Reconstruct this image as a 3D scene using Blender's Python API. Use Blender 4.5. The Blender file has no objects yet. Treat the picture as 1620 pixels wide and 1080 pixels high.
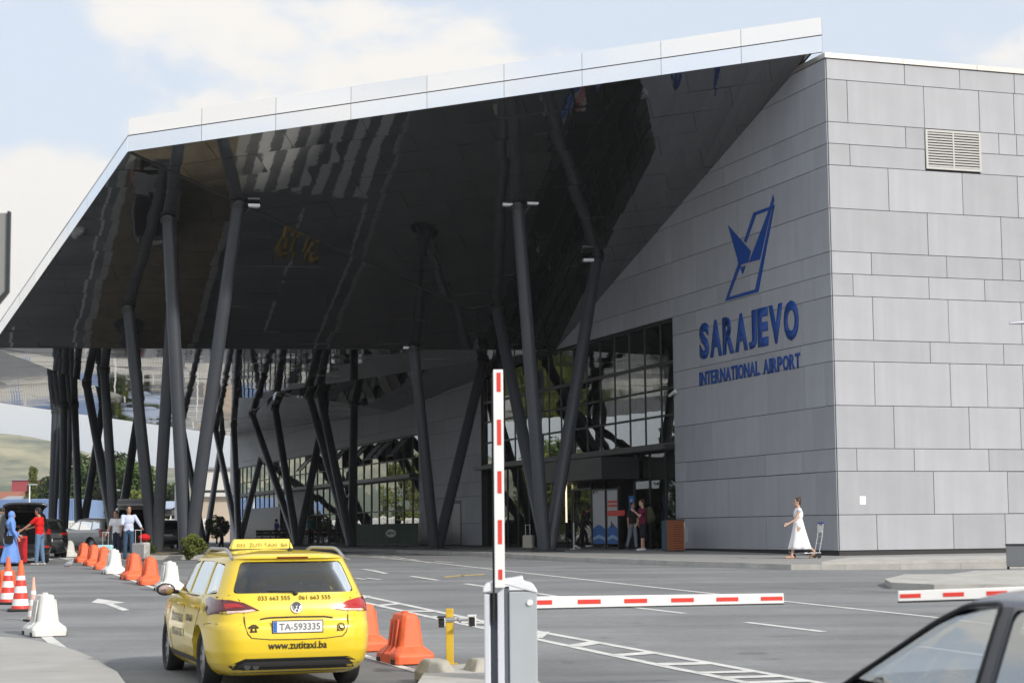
import bpy, bmesh, math, random
import numpy as np
from mathutils import Vector, Matrix, noise as mnoise
random.seed(7)
rnd = random.Random(11)
SC = bpy.context.scene
COL = SC.collection
rad = math.radians

# ------------------------------------------------------------------ camera
FPX = 2900.0
PITCH = math.atan(299.0 / FPX)
ROLL = 0.0095
CAMZ = 0.87
cam_f = Vector((0, math.cos(PITCH), math.sin(PITCH)))
_r0 = Vector((1, 0, 0)); _u0 = Vector((0, -math.sin(PITCH), math.cos(PITCH)))
cam_r = _r0 * math.cos(ROLL) - _u0 * math.sin(ROLL)
cam_u = _u0 * math.cos(ROLL) + _r0 * math.sin(ROLL)
CAM = Vector((0, 0, CAMZ))
cd = bpy.data.cameras.new('camera')
cam = bpy.data.objects.new('camera', cd); COL.objects.link(cam)
cam.matrix_world = Matrix(((cam_r.x, cam_u.x, -cam_f.x, 0), (cam_r.y, cam_u.y, -cam_f.y, 0), (cam_r.z, cam_u.z, -cam_f.z, CAMZ), (0, 0, 0, 1)))
cd.sensor_width = 36.0
cd.lens = FPX / 1620.0 * 36.0
cd.clip_start = 0.1; cd.clip_end = 20000
cd.dof.use_dof = True; cd.dof.focus_distance = 50.0; cd.dof.aperture_fstop = 4.5
SC.camera = cam

# ------------------------------------------------------------------ light
SUN_DIR = Vector((0.62, -0.60, 0.52)).normalized()      # towards the sun
world = bpy.data.worlds.new('World'); SC.world = world
world.use_nodes = True
wn = world.node_tree.nodes; wl = world.node_tree.links
wn.clear()
wout = wn.new('ShaderNodeOutputWorld')
sky = wn.new('ShaderNodeTexSky'); sky.sky_type = 'NISHITA'; sky.sun_disc = False
sky.sun_elevation = math.asin(SUN_DIR.z); sky.sun_rotation = math.atan2(SUN_DIR.x, SUN_DIR.y)
sky.air_density = 1.0; sky.dust_density = 3.2; sky.ozone_density = 1.2
bg1 = wn.new('ShaderNodeBackground'); bg1.inputs[1].default_value = 0.13
wl.new(sky.outputs[0], bg1.inputs[0])
bg2 = wn.new('ShaderNodeBackground'); bg2.inputs[0].default_value = (1.0, 0.968, 0.925, 1); bg2.inputs[1].default_value = 0.68
bg3 = wn.new('ShaderNodeBackground'); bg3.inputs[0].default_value = (0.77, 0.845, 0.95, 1); bg3.inputs[1].default_value = 0.70
tc = wn.new('ShaderNodeTexCoord')
mp = wn.new('ShaderNodeMapping'); mp.inputs['Scale'].default_value = (1.0, 1.0, 2.1)
mp.inputs['Location'].default_value = (0.35, 0.0, 0.20)
wl.new(tc.outputs['Generated'], mp.inputs[0])
nz = wn.new('ShaderNodeTexNoise'); nz.inputs['Scale'].default_value = 4.6; nz.inputs['Detail'].default_value = 9.0
nz.inputs['Roughness'].default_value = 0.57; nz.inputs['Distortion'].default_value = 0.25
wl.new(mp.outputs[0], nz.inputs['Vector'])
ramp = wn.new('ShaderNodeMapRange'); ramp.interpolation_type = 'SMOOTHSTEP'
ramp.inputs['From Min'].default_value = 0.475; ramp.inputs['From Max'].default_value = 0.575
wl.new(nz.outputs[0], ramp.inputs['Value'])
# thin veil: whitens the blue everywhere (hazy summer sky)
veil = wn.new('ShaderNodeMixShader'); veil.inputs[0].default_value = 0.80
wl.new(bg1.outputs[0], veil.inputs[1]); wl.new(bg3.outputs[0], veil.inputs[2])
cl = wn.new('ShaderNodeMixShader')
sxyz = wn.new('ShaderNodeSeparateXYZ'); wl.new(tc.outputs['Generated'], sxyz.inputs[0])
low = wn.new('ShaderNodeMapRange'); low.interpolation_type = 'SMOOTHSTEP'; low.inputs['From Min'].default_value = 0.03; low.inputs['From Max'].default_value = 0.10
wl.new(sxyz.outputs[2], low.inputs['Value'])
cmul = wn.new('ShaderNodeMath'); cmul.operation = 'MULTIPLY'; wl.new(ramp.outputs[0], cmul.inputs[0]); wl.new(low.outputs[0], cmul.inputs[1])
wl.new(cmul.outputs[0], cl.inputs[0]); wl.new(veil.outputs[0], cl.inputs[1]); wl.new(bg2.outputs[0], cl.inputs[2])
wl.new(cl.outputs[0], wout.inputs[0])

sd = bpy.data.lights.new('sun', 'SUN'); sd.energy = 2.55; sd.angle = rad(3.0); sd.color = (1.0, 0.945, 0.86)
sun = bpy.data.objects.new('sun', sd); COL.objects.link(sun)
sun.rotation_euler = (-SUN_DIR).to_track_quat('-Z', 'Y').to_euler()
SC.view_settings.view_transform = 'Standard'; SC.view_settings.look = 'None'
SC.view_settings.gamma = 1.0; SC.view_settings.use_curve_mapping = False
SC.view_settings.exposure = 0.58
HAZE_D = 0.00017
SC.render.engine = 'CYCLES'
SC.cycles.max_bounces = 8; SC.cycles.transparent_max_bounces = 12
SC.cycles.glossy_bounces = 5; SC.cycles.transmission_bounces = 6; SC.cycles.volume_bounces = 0
SC.cycles.caustics_reflective = False; SC.cycles.caustics_refractive = False
SC.cycles.sample_clamp_indirect = 6.0

# ------------------------------------------------------------------ places
def pray(x, y):
    return cam_f * FPX + cam_r * (x - 810) - cam_u * (y - 540)
GK = [(22, -0.80), (48, -0.13), (64, 0.02)]
def gz(Y):
    if Y <= GK[0][0]: return GK[0][1]
    for (a, za), (b, zb) in zip(GK, GK[1:]):
        if Y <= b: return za + (zb - za) * (Y - a) / (b - a)
    return GK[-1][1]
def G(x, y, dz=0.0):
    """where the sight line through a point of the photograph meets the ground"""
    d = pray(x, y); d = d / d.y
    lo, hi = 3.0, 2500.0
    for _ in range(60):
        m = (lo + hi) / 2
        if CAMZ + d.z * m > gz(m) + dz: lo = m
        else: hi = m
    return CAM + d * lo
def at(x, y, Y):
    d = pray(x, y); return CAM + d * (Y / d.y)
def hit(x, y, P, n):
    d = pray(x, y); return CAM + d * ((P - CAM).dot(n) / d.dot(n))
UU = Vector((-0.3242, 0.946, 0)).normalized()          # along the lanes and the front wall
VV = Vector((UU.y, -UU.x, 0))
C0 = at(1328, 883, 53.7); C0.z = 0
HEAD = math.atan2(UU.y, UU.x)
def B(t, w, z=0.0):
    """t metres along the front wall from the corner, w metres out from it"""
    return C0 + UU * t - VV * w + Vector((0, 0, z))
def TW(P):
    d = P - C0; return d.dot(UU), -d.dot(VV)
def wall(x, y, w=0.0):
    P = hit(x, y, B(0, w), -VV); return (P - C0).dot(UU), P.z
def rwall(x, y):
    P = hit(x, y, C0, -UU); return (P - C0).dot(VV), P.z

# ------------------------------------------------------------------ materials
MATS = {}
def mat(name, color, rough=0.6, metal=0.0, var=0.0, vscale=3.0, bump=0.0, bscale=20.0, spec=0.5, coat=0.0, emit=None, trans=0.0, ior=1.5, stretch=None, obj_var=0.0, alpha=None, rvar=0.0, subsurf=0.0):
    if name in MATS: return MATS[name]
    m = bpy.data.materials.new(name); m.use_nodes = True
    nt = m.node_tree; n = nt.nodes; l = nt.links
    b = n['Principled BSDF']
    b.inputs['Base Color'].default_value = (*color, 1)
    b.inputs['Roughness'].default_value = rough
    b.inputs['Metallic'].default_value = metal
    b.inputs['IOR'].default_value = ior
    b.inputs['Specular IOR Level'].default_value = spec
    if coat: b.inputs['Coat Weight'].default_value = coat; b.inputs['Coat Roughness'].default_value = 0.04
    if trans: b.inputs['Transmission Weight'].default_value = trans
    if emit: b.inputs['Emission Color'].default_value = (*emit[:3], 1); b.inputs['Emission Strength'].default_value = emit[3]
    t = n.new('ShaderNodeTexCoord')
    src = t.outputs['Object']
    if stretch:
        mpn = n.new('ShaderNodeMapping'); mpn.inputs['Scale'].default_value = stretch
        l.new(src, mpn.inputs[0]); src = mpn.outputs[0]
    if var > 0 or obj_var > 0 or rvar > 0:
        nn = n.new('ShaderNodeTexNoise'); nn.inputs['Scale'].default_value = vscale; nn.inputs['Detail'].default_value = 6; nn.inputs['Roughness'].default_value = 0.62
        l.new(src, nn.inputs['Vector'])
        mr = n.new('ShaderNodeMapRange'); mr.inputs['From Min'].default_value = 0.25; mr.inputs['From Max'].default_value = 0.75
        mr.inputs['To Min'].default_value = 1 - var; mr.inputs['To Max'].default_value = 1 + var
        l.new(nn.outputs[0], mr.inputs['Value'])
        val = mr.outputs[0]
        if obj_var > 0:
            oi = n.new('ShaderNodeObjectInfo')
            mr2 = n.new('ShaderNodeMapRange'); mr2.inputs['To Min'].default_value = 1 - obj_var; mr2.inputs['To Max'].default_value = 1 + obj_var
            l.new(oi.outputs['Random'], mr2.inputs['Value'])
            mu = n.new('ShaderNodeMath'); mu.operation = 'MULTIPLY'
            l.new(val, mu.inputs[0]); l.new(mr2.outputs[0], mu.inputs[1]); val = mu.outputs[0]
        vm = n.new('ShaderNodeVectorMath'); vm.operation = 'SCALE'; vm.inputs[0].default_value = color
        l.new(val, vm.inputs['Scale']); l.new(vm.outputs[0], b.inputs['Base Color'])
        if rvar > 0:
            mr3 = n.new('ShaderNodeMapRange'); mr3.inputs['To Min'].default_value = max(0.02, rough - rvar); mr3.inputs['To Max'].default_value = rough + rvar
            l.new(nn.outputs[0], mr3.inputs['Value']); l.new(mr3.outputs[0], b.inputs['Roughness'])
    if bump > 0:
        bn = n.new('ShaderNodeTexNoise'); bn.inputs['Scale'].default_value = bscale; bn.inputs['Detail'].default_value = 4
        l.new(src, bn.inputs['Vector'])
        bp = n.new('ShaderNodeBump'); bp.inputs['Strength'].default_value = 1.0; bp.inputs['Distance'].default_value = bump
        l.new(bn.outputs[0], bp.inputs['Height']); l.new(bp.outputs[0], b.inputs['Normal'])
    if alpha is not None: b.inputs['Alpha'].default_value = alpha
    MATS[name] = m
    return m

def glass_mat(name, tint=(0.35, 0.4, 0.4), refl=1.0, wav=0.0, ior=1.55, wscale=1.2):
    """thin architectural glass: mirror by Fresnel, else see through a tint"""
    if name in MATS: return MATS[name]
    m = bpy.data.materials.new(name); m.use_nodes = True
    n = m.node_tree.nodes; l = m.node_tree.links; n.clear()
    o = n.new('ShaderNodeOutputMaterial'); mx = n.new('ShaderNodeMixShader')
    tr = n.new('ShaderNodeBsdfTransparent'); tr.inputs[0].default_value = (*tint, 1)
    gl = n.new('ShaderNodeBsdfGlossy'); gl.inputs['Roughness'].default_value = 0.01; gl.inputs[0].default_value = (0.93, 0.96, 0.95, 1)
    fr = n.new('ShaderNodeFresnel'); fr.inputs['IOR'].default_value = ior
    mm = n.new('ShaderNodeMath'); mm.operation = 'MULTIPLY'; mm.inputs[1].default_value = refl; mm.use_clamp = True
    l.new(fr.outputs[0], mm.inputs[0]); l.new(mm.outputs[0], mx.inputs[0]); l.new(tr.outputs[0], mx.inputs[1]); l.new(gl.outputs[0], mx.inputs[2])
    if wav > 0:
        t = n.new('ShaderNodeTexCoord'); bn = n.new('ShaderNodeTexNoise'); bn.inputs['Scale'].default_value = wscale; bn.inputs['Detail'].default_value = 1
        l.new(t.outputs['Object'], bn.inputs['Vector'])
        bp = n.new('ShaderNodeBump'); bp.inputs['Strength'].default_value = 1.0; bp.inputs['Distance'].default_value = wav
        l.new(bn.outputs[0], bp.inputs['Height']); l.new(bp.outputs[0], gl.inputs['Normal'])
    l.new(mx.outputs[0], o.inputs[0])
    MATS[name] = m
    return m

# cladding: fibre-cement grey with vertical weather streaks
def cladding_mat():
    m = mat('fibre_cement', (0.365, 0.375, 0.405), rough=0.55, spec=0.4)
    n = m.node_tree.nodes; l = m.node_tree.links; b = n['Principled BSDF']
    t = n.new('ShaderNodeTexCoord')
    m1 = n.new('ShaderNodeMapping'); m1.inputs['Scale'].default_value = (1.6, 1.6, 0.10); l.new(t.outputs['Object'], m1.inputs[0])
    a = n.new('ShaderNodeTexNoise'); a.inputs['Scale'].default_value = 1.5; a.inputs['Detail'].default_value = 7; l.new(m1.outputs[0], a.inputs['Vector'])
    c = n.new('ShaderNodeTexNoise'); c.inputs['Scale'].default_value = 0.9; c.inputs['Detail'].default_value = 8; c.inputs['Roughness'].default_value = 0.65; l.new(t.outputs['Object'], c.inputs['Vector'])
    oi = n.new('ShaderNodeObjectInfo')
    def mrg(s, lo, hi, f0=0.3, f1=0.7):
        r = n.new('ShaderNodeMapRange'); r.inputs['From Min'].default_value = f0; r.inputs['From Max'].default_value = f1
        r.inputs['To Min'].default_value = lo; r.inputs['To Max'].default_value = hi; l.new(s, r.inputs['Value']); return r.outputs[0]
    def mul(x, y):
        k = n.new('ShaderNodeMath'); k.operation = 'MULTIPLY'; l.new(x, k.inputs[0]); l.new(y, k.inputs[1]); return k.outputs[0]
    v = mul(mul(mrg(a.outputs[0], 0.93, 1.05), mrg(c.outputs[0], 0.955, 1.045)), mrg(oi.outputs['Random'], 0.92, 1.07, 0, 1))
    vm = n.new('ShaderNodeVectorMath'); vm.operation = 'SCALE'; vm.inputs[0].default_value = (0.365, 0.375, 0.405)
    l.new(v, vm.inputs['Scale']); l.new(vm.outputs[0], b.inputs['Base Color'])
    return m
M_clad = cladding_mat()
M_backing = mat('dark_backing', (0.035, 0.035, 0.037), 0.8)

def asphalt_mat(name, base, var=0.20):
    m = mat(name, base, rough=0.85, spec=0.35)
    n = m.node_tree.nodes; l = m.node_tree.links; b = n['Principled BSDF']
    t = n.new('ShaderNodeTexCoord')
    rot = n.new('ShaderNodeMapping'); rot.inputs['Rotation'].default_value = (0, 0, -HEAD); rot.inputs['Scale'].default_value = (0.05, 0.9, 1)
    l.new(t.outputs['Object'], rot.inputs[0])
    a = n.new('ShaderNodeTexNoise'); a.inputs['Scale'].default_value = 1.0; a.inputs['Detail'].default_value = 5; l.new(rot.outputs[0], a.inputs['Vector'])
    c = n.new('ShaderNodeTexNoise'); c.inputs['Scale'].default_value = 0.25; c.inputs['Detail'].default_value = 9; c.inputs['Roughness'].default_value = 0.7; l.new(t.outputs['Object'], c.inputs['Vector'])
    f = n.new('ShaderNodeTexNoise'); f.inputs['Scale'].default_value = 45; f.inputs['Detail'].default_value = 3; l.new(t.outputs['Object'], f.inputs['Vector'])
    k2 = n.new('ShaderNodeTexNoise'); k2.inputs['Scale'].default_value = 7; k2.inputs['Detail'].default_value = 4; l.new(t.outputs['Object'], k2.inputs['Vector'])
    def mrg(s, lo, hi, f0=0.3, f1=0.7):
        r = n.new('ShaderNodeMapRange'); r.inputs['From Min'].default_value = f0; r.inputs['From Max'].default_value = f1
        r.inputs['To Min'].default_value = lo; r.inputs['To Max'].default_value = hi; l.new(s, r.inputs['Value']); return r.outputs[0]
    def mul(x, y):
        k = n.new('ShaderNodeMath'); k.operation = 'MULTIPLY'; l.new(x, k.inputs[0]); l.new(y, k.inputs[1]); return k.outputs[0]
    v = mul(mul(mrg(a.outputs[0], 1 - var, 1 + var), mrg(c.outputs[0], 1 - var, 1 + var)), mul(mrg(f.outputs[0], 0.85, 1.15), mrg(k2.outputs[0], 0.94, 1.06)))
    st = n.new('ShaderNodeTexNoise'); st.inputs['Scale'].default_value = 1.1; st.inputs['Detail'].default_value = 3; st.inputs['Roughness'].default_value = 0.45; l.new(t.outputs['Object'], st.inputs['Vector'])
    v = mul(v, mrg(st.outputs[0], 1.0, 0.72, 0.66, 0.74))
    cr = n.new('ShaderNodeTexVoronoi'); cr.feature = 'DISTANCE_TO_EDGE'; cr.inputs['Scale'].default_value = 0.16
    wob = n.new('ShaderNodeVectorMath'); wob.operation = 'ADD'; k3 = n.new('ShaderNodeVectorMath'); k3.operation = 'SCALE'; k3.inputs['Scale'].default_value = 1.6; l.new(k2.outputs['Color'], k3.inputs[0]); l.new(t.outputs['Object'], wob.inputs[0]); l.new(k3.outputs[0], wob.inputs[1]); l.new(wob.outputs[0], cr.inputs['Vector'])
    v = mul(v, mrg(cr.outputs['Distance'], 0.80, 1.0, 0.0, 0.004))
    vm = n.new('ShaderNodeVectorMath'); vm.operation = 'SCALE'; vm.inputs[0].default_value = base
    l.new(v, vm.inputs['Scale']); l.new(vm.outputs[0], b.inputs['Base Color'])
    bp = n.new('ShaderNodeBump'); bp.inputs['Strength'].default_value = 0.5; bp.inputs['Distance'].default_value = 0.004
    l.new(f.outputs[0], bp.inputs['Height']); l.new(bp.outputs[0], b.inputs['Normal'])
    return m
M_asphalt = asphalt_mat('asphalt', (0.200, 0.206, 0.212))
M_concrete = mat('concrete', (0.36, 0.355, 0.34), 0.85, var=0.14, vscale=1.3, bump=0.003, bscale=60)
M_kerb = mat('kerb_concrete', (0.42, 0.41, 0.385), 0.85, var=0.2, vscale=2.0, bump=0.004, bscale=40)
M_pave = mat('paving_concrete', (0.27, 0.27, 0.265), 0.8, var=0.14, vscale=0.8, bump=0.002, bscale=60)
M_white = mat('white_road_paint', (0.62, 0.62, 0.60), 0.7, var=0.25, vscale=4.0)
M_yellowpaint = mat('worn_yellow_paint', (0.42, 0.33, 0.16), 0.8, var=0.4, vscale=3.0)
M_column = mat('slate_paint', (0.052, 0.058, 0.070), 0.38, var=0.10, vscale=1.5)
M_mirror = mat('polished_fascia', (0.93, 0.94, 0.95), 0.09, metal=1.0, bump=0.0015, bscale=0.6, obj_var=0.03, var=0.01)
M_dkmetal = mat('dark_metal', (0.03, 0.032, 0.035), 0.4)
M_steel = mat('brushed_steel', (0.55, 0.55, 0.56), 0.3, metal=1.0)
M_alu = mat('aluminium', (0.66, 0.67, 0.70), 0.4, metal=0.9, var=0.05)
M_black = mat('black_rubber', (0.018, 0.018, 0.019), 0.75, var=0.2, vscale=9)
M_blackp = mat('black_plastic', (0.015, 0.015, 0.016), 0.35)
M_whiteplastic = mat('white_plastic', (0.70, 0.70, 0.67), 0.5, var=0.22, vscale=6, rvar=0.1)
M_orange = mat('orange_plastic', (0.78, 0.135, 0.045), 0.55, var=0.26, vscale=6, rvar=0.1)
M_redw = mat('red_reflective', (0.70, 0.05, 0.035), 0.4, var=0.08)
M_whitep = mat('white_paint', (0.80, 0.80, 0.79), 0.4, var=0.05, vscale=2)
M_blue = mat('sign_blue', (0.006, 0.062, 0.30), 0.45, var=0.06, vscale=4)
M_soffit = mat('gloss_soffit', (0.026, 0.027, 0.027), 0.025, spec=0.5, ior=3.5, bump=0.0026, bscale=1.3, var=0.15, vscale=0.8, rvar=0.012)

# ------------------------------------------------------------------ mesh helpers
class MB:
    def __init__(s): s.v = []; s.f = []; s.m = []; s.mats = []
    def mi(s, m):
        if m is None: return 0
        if m not in s.mats: s.mats.append(m)
        return s.mats.index(m)
    def add(s, vs, fs, m=None):
        o = len(s.v); s.v += [Vector(p) for p in vs]; k = s.mi(m)
        for f in fs: s.f.append([i + o for i in f]); s.m.append(k)
    def box(s, c, size, rz=0.0, m=None, R=None):
        hx, hy, hz = size[0] / 2, size[1] / 2, size[2] / 2
        R = R or Matrix.Rotation(rz, 3, 'Z'); c = Vector(c)
        vs = [c + R @ Vector((x * hx, y * hy, z * hz)) for x in (-1, 1) for y in (-1, 1) for z in (-1, 1)]
        s.add(vs, [(0, 1, 3, 2), (4, 6, 7, 5), (0, 4, 5, 1), (2, 3, 7, 6), (0, 2, 6, 4), (1, 5, 7, 3)], m)
    def obox(s, o, a, b, c, m=None):
        """parallelepiped from corner o and three edge vectors"""
        o = Vector(o)
        vs = [o, o + a, o + a + b, o + b, o + c, o + a + c, o + a + b + c, o + b + c]
        fs = [(0, 3, 2, 1), (4, 5, 6, 7), (0, 1, 5, 4), (1, 2, 6, 5), (2, 3, 7, 6), (3, 0, 4, 7)]
        if a.cross(b).dot(c) < 0: fs = [tuple(reversed(f)) for f in fs]
        s.add(vs, fs, m)
    def tube(s, p0, p1, r0, r1=None, n=12, caps=True, m=None):
        p0 = Vector(p0); p1 = Vector(p1); r1 = r0 if r1 is None else r1
        d = (p1 - p0).normalized(); a = d.orthogonal().normalized(); b = d.cross(a)
        vs = []
        for P, r in ((p0, r0), (p1, r1)):
            for i in range(n):
                t = 2 * math.pi * i / n; vs.append(P + (a * math.cos(t) + b * math.sin(t)) * r)
        fs = [(i, (i + 1) % n, n + (i + 1) % n, n + i) for i in range(n)]
        if caps: fs += [tuple(reversed(range(n))), tuple(range(n, 2 * n))]
        s.add(vs, fs, m)
    def path(s, pts, r, n=8, m=None):
        for a, b in zip(pts, pts[1:]): s.tube(a, b, r, r, n, True, m)
    def lathe(s, prof, c=(0, 0, 0), n=20, m=None, sx=1, sy=1):
        c = Vector(c); vs = []
        for r, z in prof:
            for i in range(n):
                t = 2 * math.pi * i / n; vs.append(c + Vector((r * math.cos(t) * sx, r * math.sin(t) * sy, z)))
        fs = []
        for k in range(len(prof) - 1):
            for i in range(n):
                fs.append((k * n + i, k * n + (i + 1) % n, (k + 1) * n + (i + 1) % n, (k + 1) * n + i))
        fs += [tuple(reversed(range(n))), tuple(range((len(prof) - 1) * n, len(prof) * n))]
        s.add(vs, fs, m)
    def prism(s, poly, vec, m=None):
        n = len(poly); vec = Vector(vec); P = [Vector(p) for p in poly]
        nrm = Vector((0, 0, 0))
        for i in range(n): nrm += P[i].cross(P[(i + 1) % n])
        if nrm.dot(vec) > 0: P.reverse()
        vs = P + [p + vec for p in P]
        fs = [tuple(range(n)), tuple(reversed(range(n, 2 * n)))] + [((i + 1) % n, i, n + i, n + (i + 1) % n) for i in range(n)]
        s.add(vs, fs, m)
    def ellipsoid(s, c, r, n=10, m=None, R=None):
        c = Vector(c); vs = []; k = max(4, n // 2 + 1); R = R or Matrix.Identity(3)
        for j in range(1, k):
            ph = math.pi * j / k - math.pi / 2
            for i in range(n):
                t = 2 * math.pi * i / n
                vs.append(c + R @ Vector((r[0] * math.cos(ph) * math.cos(t), r[1] * math.cos(ph) * math.sin(t), r[2] * math.sin(ph))))
        vs += [c - R @ Vector((0, 0, r[2])), c + R @ Vector((0, 0, r[2]))]
        fs = []
        for j in range(k - 2):
            for i in range(n): fs.append((j * n + i, j * n + (i + 1) % n, (j + 1) * n + (i + 1) % n, (j + 1) * n + i))
        b = (k - 1) * n
        for i in range(n):
            fs.append((b, (i + 1) % n, i)); fs.append((b + 1, (k - 2) * n + i, (k - 2) * n + (i + 1) % n))
        s.add(vs, fs, m)
    def capsule(s, p0, p1, r0, r1=None, n=10, m=None):
        r1 = r0 if r1 is None else r1
        s.tube(p0, p1, r0, r1, n, True, m); s.ellipsoid(p0, (r0,) * 3, n, m); s.ellipsoid(p1, (r1,) * 3, n, m)
    def build(s, name, m=None, parent=None, smooth=False, bevel=0.0, sharp=35):
        me = bpy.data.meshes.new(name)
        me.from_pydata([tuple(v) for v in s.v], [], s.f)
        if s.mats and m is None:
            for k in s.mats: me.materials.append(k)
            me.polygons.foreach_set('material_index', s.m)
        elif m is not None: me.materials.append(m)
        me.update()
        if smooth:
            me.shade_smooth(); me.set_sharp_from_angle(angle=rad(sharp))
        o = bpy.data.objects.new(name, me); COL.objects.link(o)
        if bevel > 0:
            bv = o.modifiers.new('bevel', 'BEVEL'); bv.width = bevel; bv.segments = 2; bv.limit_method = 'ANGLE'
        if parent is not None: adopt(o, parent)
        return o
def root_of(o):
    while o.parent: o = o.parent
    return o
def wmat(o):
    if o.parent is None: return Matrix.LocRotScale(o.location, o.rotation_euler, o.scale)
    return wmat(o.parent) @ o.matrix_parent_inverse @ Matrix.LocRotScale(o.location, o.rotation_euler, o.scale)
def adopt(o, parent):
    o.parent = parent; o.matrix_parent_inverse = wmat(parent).inverted()
def thing(name, label, cat, loc=(0, 0, 0), rz=0.0, group=None):
    o = bpy.data.objects.new(name, None); COL.objects.link(o); o.empty_display_size = 0.3
    o.location = loc; o.rotation_euler = (0, 0, rz); o['label'] = label; o['category'] = cat
    if group: o['group'] = group
    return o
def tag(o, label, cat, group=None):
    o['label'] = label; o['category'] = cat
    if group: o['group'] = group
    return o
def kids(o): return [c for c in bpy.data.objects if c.parent == o]
def place(root, loc, rz=0.0):
    root.location = loc; root.rotation_euler = (0, 0, rz); return root
def dup(root, loc, rz, label, group=None, scale=None, swap=None):
    def cp(o, par):
        c = o.copy(); COL.objects.link(c)
        if par is not None: c.parent = par
        if swap and c.type == 'MESH':
            c.data = swap_mesh(c.data, swap)
        for ch in kids(o): cp(ch, c)
        return c
    r = cp(root, None); r.location = loc; r.rotation_euler = (0, 0, rz); r['label'] = label
    if scale: r.scale = scale
    if group: r['group'] = group
    return r
_sw = {}
def swap_mesh(me, swap):
    k = (me.name, tuple((a.name, b.name) for a, b in swap.items()))
    if k not in _sw:
        if not any(x in swap for x in me.materials): _sw[k] = me
        else:
            c = me.copy()
            for i, x in enumerate(c.materials):
                if x in swap: c.materials[i] = swap[x]
            _sw[k] = c
    return _sw[k]
def struct(o): o['kind'] = 'structure'; return o
def applied(o, name=None):
    """bake an object's modifiers into its mesh"""
    dg = bpy.context.evaluated_depsgraph_get(); dg.update()
    me = bpy.data.meshes.new_from_object(o.evaluated_get(dg))
    o.modifiers.clear(); o.data = me; return o
def text_obj(name, s, right, up, origin, height, width, m, depth=0.01, offset=0.0, parent=None, flatz=None, italic=0.0):
    """lettering laid on a plane: origin bottom left, letters scaled to width x height"""
    cu = bpy.data.curves.new(name, 'FONT'); cu.body = s; cu.size = 1.0; cu.extrude = 0.0; cu.offset = offset; cu.resolution_u = 3; cu.shear = italic
    o = bpy.data.objects.new(name, cu); COL.objects.link(o)
    dg = bpy.context.evaluated_depsgraph_get(); dg.update()
    me = bpy.data.meshes.new_from_object(o.evaluated_get(dg)); bpy.data.objects.remove(o)
    bm = bmesh.new(); bm.from_mesh(me)
    xs = [v.co.x for v in bm.verts]; ys = [v.co.y for v in bm.verts]
    x0, x1, y0, y1 = min(xs), max(xs), min(ys), max(ys)
    g = bmesh.ops.extrude_face_region(bm, geom=list(bm.faces))
    for e in g['geom']:
        if isinstance(e, bmesh.types.BMVert): e.co.z += 1.0
    right = Vector(right).normalized(); up = Vector(up).normalized(); nrm = right.cross(up)
    for v in bm.verts:
        a = (v.co.x - x0) / (x1 - x0) * width; b = (v.co.y - y0) / (y1 - y0) * height
        v.co = Vector(origin) + right * a + up * b + nrm * (depth * v.co.z)
    bmesh.ops.recalc_face_normals(bm, faces=list(bm.faces))
    bm.to_mesh(me); bm.free(); me.materials.clear(); me.materials.append(m); me.name = name
    o = bpy.data.objects.new(name, me); COL.objects.link(o)
    if parent is not None: adopt(o, parent)
    return o
# ------------------------------------------------------------------ ground
def sheet(name, pts, dz, m, thick=0.0, hole=None, top_m=None):
    """a polygon laid on the sloping ground; thick > 0 gives it sides (a slab)"""
    bm = bmesh.new()
    vs = [bm.verts.new((p[0], p[1], 0)) for p in pts]
    bm.faces.new(vs)
    if thick > 0:
        pass
    for yk in (22, 48, 64):
        bmesh.ops.bisect_plane(bm, geom=bm.verts[:] + bm.edges[:] + bm.faces[:], plane_co=(0, yk, 0), plane_no=(0, 1, 0))
    bm.normal_update()
    for f in bm.faces:
        if f.normal.z < 0: f.normal_flip()
    if thick > 0:
        g = bmesh.ops.extrude_face_region(bm, geom=list(bm.faces))
        top = {e for e in g['geom'] if isinstance(e, bmesh.types.BMVert)}
    for v in bm.verts:
        z = gz(v.co.y) + dz
        if thick > 0 and v not in top: z -= thick
        v.co.z = z
    bmesh.ops.triangulate(bm, faces=[f for f in bm.faces if len(f.verts) > 4])
    bmesh.ops.recalc_face_normals(bm, faces=list(bm.faces))
    if thick == 0:
        for f in bm.faces:
            if f.normal.z < 0: f.normal_flip()
    me = bpy.data.meshes.new(name); bm.to_mesh(me); bm.free(); me.materials.append(m)
    o = bpy.data.objects.new(name, me); COL.objects.link(o); return o
def strip(name, P, Q, width, dz, m):
    P = Vector((P.x, P.y, 0)); Q = Vector((Q.x, Q.y, 0)); d = (Q - P).normalized(); n = Vector((-d.y, d.x, 0)) * width / 2
    return sheet(name, [P - n, Q - n, Q + n, P + n], dz, m)

M_far = mat('dry_ground', (0.34, 0.33, 0.28), 0.95, var=0.15, vscale=0.02)
M_grass = mat('grass', (0.085, 0.115, 0.035), 0.95, var=0.35, vscale=0.6, bump=0.02, bscale=8)
def ring_ground():
    struct(sheet('ground', [(-4400, -500), (4400, -500), (4400, 4500), (-4400, 4500)], -0.03, M_far))
ring_ground()
struct(sheet('road', [(-120, -60), (120, -60), (120, 172), (-120, 172)], 0.0, M_asphalt))
M_pale = mat('pale_paving', (0.42, 0.41, 0.385), 0.9, var=0.12, vscale=0.15)
struct(sheet('parking_area', [(-190, 172), (60, 172), (60, 330), (-190, 330)], -0.004, M_pale))
sheet('grass_verge', [(-46, 128.5), (-28, 128.5), (-28, 131.5), (-46, 131.5)], 0.012, M_grass)['kind'] = 'structure'

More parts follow.
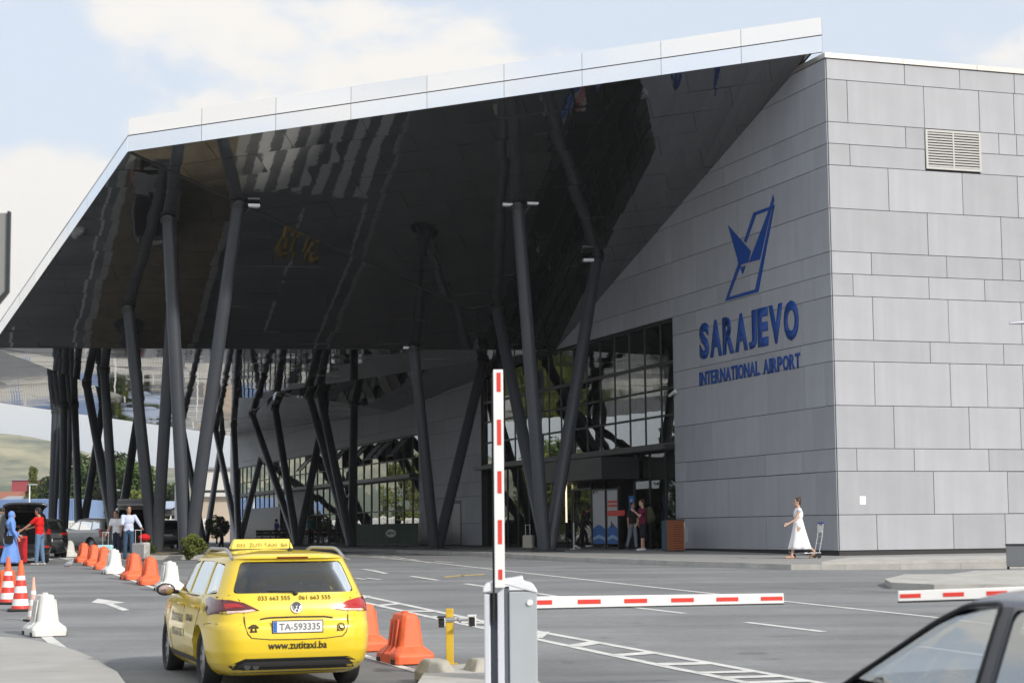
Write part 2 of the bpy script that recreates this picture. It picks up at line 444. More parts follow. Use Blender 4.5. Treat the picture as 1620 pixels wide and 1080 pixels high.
def tw2(t, w):
    P = B(t, w); return (P.x, P.y)
pave_edge = [(-8.6, -60), (-8.3, -0.5), (-7.4, 2.4), (-6.2, 4.8), (-3.0, 6.0), (3.8, 6.9), (15, 7.1), (22, 6.9), (112, 6.6)]
pave = [tw2(*q) for q in pave_edge] + [tw2(112, -60)]
struct(sheet('pavement', pave, 0.13, M_pave, thick=0.3))
# kerb stones along the pavement edge
def kerb_run(name, tws, dz=0.134, width=0.16, m=None, step=1.0):
    P = [Vector((*tw2(*q), 0)) for q in tws]
    holder = bpy.data.objects.new(name, None); COL.objects.link(holder); holder['kind'] = 'structure'
    n = 0
    for a, b in zip(P, P[1:]):
        L = (b - a).length; k = max(1, int(L / step)); d = (b - a) / k; nn = Vector((d.y, -d.x, 0)).normalized() * width
        for i in range(k):
            p = a + d * i + d.normalized() * 0.006; q = a + d * (i + 1) - d.normalized() * 0.006
            mb = MB(); za = gz(p.y); zb = gz(q.y); e = nn * 0.02
            vs = [Vector((p.x, p.y, za - .1)) - e, Vector((q.x, q.y, zb - .1)) - e, Vector((q.x, q.y, zb - .1)) + nn, Vector((p.x, p.y, za - .1)) + nn,
                  Vector((p.x, p.y, za + dz + .004)) - e, Vector((q.x, q.y, zb + dz + .004)) - e, Vector((q.x, q.y, zb + dz + .004)) + nn * .9, Vector((p.x, p.y, za + dz + .004)) + nn * .9]
            mb.add(vs, [(0, 3, 2, 1), (4, 5, 6, 7), (0, 1, 5, 4), (1, 2, 6, 5), (2, 3, 7, 6), (3, 0, 4, 7)])
            mb.build('kerb_stone', m or M_kerb, holder); n += 1
    return holder
kerb_run('kerb', [(-8.3, -6), (-8.3, -0.5), (-7.4, 2.4), (-6.2, 4.8), (-3.0, 6.0), (3.8, 6.9), (15, 7.1), (22, 6.9), (60, 6.7)], step=1.25)
# sloping ramp and low wall by the corner
rp = [G(1338, 899), G(1592, 893), G(1592, 899), G(1300, 904)]
struct(sheet('ramp_kerb', [(p.x, p.y) for p in [G(1345, 893), G(1600, 889), G(1600, 897), G(1300, 901)]], 0.20, M_kerb, thick=0.2))

# planted island with kerb carrying the outer columns
isl = [(14, 14.2), (15.5, 13.2), (24, 13.0), (96, 13.0), (96, 18.2), (24, 18.2), (15.2, 17.8)]
struct(sheet('median_island', [tw2(*q) for q in isl], 0.14, M_kerb, thick=0.25))
struct(sheet('median_soil', [tw2(*q) for q in [(15.6, 14.3), (24, 13.3), (95, 13.3), (95, 17.9), (24, 17.9), (16, 17.4)]], 0.15, mat('dry_soil', (0.20, 0.165, 0.11), 0.95, var=0.35, vscale=1.2, bump=0.02, bscale=9)))

# nearside footpath bottom left
fp = [G(0, 1021), G(40, 1024), G(80, 1032), G(120, 1044), G(155, 1060), G(185, 1080), G(205, 1110), G(215, 1170)]
fpo = [(p.x, p.y) for p in fp]
fpo = [(-16, fpo[0][1] + 1.5)] + fpo + [(-2.2, 8), (-16, 8)]
struct(sheet('footpath', fpo, 0.13, M_concrete, thick=0.3))
# island under the barrier
ci = [G(655, 1083), G(700, 1072), G(775, 1058), G(880, 1062), G(905, 1085)]
pts = [(-1.0, 16.0), (-1.0, 20.8), (-0.85, 21.4), (-0.45, 21.9), (-0.15, 21.7), (0.15, 20.0), (0.35, 18.0), (0.45, 16.0)]
struct(sheet('barrier_island', pts, 0.13, M_kerb, thick=0.25))
# far right island with the second barrier
ri = [G(1400, 925), G(1432, 917), G(1500, 917), G(1545, 911), G(1620, 910), G(1700, 909), G(1800, 930), G(1620, 934), G(1478, 934), G(1410, 931)]
struct(sheet('right_island', [(p.x, p.y) for p in ri], 0.13, M_kerb, thick=0.25))

# ---- painted markings
def mark(name, P, Q, width, m=M_white, dz=0.006): return struct(strip(name, P, Q, width, dz, m))
def pmark(name, px, m=M_white, dz=0.006): return struct(sheet(name, [(G(*q).x, G(*q).y) for q in px], dz, m))
sol = [(515, 877), (600, 882), (690, 890), (781, 900.5), (1010, 926), (1242, 951), (1468, 975), (1640, 995)]
for a, b in zip(sol, sol[1:]): mark('lane_line', G(*a), G(*b), 0.13)
for a, b in [((575, 900), (611, 907)), ((650, 911), (693, 917.5)), ((736, 923), (780, 929.5)), ((848, 938), (886, 944)), ((998, 960), (1083, 970)), ((1180, 984), (1303, 999)), ((1455, 1022), (1620, 1045))]:
    mark('dashed_lane_line', G(*a), G(*b), 0.15)
for a, b in [((508, 877.5), (553, 884.5)), ((588, 878.5), (642, 886)), ((620, 880), (680, 890)), ((562, 914), (577, 916.5)), ((579, 914), (603, 916.8))]:
    mark('lane_line', G(*a), G(*b), 0.11, dz=0.0075)
up = [(555, 938), (766, 983), (850, 998.5), (1180, 1059), (1330, 1086)]
lo = [(555, 948), (700, 980), (850, 1011), (1100, 1063), (1240, 1092)]
for L in (up, lo):
    for a, b in zip(L, L[1:]): mark('edge_line', G(*a), G(*b), 0.14)
def lerp2(L, t):
    n = len(L) - 1; k = min(int(t * n), n - 1); s = t * n - k
    return (L[k][0] + (L[k + 1][0] - L[k][0]) * s, L[k][1] + (L[k + 1][1] - L[k][1]) * s)
for i in range(14):
    a = G(*lerp2(up, (i + 0.35) / 14.6)); b = G(*lerp2(lo, (i + 0.1) / 14.6))
    mark('hatch_mark', a, b, 0.30, dz=0.0085)
pmark('lane_arrow', [(144.5, 952.5), (155, 946.5), (198, 953), (178, 955), (205, 964.5), (194, 966), (167, 955.5)])
pmark('faded_mark', [(700, 911.5), (735, 909), (734, 911), (706, 913.5)], M_yellowpaint)
pmark('faded_mark', [(728, 909.3), (768, 907.3), (764, 909.6), (730, 911.3)], M_yellowpaint)
mark('edge_line', G(72, 1006), G(138, 1058), 0.17)
bl = [(100, 884), (132, 890), (180, 907.5), (268, 938), (420, 985), (585, 1040), (664, 1063)]
for a, b in zip(bl, bl[1:]): mark('edge_line', G(*a), G(*b), 0.12)
# zebra crossing under the canopy and its continuation beyond the median, lane lettering
zm = mat('fresh_white_paint', (0.78, 0.78, 0.76), 0.6, var=0.1, vscale=3.0)
for i in range(7):
    w = 7.5 + i * 0.92
    struct(sheet('zebra_stripe', [tw2(18.6, w), tw2(24.6, w), tw2(24.6, w + 0.46), tw2(18.6, w + 0.46)], 0.006, zm))
for i in range(7):
    w = 18.8 + i * 0.92
    struct(sheet('zebra_stripe', [tw2(18.6, w), tw2(24.6, w), tw2(24.6, w + 0.46), tw2(18.6, w + 0.46)], 0.006, zm))
for (t0, t1, w) in ((26, 60, 10.0), (5, 18, 10.2), (27, 60, 21.5)):
    t = t0
    while t < t1:
        mark('dashed_lane_line', B(t, w), B(min(t + 2.0, t1), w), 0.12); t += 4.0
struct(text_obj('lane_lettering', 'BUS', VV, UU, (B(28.2, 10.7).x, B(28.2, 10.7).y, gz(B(28.2, 10.7).y) + .006), 2.4, 1.9, mat('yellow_road_paint', (0.60, 0.38, 0.05), .7, var=.2), .002, offset=.02))
mark('lane_line', B(25, 7.4), B(80, 7.3), 0.12)
mark('lane_line', B(12, 18.6), B(80, 18.6), 0.12)
# ------------------------------------------------------------------ terminal building
bld = thing('terminal_building', 'grey panelled airport terminal with blue lettering on its shaded front wall', 'building', C0)
WTOP = 14.83
def zrow(y): return rwall(1328, y)[1]
rows_y = [88, 127, 194, 228, 262, 330, 398, 433, 468, 537, 571, 641, 709, 745, 814, 873]
rz_ = [WTOP] + [zrow(y) for y in rows_y[1:]]
rz_[-1] = 0.20
GAP = 0.015
_pm = {}
def panel_on(o0, along, nrm, s0, s1, z0, z1, name='wall_panel', m=None, depth=0.03, parent=None, back=0.0, jitter=True):
    """a rectangular cladding panel, shared mesh data between equal sizes"""
    w = s1 - s0 - GAP; h = z1 - z0 - GAP
    key = (round(w, 2), round(h, 2), round(depth, 3), (m or M_clad).name)
    if key not in _pm:
        mb = MB(); e = 0.006
        a, b = w / 2, h / 2
        vs = [(-a, 0, -b), (a, 0, -b), (a, 0, b), (-a, 0, b), (-a, depth - e, -b), (a, depth - e, -b), (a, depth - e, b), (-a, depth - e, b),
              (-a + e, depth, -b + e), (a - e, depth, -b + e), (a - e, depth, b - e), (-a + e, depth, b - e)]
        fs = [(0, 1, 2, 3)] + [(i, 4 + i, 4 + (i + 1) % 4, (i + 1) % 4) for i in range(4)] + [(4 + i, 8 + i, 8 + (i + 1) % 4, 4 + (i + 1) % 4) for i in range(4)] + [(8, 11, 10, 9)]
        mb.add(vs, fs); t = mb.build(name, m or M_clad)
        bm = bmesh.new(); bm.from_mesh(t.data); bmesh.ops.recalc_face_normals(bm, faces=bm.faces[:]); bm.to_mesh(t.data); bm.free()
        _pm[key] = t.data; bpy.data.objects.remove(t)
    o = bpy.data.objects.new(name, _pm[key]); COL.objects.link(o)
    c = o0 + along * ((s0 + s1) / 2) + Vector((0, 0, (z0 + z1) / 2)) + nrm * (back + (rnd.uniform(-0.0015, 0.0015) if jitter else 0))
    o.matrix_world = Matrix(((along.x, nrm.x, 0, c.x), (along.y, nrm.y, 0, c.y), (along.z, nrm.z, 1, c.z), (0, 0, 0, 1)))
    M = o.matrix_world.copy(); o.location = M.to_translation(); o.rotation_mode = 'QUATERNION'; o.rotation_quaternion = M.to_quaternion()
    if parent: o.parent = parent; o.matrix_parent_inverse = wmat(parent).inverted()
    return o
# right wall joints read row by row
RX = [[1430, 1517, 1603], [1340, 1461, 1548], [1432, 1463, 1549, 1579, 1607], [1344, 1463, 1549], [1405, 1522, 1609], [1467, 1583],
      [1378, 1497, 1585, 1613], [1349, 1469, 1557], [1380.5, 1500, 1615], [1471, 1587], [1383, 1503, 1561, 1618], [1414, 1533],
      [1355, 1446, 1564], [1477, 1594], [1387, 1508]]
NRM_F = -VV; NRM_R = -UU
louv = None
for i, xs in enumerate(RX):
    ym = (rows_y[i] + rows_y[i + 1]) / 2 + 6
    js = [0.0] + [rwall(x, ym)[0] for x in xs]
    while js[-1] < 16: js.append(js[-1] + rnd.choice((1.8, 2.45, 2.45, 1.25)))
    for a, b in zip(js, js[1:]):
        if i in (2, 3):
            l0, l1 = rwall(1463, 230)[0], rwall(1549.5, 240)[0]
            if a > l0 - 0.15 and b < l1 + 0.15: continue
        panel_on(C0, VV, NRM_R, a, b, rz_[i + 1], rz_[i], parent=bld)
# front wall
T_G0, T_G1 = 11.55, 33.75      # entrance glazing
T_C0, T_C1 = 44.3, 96.5        # cafe glazing
ZG = 8.29; ZE = 3.9; ZC = 5.95
T_END = 99.3
def soffit_line(t):
    P1t, P1z = 0.9, 15.2; Lt, Lz = 23.5, 8.26
    if t < Lt: return P1z + (Lz - P1z) * (t - P1t) / (Lt - P1t)
    return Lz + (8.63 - Lz) * (t - Lt) / (T_END - Lt)
def front_rows(t0, t1, zlo, zhi, seed):
    r = random.Random(seed)
    for i in range(len(rz_) - 1):
        a, b = rz_[i + 1], rz_[i]
        if b <= zlo + .05 or a >= zhi - .05: continue
        a = max(a, zlo); b = min(b, zhi)
        t = t0; 
        first = r.uniform(0.4, 2.4)
        while t < t1 - 0.01:
            L = first if t == t0 else r.choice((3.6, 2.45, 3.6, 1.3, 2.45, 3.6))
            e = min(t + L, t1)
            if t1 - e < 0.5: e = t1
            if a < soffit_line(t) + 0.15:
                o = panel_on(C0, UU, NRM_F, t, e, a, b, parent=bld)
            t = e
front_rows(0.0, T_G0, 0.15, WTOP, 3)
front_rows(T_G0, T_G1, ZG, WTOP, 4)
front_rows(T_G1, T_C0, 0.15, 9.4, 5)
front_rows(T_C0, T_END, ZC, 9.4, 6)
front_rows(T_C1, T_END, 0.15, ZC, 8)
# backing walls and mass behind the cladding (solid blocks, openings left where the glass is)
bk = MB()
def blk(t0, t1, w0, w1, z0, z1, m=None):
    P = B(t0, w0, z0); bk.obox(P, UU * (t1 - t0), -VV * (w1 - w0), Vector((0, 0, z1 - z0)), m)
BKW = -0.008
blk(0.008, T_G0, -0.5, BKW, 0, WTOP - .02); blk(T_G0, T_G1, -0.5, BKW, ZG + .02, WTOP - .02); blk(T_G1, T_C0, -0.5, BKW, 0, 10.5)
blk(T_C0, T_END, -0.5, BKW, ZC + .02, 10.5); blk(T_C1, T_END, -0.5, BKW, 0, ZC)
blk(0.008, 0.5, -26, -0.5, 0, WTOP - .02)          # right wall
blk(T_END - 0.4, T_END, -26, -0.5, 0, 10.5)
blk(0.5, T_END - .4, -26, -25.6, 0, 10.5)
bk.build('backing_wall', M_backing, bld)
rf = MB(); 
rf.obox(B(0.3, -26, 14.4), UU * 38, VV * -25.6, Vector((0, 0, .15))); rf.obox(B(38.3, -26, 10.3), UU * (T_END - 38.5), VV * -25.6, Vector((0, 0, .15)))
rf.build('flat_roof', mat('roof_membrane', (0.3, 0.3, 0.3), 0.9), bld)
# interior floors, ceilings, partitions seen darkly through the glass
inn = MB()
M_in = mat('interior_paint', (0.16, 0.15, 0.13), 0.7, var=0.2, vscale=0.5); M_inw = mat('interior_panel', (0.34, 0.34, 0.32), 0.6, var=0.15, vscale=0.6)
def iblk(t0, t1, w0, w1, z0, z1, m): inn.obox(B(t0, w0, z0), UU * (t1 - t0), -VV * (w1 - w0), Vector((0, 0, z1 - z0)), m)
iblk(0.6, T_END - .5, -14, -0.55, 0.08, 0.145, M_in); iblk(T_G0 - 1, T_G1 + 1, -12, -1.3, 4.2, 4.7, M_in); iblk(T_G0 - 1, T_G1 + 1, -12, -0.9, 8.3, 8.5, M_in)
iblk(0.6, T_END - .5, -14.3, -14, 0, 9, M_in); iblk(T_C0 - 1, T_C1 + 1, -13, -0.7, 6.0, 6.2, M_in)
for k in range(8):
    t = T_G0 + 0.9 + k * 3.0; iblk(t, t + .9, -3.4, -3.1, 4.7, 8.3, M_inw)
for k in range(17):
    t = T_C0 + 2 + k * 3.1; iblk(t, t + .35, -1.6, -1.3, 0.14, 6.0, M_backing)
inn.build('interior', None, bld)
# parapet cap (metal coping in lengths) on both walls
M_cap = mat('coping_metal', (0.46, 0.44, 0.41), 0.32, metal=0.75, var=0.15, vscale=2)
for k in range(7):
    mb = MB(); mb.obox(C0 + VV * (k * 2.6 + (0.0 if k else -0.07)) + UU * -0.08 + Vector((0, 0, WTOP + 0.002)), VV * (2.585 + (0 if k else .07)), UU * 0.5, Vector((0, 0, 0.15))); mb.build('parapet_coping', M_cap, bld)
mb = MB(); mb.obox(C0 + UU * 0.43 - VV * 0.07 + Vector((0, 0, WTOP + 0.002)), UU * 10, VV * 0.5, Vector((0, 0, 0.15))); mb.build('parapet_coping', M_cap, bld)
# plinth
mb = MB(); mb.obox(C0 + UU * 0.05 + VV * 0.03 + Vector((0, 0, -0.35)), VV * 18, UU * 0.3, Vector((0, 0, 0.54)))
mb.obox(C0 + UU * 0.05 + VV * 0.03 + Vector((0, 0, -0.35)), UU * (T_G0 - .05), VV * 0.3, Vector((0, 0, 0.53)))
mb.obox(B(T_G1 + .02, -0.03, -0.1), UU * (T_C0 - T_G1), VV * .3, Vector((0, 0, .30)))
mb.build('plinth', M_kerb, bld)
# louvre
l0, l1 = rwall(1463, 238)[0], rwall(1550, 238)[0]; lz1, lz0 = rz_[2] - 0.18, rz_[4] - 0.16
lz1 = rwall(1463, 205)[1]; lz0 = rwall(1505, 270)[1]
lv = MB(); 
def rb(o, s0, s1, z0, z1, d0, d1, m=None): o.obox(C0 + VV * s0 - UU * d0 + Vector((0, 0, z0)), VV * (s1 - s0), -UU * (d1 - d0), Vector((0, 0, z1 - z0)), m)
fw = 0.07
rb(lv, l0, l1, lz1 - fw, lz1, .031, .075); rb(lv, l0, l1, lz0, lz0 + fw, .031, .075); rb(lv, l0, l0 + fw, lz0 + fw, lz1 - fw, .031, .075); rb(lv, l1 - fw, l1, lz0 + fw, lz1 - fw, .031, .075)
mid = (l0 + l1) / 2; rb(lv, mid - .025, mid + .025, lz0 + fw, lz1 - fw, .031, .073)
louvre = lv.build('louvre_vent', mat('louvre_paint', (0.47, 0.47, 0.455), 0.5), bld)
bkl = MB(); rb(bkl, l0 + .01, l1 - .01, lz0 + .01, lz1 - .01, -.012, .034); bkl.build('vent_backing', M_backing, louvre)
ns = 13
for k in range(ns):
    z = lz0 + fw + (lz1 - lz0 - 2 * fw) * (k + 0.5) / ns
    for (a, b) in ((l0 + fw, mid - .025), (mid + .025, l1 - fw)):
        sl = MB(); sl.obox(C0 + VV * a - UU * .036 + Vector((0, 0, z - .0)), VV * (b - a), -UU * .034 + Vector((0, 0, -.030)), Vector((0, 0, .028))); sl.build('slat', MATS['louvre_paint'], louvre)
# paper notice taped on the right wall
s0, z1 = rwall(1359, 784.5); s1, z0 = rwall(1369, 797.5)
nb = MB(); rb(nb, s0, s1, z0, z1, .034, .038); o = nb.build('paper_notice', mat('paper', (0.85, 0.85, 0.84), 0.7)); tag(o, 'small white sheet of paper stuck low on the sunlit side wall', 'notice')
# small scratch on the side wall panel
# wall camera at the glazing edge
wc = thing('security_camera', 'small white security camera on an arm at the edge of the entrance glass', 'camera', B(*wall(1073, 620), 0) if False else B(wall(1073, 620)[0], 0, wall(1073, 620)[1]))
mb = MB(); p = Vector(wc.location); mb.obox(p - VV * 0.0 + Vector((0, 0, -.05)), -VV * 0.14, UU * .08, Vector((0, 0, .1))); mb.build('bracket', M_whitep, wc)
mb = MB(); q = p - VV * .15; mb.tube(q - UU * .1 + Vector((0, 0, .03)), q + UU * .42 + Vector((0, 0, -.10)), .055, .05, 12); mb.build('camera_body', M_whitep, wc)
# entrance glazing
M_glass = glass_mat('dark_glass', (0.16, 0.19, 0.18), refl=2.6, wav=0.004, ior=1.6, wscale=0.55)
M_glassd = glass_mat('door_glass', (0.30, 0.33, 0.32), refl=1.4, wav=0.002)
M_mull = mat('mullion_metal', (0.022, 0.024, 0.026), 0.35)
def fbox(mb, t0, t1, w0, w1, z0, z1, m=None): mb.obox(B(t0, w0, z0), UU * (t1 - t0), -VV * (w1 - w0), Vector((0, 0, z1 - z0)), m)
zr = [ZE, 4.92, 5.88, 6.80, ZG]
MW = 1.48
nt = int(round((T_G1 - T_G0) / MW)); MW = (T_G1 - T_G0) / nt
for i in range(nt + 1):
    mb = MB(); t = T_G0 + i * MW; fbox(mb, t - .025, t + .025, -0.22, -0.12, ZE, ZG - .003); mb.build('mullion', M_mull, bld)
for z, h in zip(zr, (.10, .05, .05, .12, .08)):
    mb = MB(); fbox(mb, T_G0, T_G1, -0.215, -0.095, z - h / 2, z + h / 2); mb.build('transom', M_mull, bld)
def pane(t0, t1, z0, z1, w=-0.15, m=None, tilt=0.002, parent=None):
    mb = MB(); c = B((t0 + t1) / 2, w, (z0 + z1) / 2); a = rnd.uniform(-tilt, tilt); b = rnd.uniform(-tilt, tilt)
    ax = (UU + VV * a).normalized() * ((t1 - t0) / 2); az = (Vector((0, 0, 1)) + VV * b).normalized() * ((z1 - z0) / 2); n = VV * 0.006
    vs = [c - ax - az, c + ax - az, c + ax + az, c - ax + az]
    mb.add(vs, [(0, 3, 2, 1)]); return mb.build('pane', m or M_glass, parent or bld)
for i in range(nt):
    for j in range(4):
        t = T_G0 + i * MW
        pane(t + .035, t + MW - .035, zr[j] + .05, zr[j + 1] - .04)
# ground floor entrance: recessed glass, header slab, lobby box with sliding door
mb = MB(); fbox(mb, T_G0 + .02, T_G1 - .02, -0.3, 0.42, ZE - .22, ZE - .055); mb.build('entrance_ledge', M_mull, bld)
T_D0, T_D1 = wall(990, 740)[0], wall(905, 740)[0]     # door lobby
mb = MB(); fbox(mb, wall(1003, 740)[0], wall(905, 740)[0], -0.2, 1.3, 2.75, 3.55); mb.build('door_header', M_mull, bld)
tgs = [T_G0]
while tgs[-1] < T_G1 - .1: tgs.append(min(tgs[-1] + MW, T_G1))
for i, (a, b) in enumerate(zip(tgs, tgs[1:])):
    if b < T_D0 + .2 or a > T_D1 - .2:
        pane(a + .03, b - .03, 0.20, ZE - .25, w=-0.28, m=M_glassd)
    mb = MB(); fbox(mb, a - .03, a + .03, -0.35, -0.24, .14, ZE - .22); mb.build('mullion', M_mull, bld)
# warm lined recess wall left of the door
M_warm = mat('bronze_lining', (0.10, 0.085, 0.065), 0.5, var=0.2, vscale=2)
for k in range(6):
    t = 26.2 + k * 1.25; mb = MB(); fbox(mb, t, t + 1.23, -0.9, -0.86, .14, ZE - .25); mb.build('lining_panel', M_warm, bld)
# lobby side and door leaves with white posters
def leaf(x0, x1, y0, y1, w, post=True):
    t1 = wall(x0, (y0 + y1) / 2, w)[0]; t0 = wall(x1, (y0 + y1) / 2, w)[0]
    z1 = wall((x0 + x1) / 2, y0, w)[1]; z0 = 0.16
    d = MB(); fw = .07
    fbox(d, t0, t0 + fw, w - .03, w + .03, z0, z1); fbox(d, t1 - fw, t1, w - .03, w + .03, z0, z1); fbox(d, t0 + fw, t1 - fw, w - .03, w + .03, z1 - fw, z1); fbox(d, t0 + fw, t1 - fw, w - .03, w + .03, z0, z0 + fw)
    dr = d.build('door_leaf', M_mull, bld)
    p_ = pane(t0 + fw, t1 - fw, z0 + fw, z1 - fw, w=w - .01, m=M_glassd, parent=dr)
    return dr, t0 + fw, t1 - fw, z0 + fw, z1 - fw
M_poster = mat('poster_white', (0.50, 0.51, 0.52), 0.5); M_pblue = mat('poster_blue', (0.03, 0.13, 0.42), 0.5); M_pblue2 = mat('poster_pale_blue', (0.28, 0.42, 0.62), 0.5)
def poster(t0, t1, z0, z1, w, txt, parent, wave=True):
    mb = MB(); fbox(mb, t0, t1, w, w + .006, z0 + .25, z1); pst = mb.build('poster', M_poster, parent)
    # printed blue wave at the foot
    wv = MB(); n = 12; pts = [];
    for i in range(n + 1):
        s = i / n; pts.append(B(t1 + (t0 - t1) * s, w + .0085, z0 + .25 + .42 + .16 * math.sin(math.pi * s)))
    pts += [B(t0, w + .0085, z0 + .12), B(t1, w + .0085, z0 + .12)]
    wv.prism(pts, -VV * .002); wv.build('printed_wave', M_pblue, pst)
    wv = MB(); wv.prism([B(t1, w + .0115, z0 + .36), B((t0 + t1) / 2, w + .0115, z0 + .46), B(t0, w + .0115, z0 + .37), B(t0, w + .0115, z0 + .24), B((t0 + t1) / 2, w + .0115, z0 + .33), B(t1, w + .0115, z0 + .24)], -VV * .002); wv.build('printed_wave', M_pblue2, pst)
    return pst
d1 = leaf(938, 959, 773, 862, 0.6); d2 = leaf(961, 979, 772, 862, 0.62); d3 = leaf(905, 937, 772, 862, 0.3)
p1_ = poster(d1[1], d1[2], d1[3], d1[4], 0.62, '', d1[0]); p2_ = poster(d2[1], d2[2], d2[3], d2[4], 0.64, '', d2[0])
M_ink = mat('dark_print', (0.03, 0.03, 0.035), 0.5)
text_obj('lettering', 'IN', -UU, (0, 0, 1), B(d1[2] - .32, .628, 2.26), .10, .20, M_ink, .003, parent=p1_)
dd = MB(); dd.lathe([(.085, 0), (.085, .004)], (0, 0, 0), 16); o = dd.build('printed_dot', M_ink); o.matrix_world = Matrix.Translation(B(d1[2] - .13, .628, 2.31)) @ (-VV).to_track_quat('Z', 'Y').to_matrix().to_4x4(); o.parent = p1_; o.matrix_parent_inverse = wmat(p1_).inverted()
o.location = o.matrix_world.to_translation(); 
for k, z in enumerate((1.72, 1.86)):
    mb = MB(); fbox(mb, d2[1] + .02, d2[2] - .04, .648, .652, z, z + .09); mb.build('red_band', M_redw, p2_)
mb = MB(); fbox(mb, d2[1] - .75, d2[2] - .01, .655, .662, 1.38, 1.58); mb.build('red_band', M_redw, d2[0])
text_obj('lettering', 'h', -UU, (0, 0, 1), B((d2[1] + d2[2]) / 2 + .16, .65, .95), .24, .28, M_ink, .003, offset=0.02, parent=p2_)
# number 30 on the glass beside the column
text_obj('lettering', '30', -UU, (0, 0, 1), B(wall(888, 750)[0], 0.44, wall(888, 752)[1] - .1), .30, .32, mat('pale_print', (0.55, 0.56, 0.55), 0.6), .004, parent=bld)
# lit strip lamp by the door
mb = MB(); t_, z_ = wall(895.5, 826, -.12); fbox(mb, t_ - .035, t_ + .035, -0.16, -0.12, wall(895, 826, -.12)[1], wall(895, 766, -.12)[1]); mb.build('strip_lamp', mat('lamp_glow', (0.9, 0.8, 0.6), 0.5, emit=(1.0, 0.83, 0.52, 1.1)), bld)
# blue hanging sign by the door
t_, z_ = wall(999, 800, .3)
sg = thing('blue_door_sign', 'upright blue sign with white ring on the glass right of the entrance door', 'sign', B(t_, .3, wall(999, 815, .3)[1]))
mb = MB(); fbox(mb, t_ - .22, t_ + .22, .28, .31, wall(999, 816, .3)[1], wall(999, 784, .3)[1]); mb.build('sign_board', mat('sign_mid_blue', (0.04, 0.16, 0.45), 0.5), sg)
text_obj('lettering', 'O', -UU, (0, 0, 1), B(t_ + .09, .311, wall(999, 802, .3)[1]), .3, .2, M_whitep, .004, parent=sg)
mb = MB(); fbox(mb, t_ - .03, t_ + .03, .27, .28, .16, wall(999, 784, .3)[1]); mb.build('post', M_mull, sg)

# cafe glazing: panes, mullions, mid ledge, hopper windows
MC = 1.74; nc = int(round((T_C1 - T_C0) / MC)); MC = (T_C1 - T_C0) / nc
M_glassc = glass_mat('cafe_glass', (0.30, 0.33, 0.31), refl=2.3, wav=0.005, ior=1.6, wscale=0.8)
zc = [0.16, 2.0, 3.72, 4.75, ZC]
hop = {2, 3, 5, 8}
for i in range(nc + 1):
    mb = MB(); t = T_C0 + i * MC; fbox(mb, t - .03, t + .03, -0.22, -0.10, .14, ZC); mb.build('mullion', M_mull, bld)
for z, h in zip(zc, (.10, .05, .16, .05, .10)):
    mb = MB(); fbox(mb, T_C0, T_C1, -0.215, -0.095, z - h / 2, z + h / 2); mb.build('transom', M_mull, bld)
for i in range(nc):
    for j in range(4):
        t = T_C0 + i * MC
        if j == 3 and i in (1, 3, 4, 6, 9, 14): continue
        pane(t + .03, t + MC - .03, zc[j] + .04, zc[j + 1] - .04, m=M_glassc, tilt=0.006)
for i in (1, 3, 4, 6, 9, 14):
    t = T_C0 + i * MC
    fr = MB(); top0 = B(t + .04, -.08, ZC - .06); top1 = B(t + MC - .04, -.08, ZC - .06); out = -VV * 0.95 + Vector((0, 0, -1.0))
    for (a, b) in ((top0, top0 + out), (top1, top1 + out), (top0 + out, top1 + out), (top0, top1)): fr.tube(a, b, .035, .035, 6)
    fo = fr.build('hopper_window', M_mull, bld)
    pm = MB(); pm.add([top0, top1, top1 + out, top0 + out], [(0, 1, 2, 3)]); pm.build('pane', mat('dark_sash_glass', (0.05, 0.052, 0.055), 0.12, spec=0.8), fo)  # near-black opaque pane in each open sash
mb = MB(); fbox(mb, T_C0 - .02, T_C1 + .02, -.09, .55, 3.66, 3.86); mb.build('cafe_ledge', M_mull, bld)
# big dark blind boxes and solid door bays in the far part of the glass front
for (a, b, c) in ((70.5, 76.5, 3.62), (79.5, 93.5, 2.7)):
    mb = MB(); fbox(mb, a, b, -.085, .05, .14, c); mb.build('dark_door_bay', M_mull, bld)
# service doors in the wall between the glazings
for (x0, x1) in ((716, 731),):
    ta = wall(x1, 830)[0]; tb = wall(x0, 830)[0]
    mb = MB(); fbox(mb, ta, tb, .032, .05, .16, wall(724, 791)[1]); sdoor = mb.build('service_door', M_dkmetal, bld)
    mb = MB(); fbox(mb, ta + .12, tb - .05, .0505, .056, .25, wall(724, 793)[1] - .1); mb.build('door_edge_strip', mat('pale_grey_paint', (0.42, 0.42, 0.42), 0.5), sdoor)
for x in (667, 709):
    t_, z_ = wall(x, 822); mb = MB(); fbox(mb, t_ - .15, t_ + .15, .031, .09, z_ - .45, z_ + .42); mb.build('meter_box', mat('pale_grey_paint', (0.42, 0.42, 0.42), 0.5), bld)

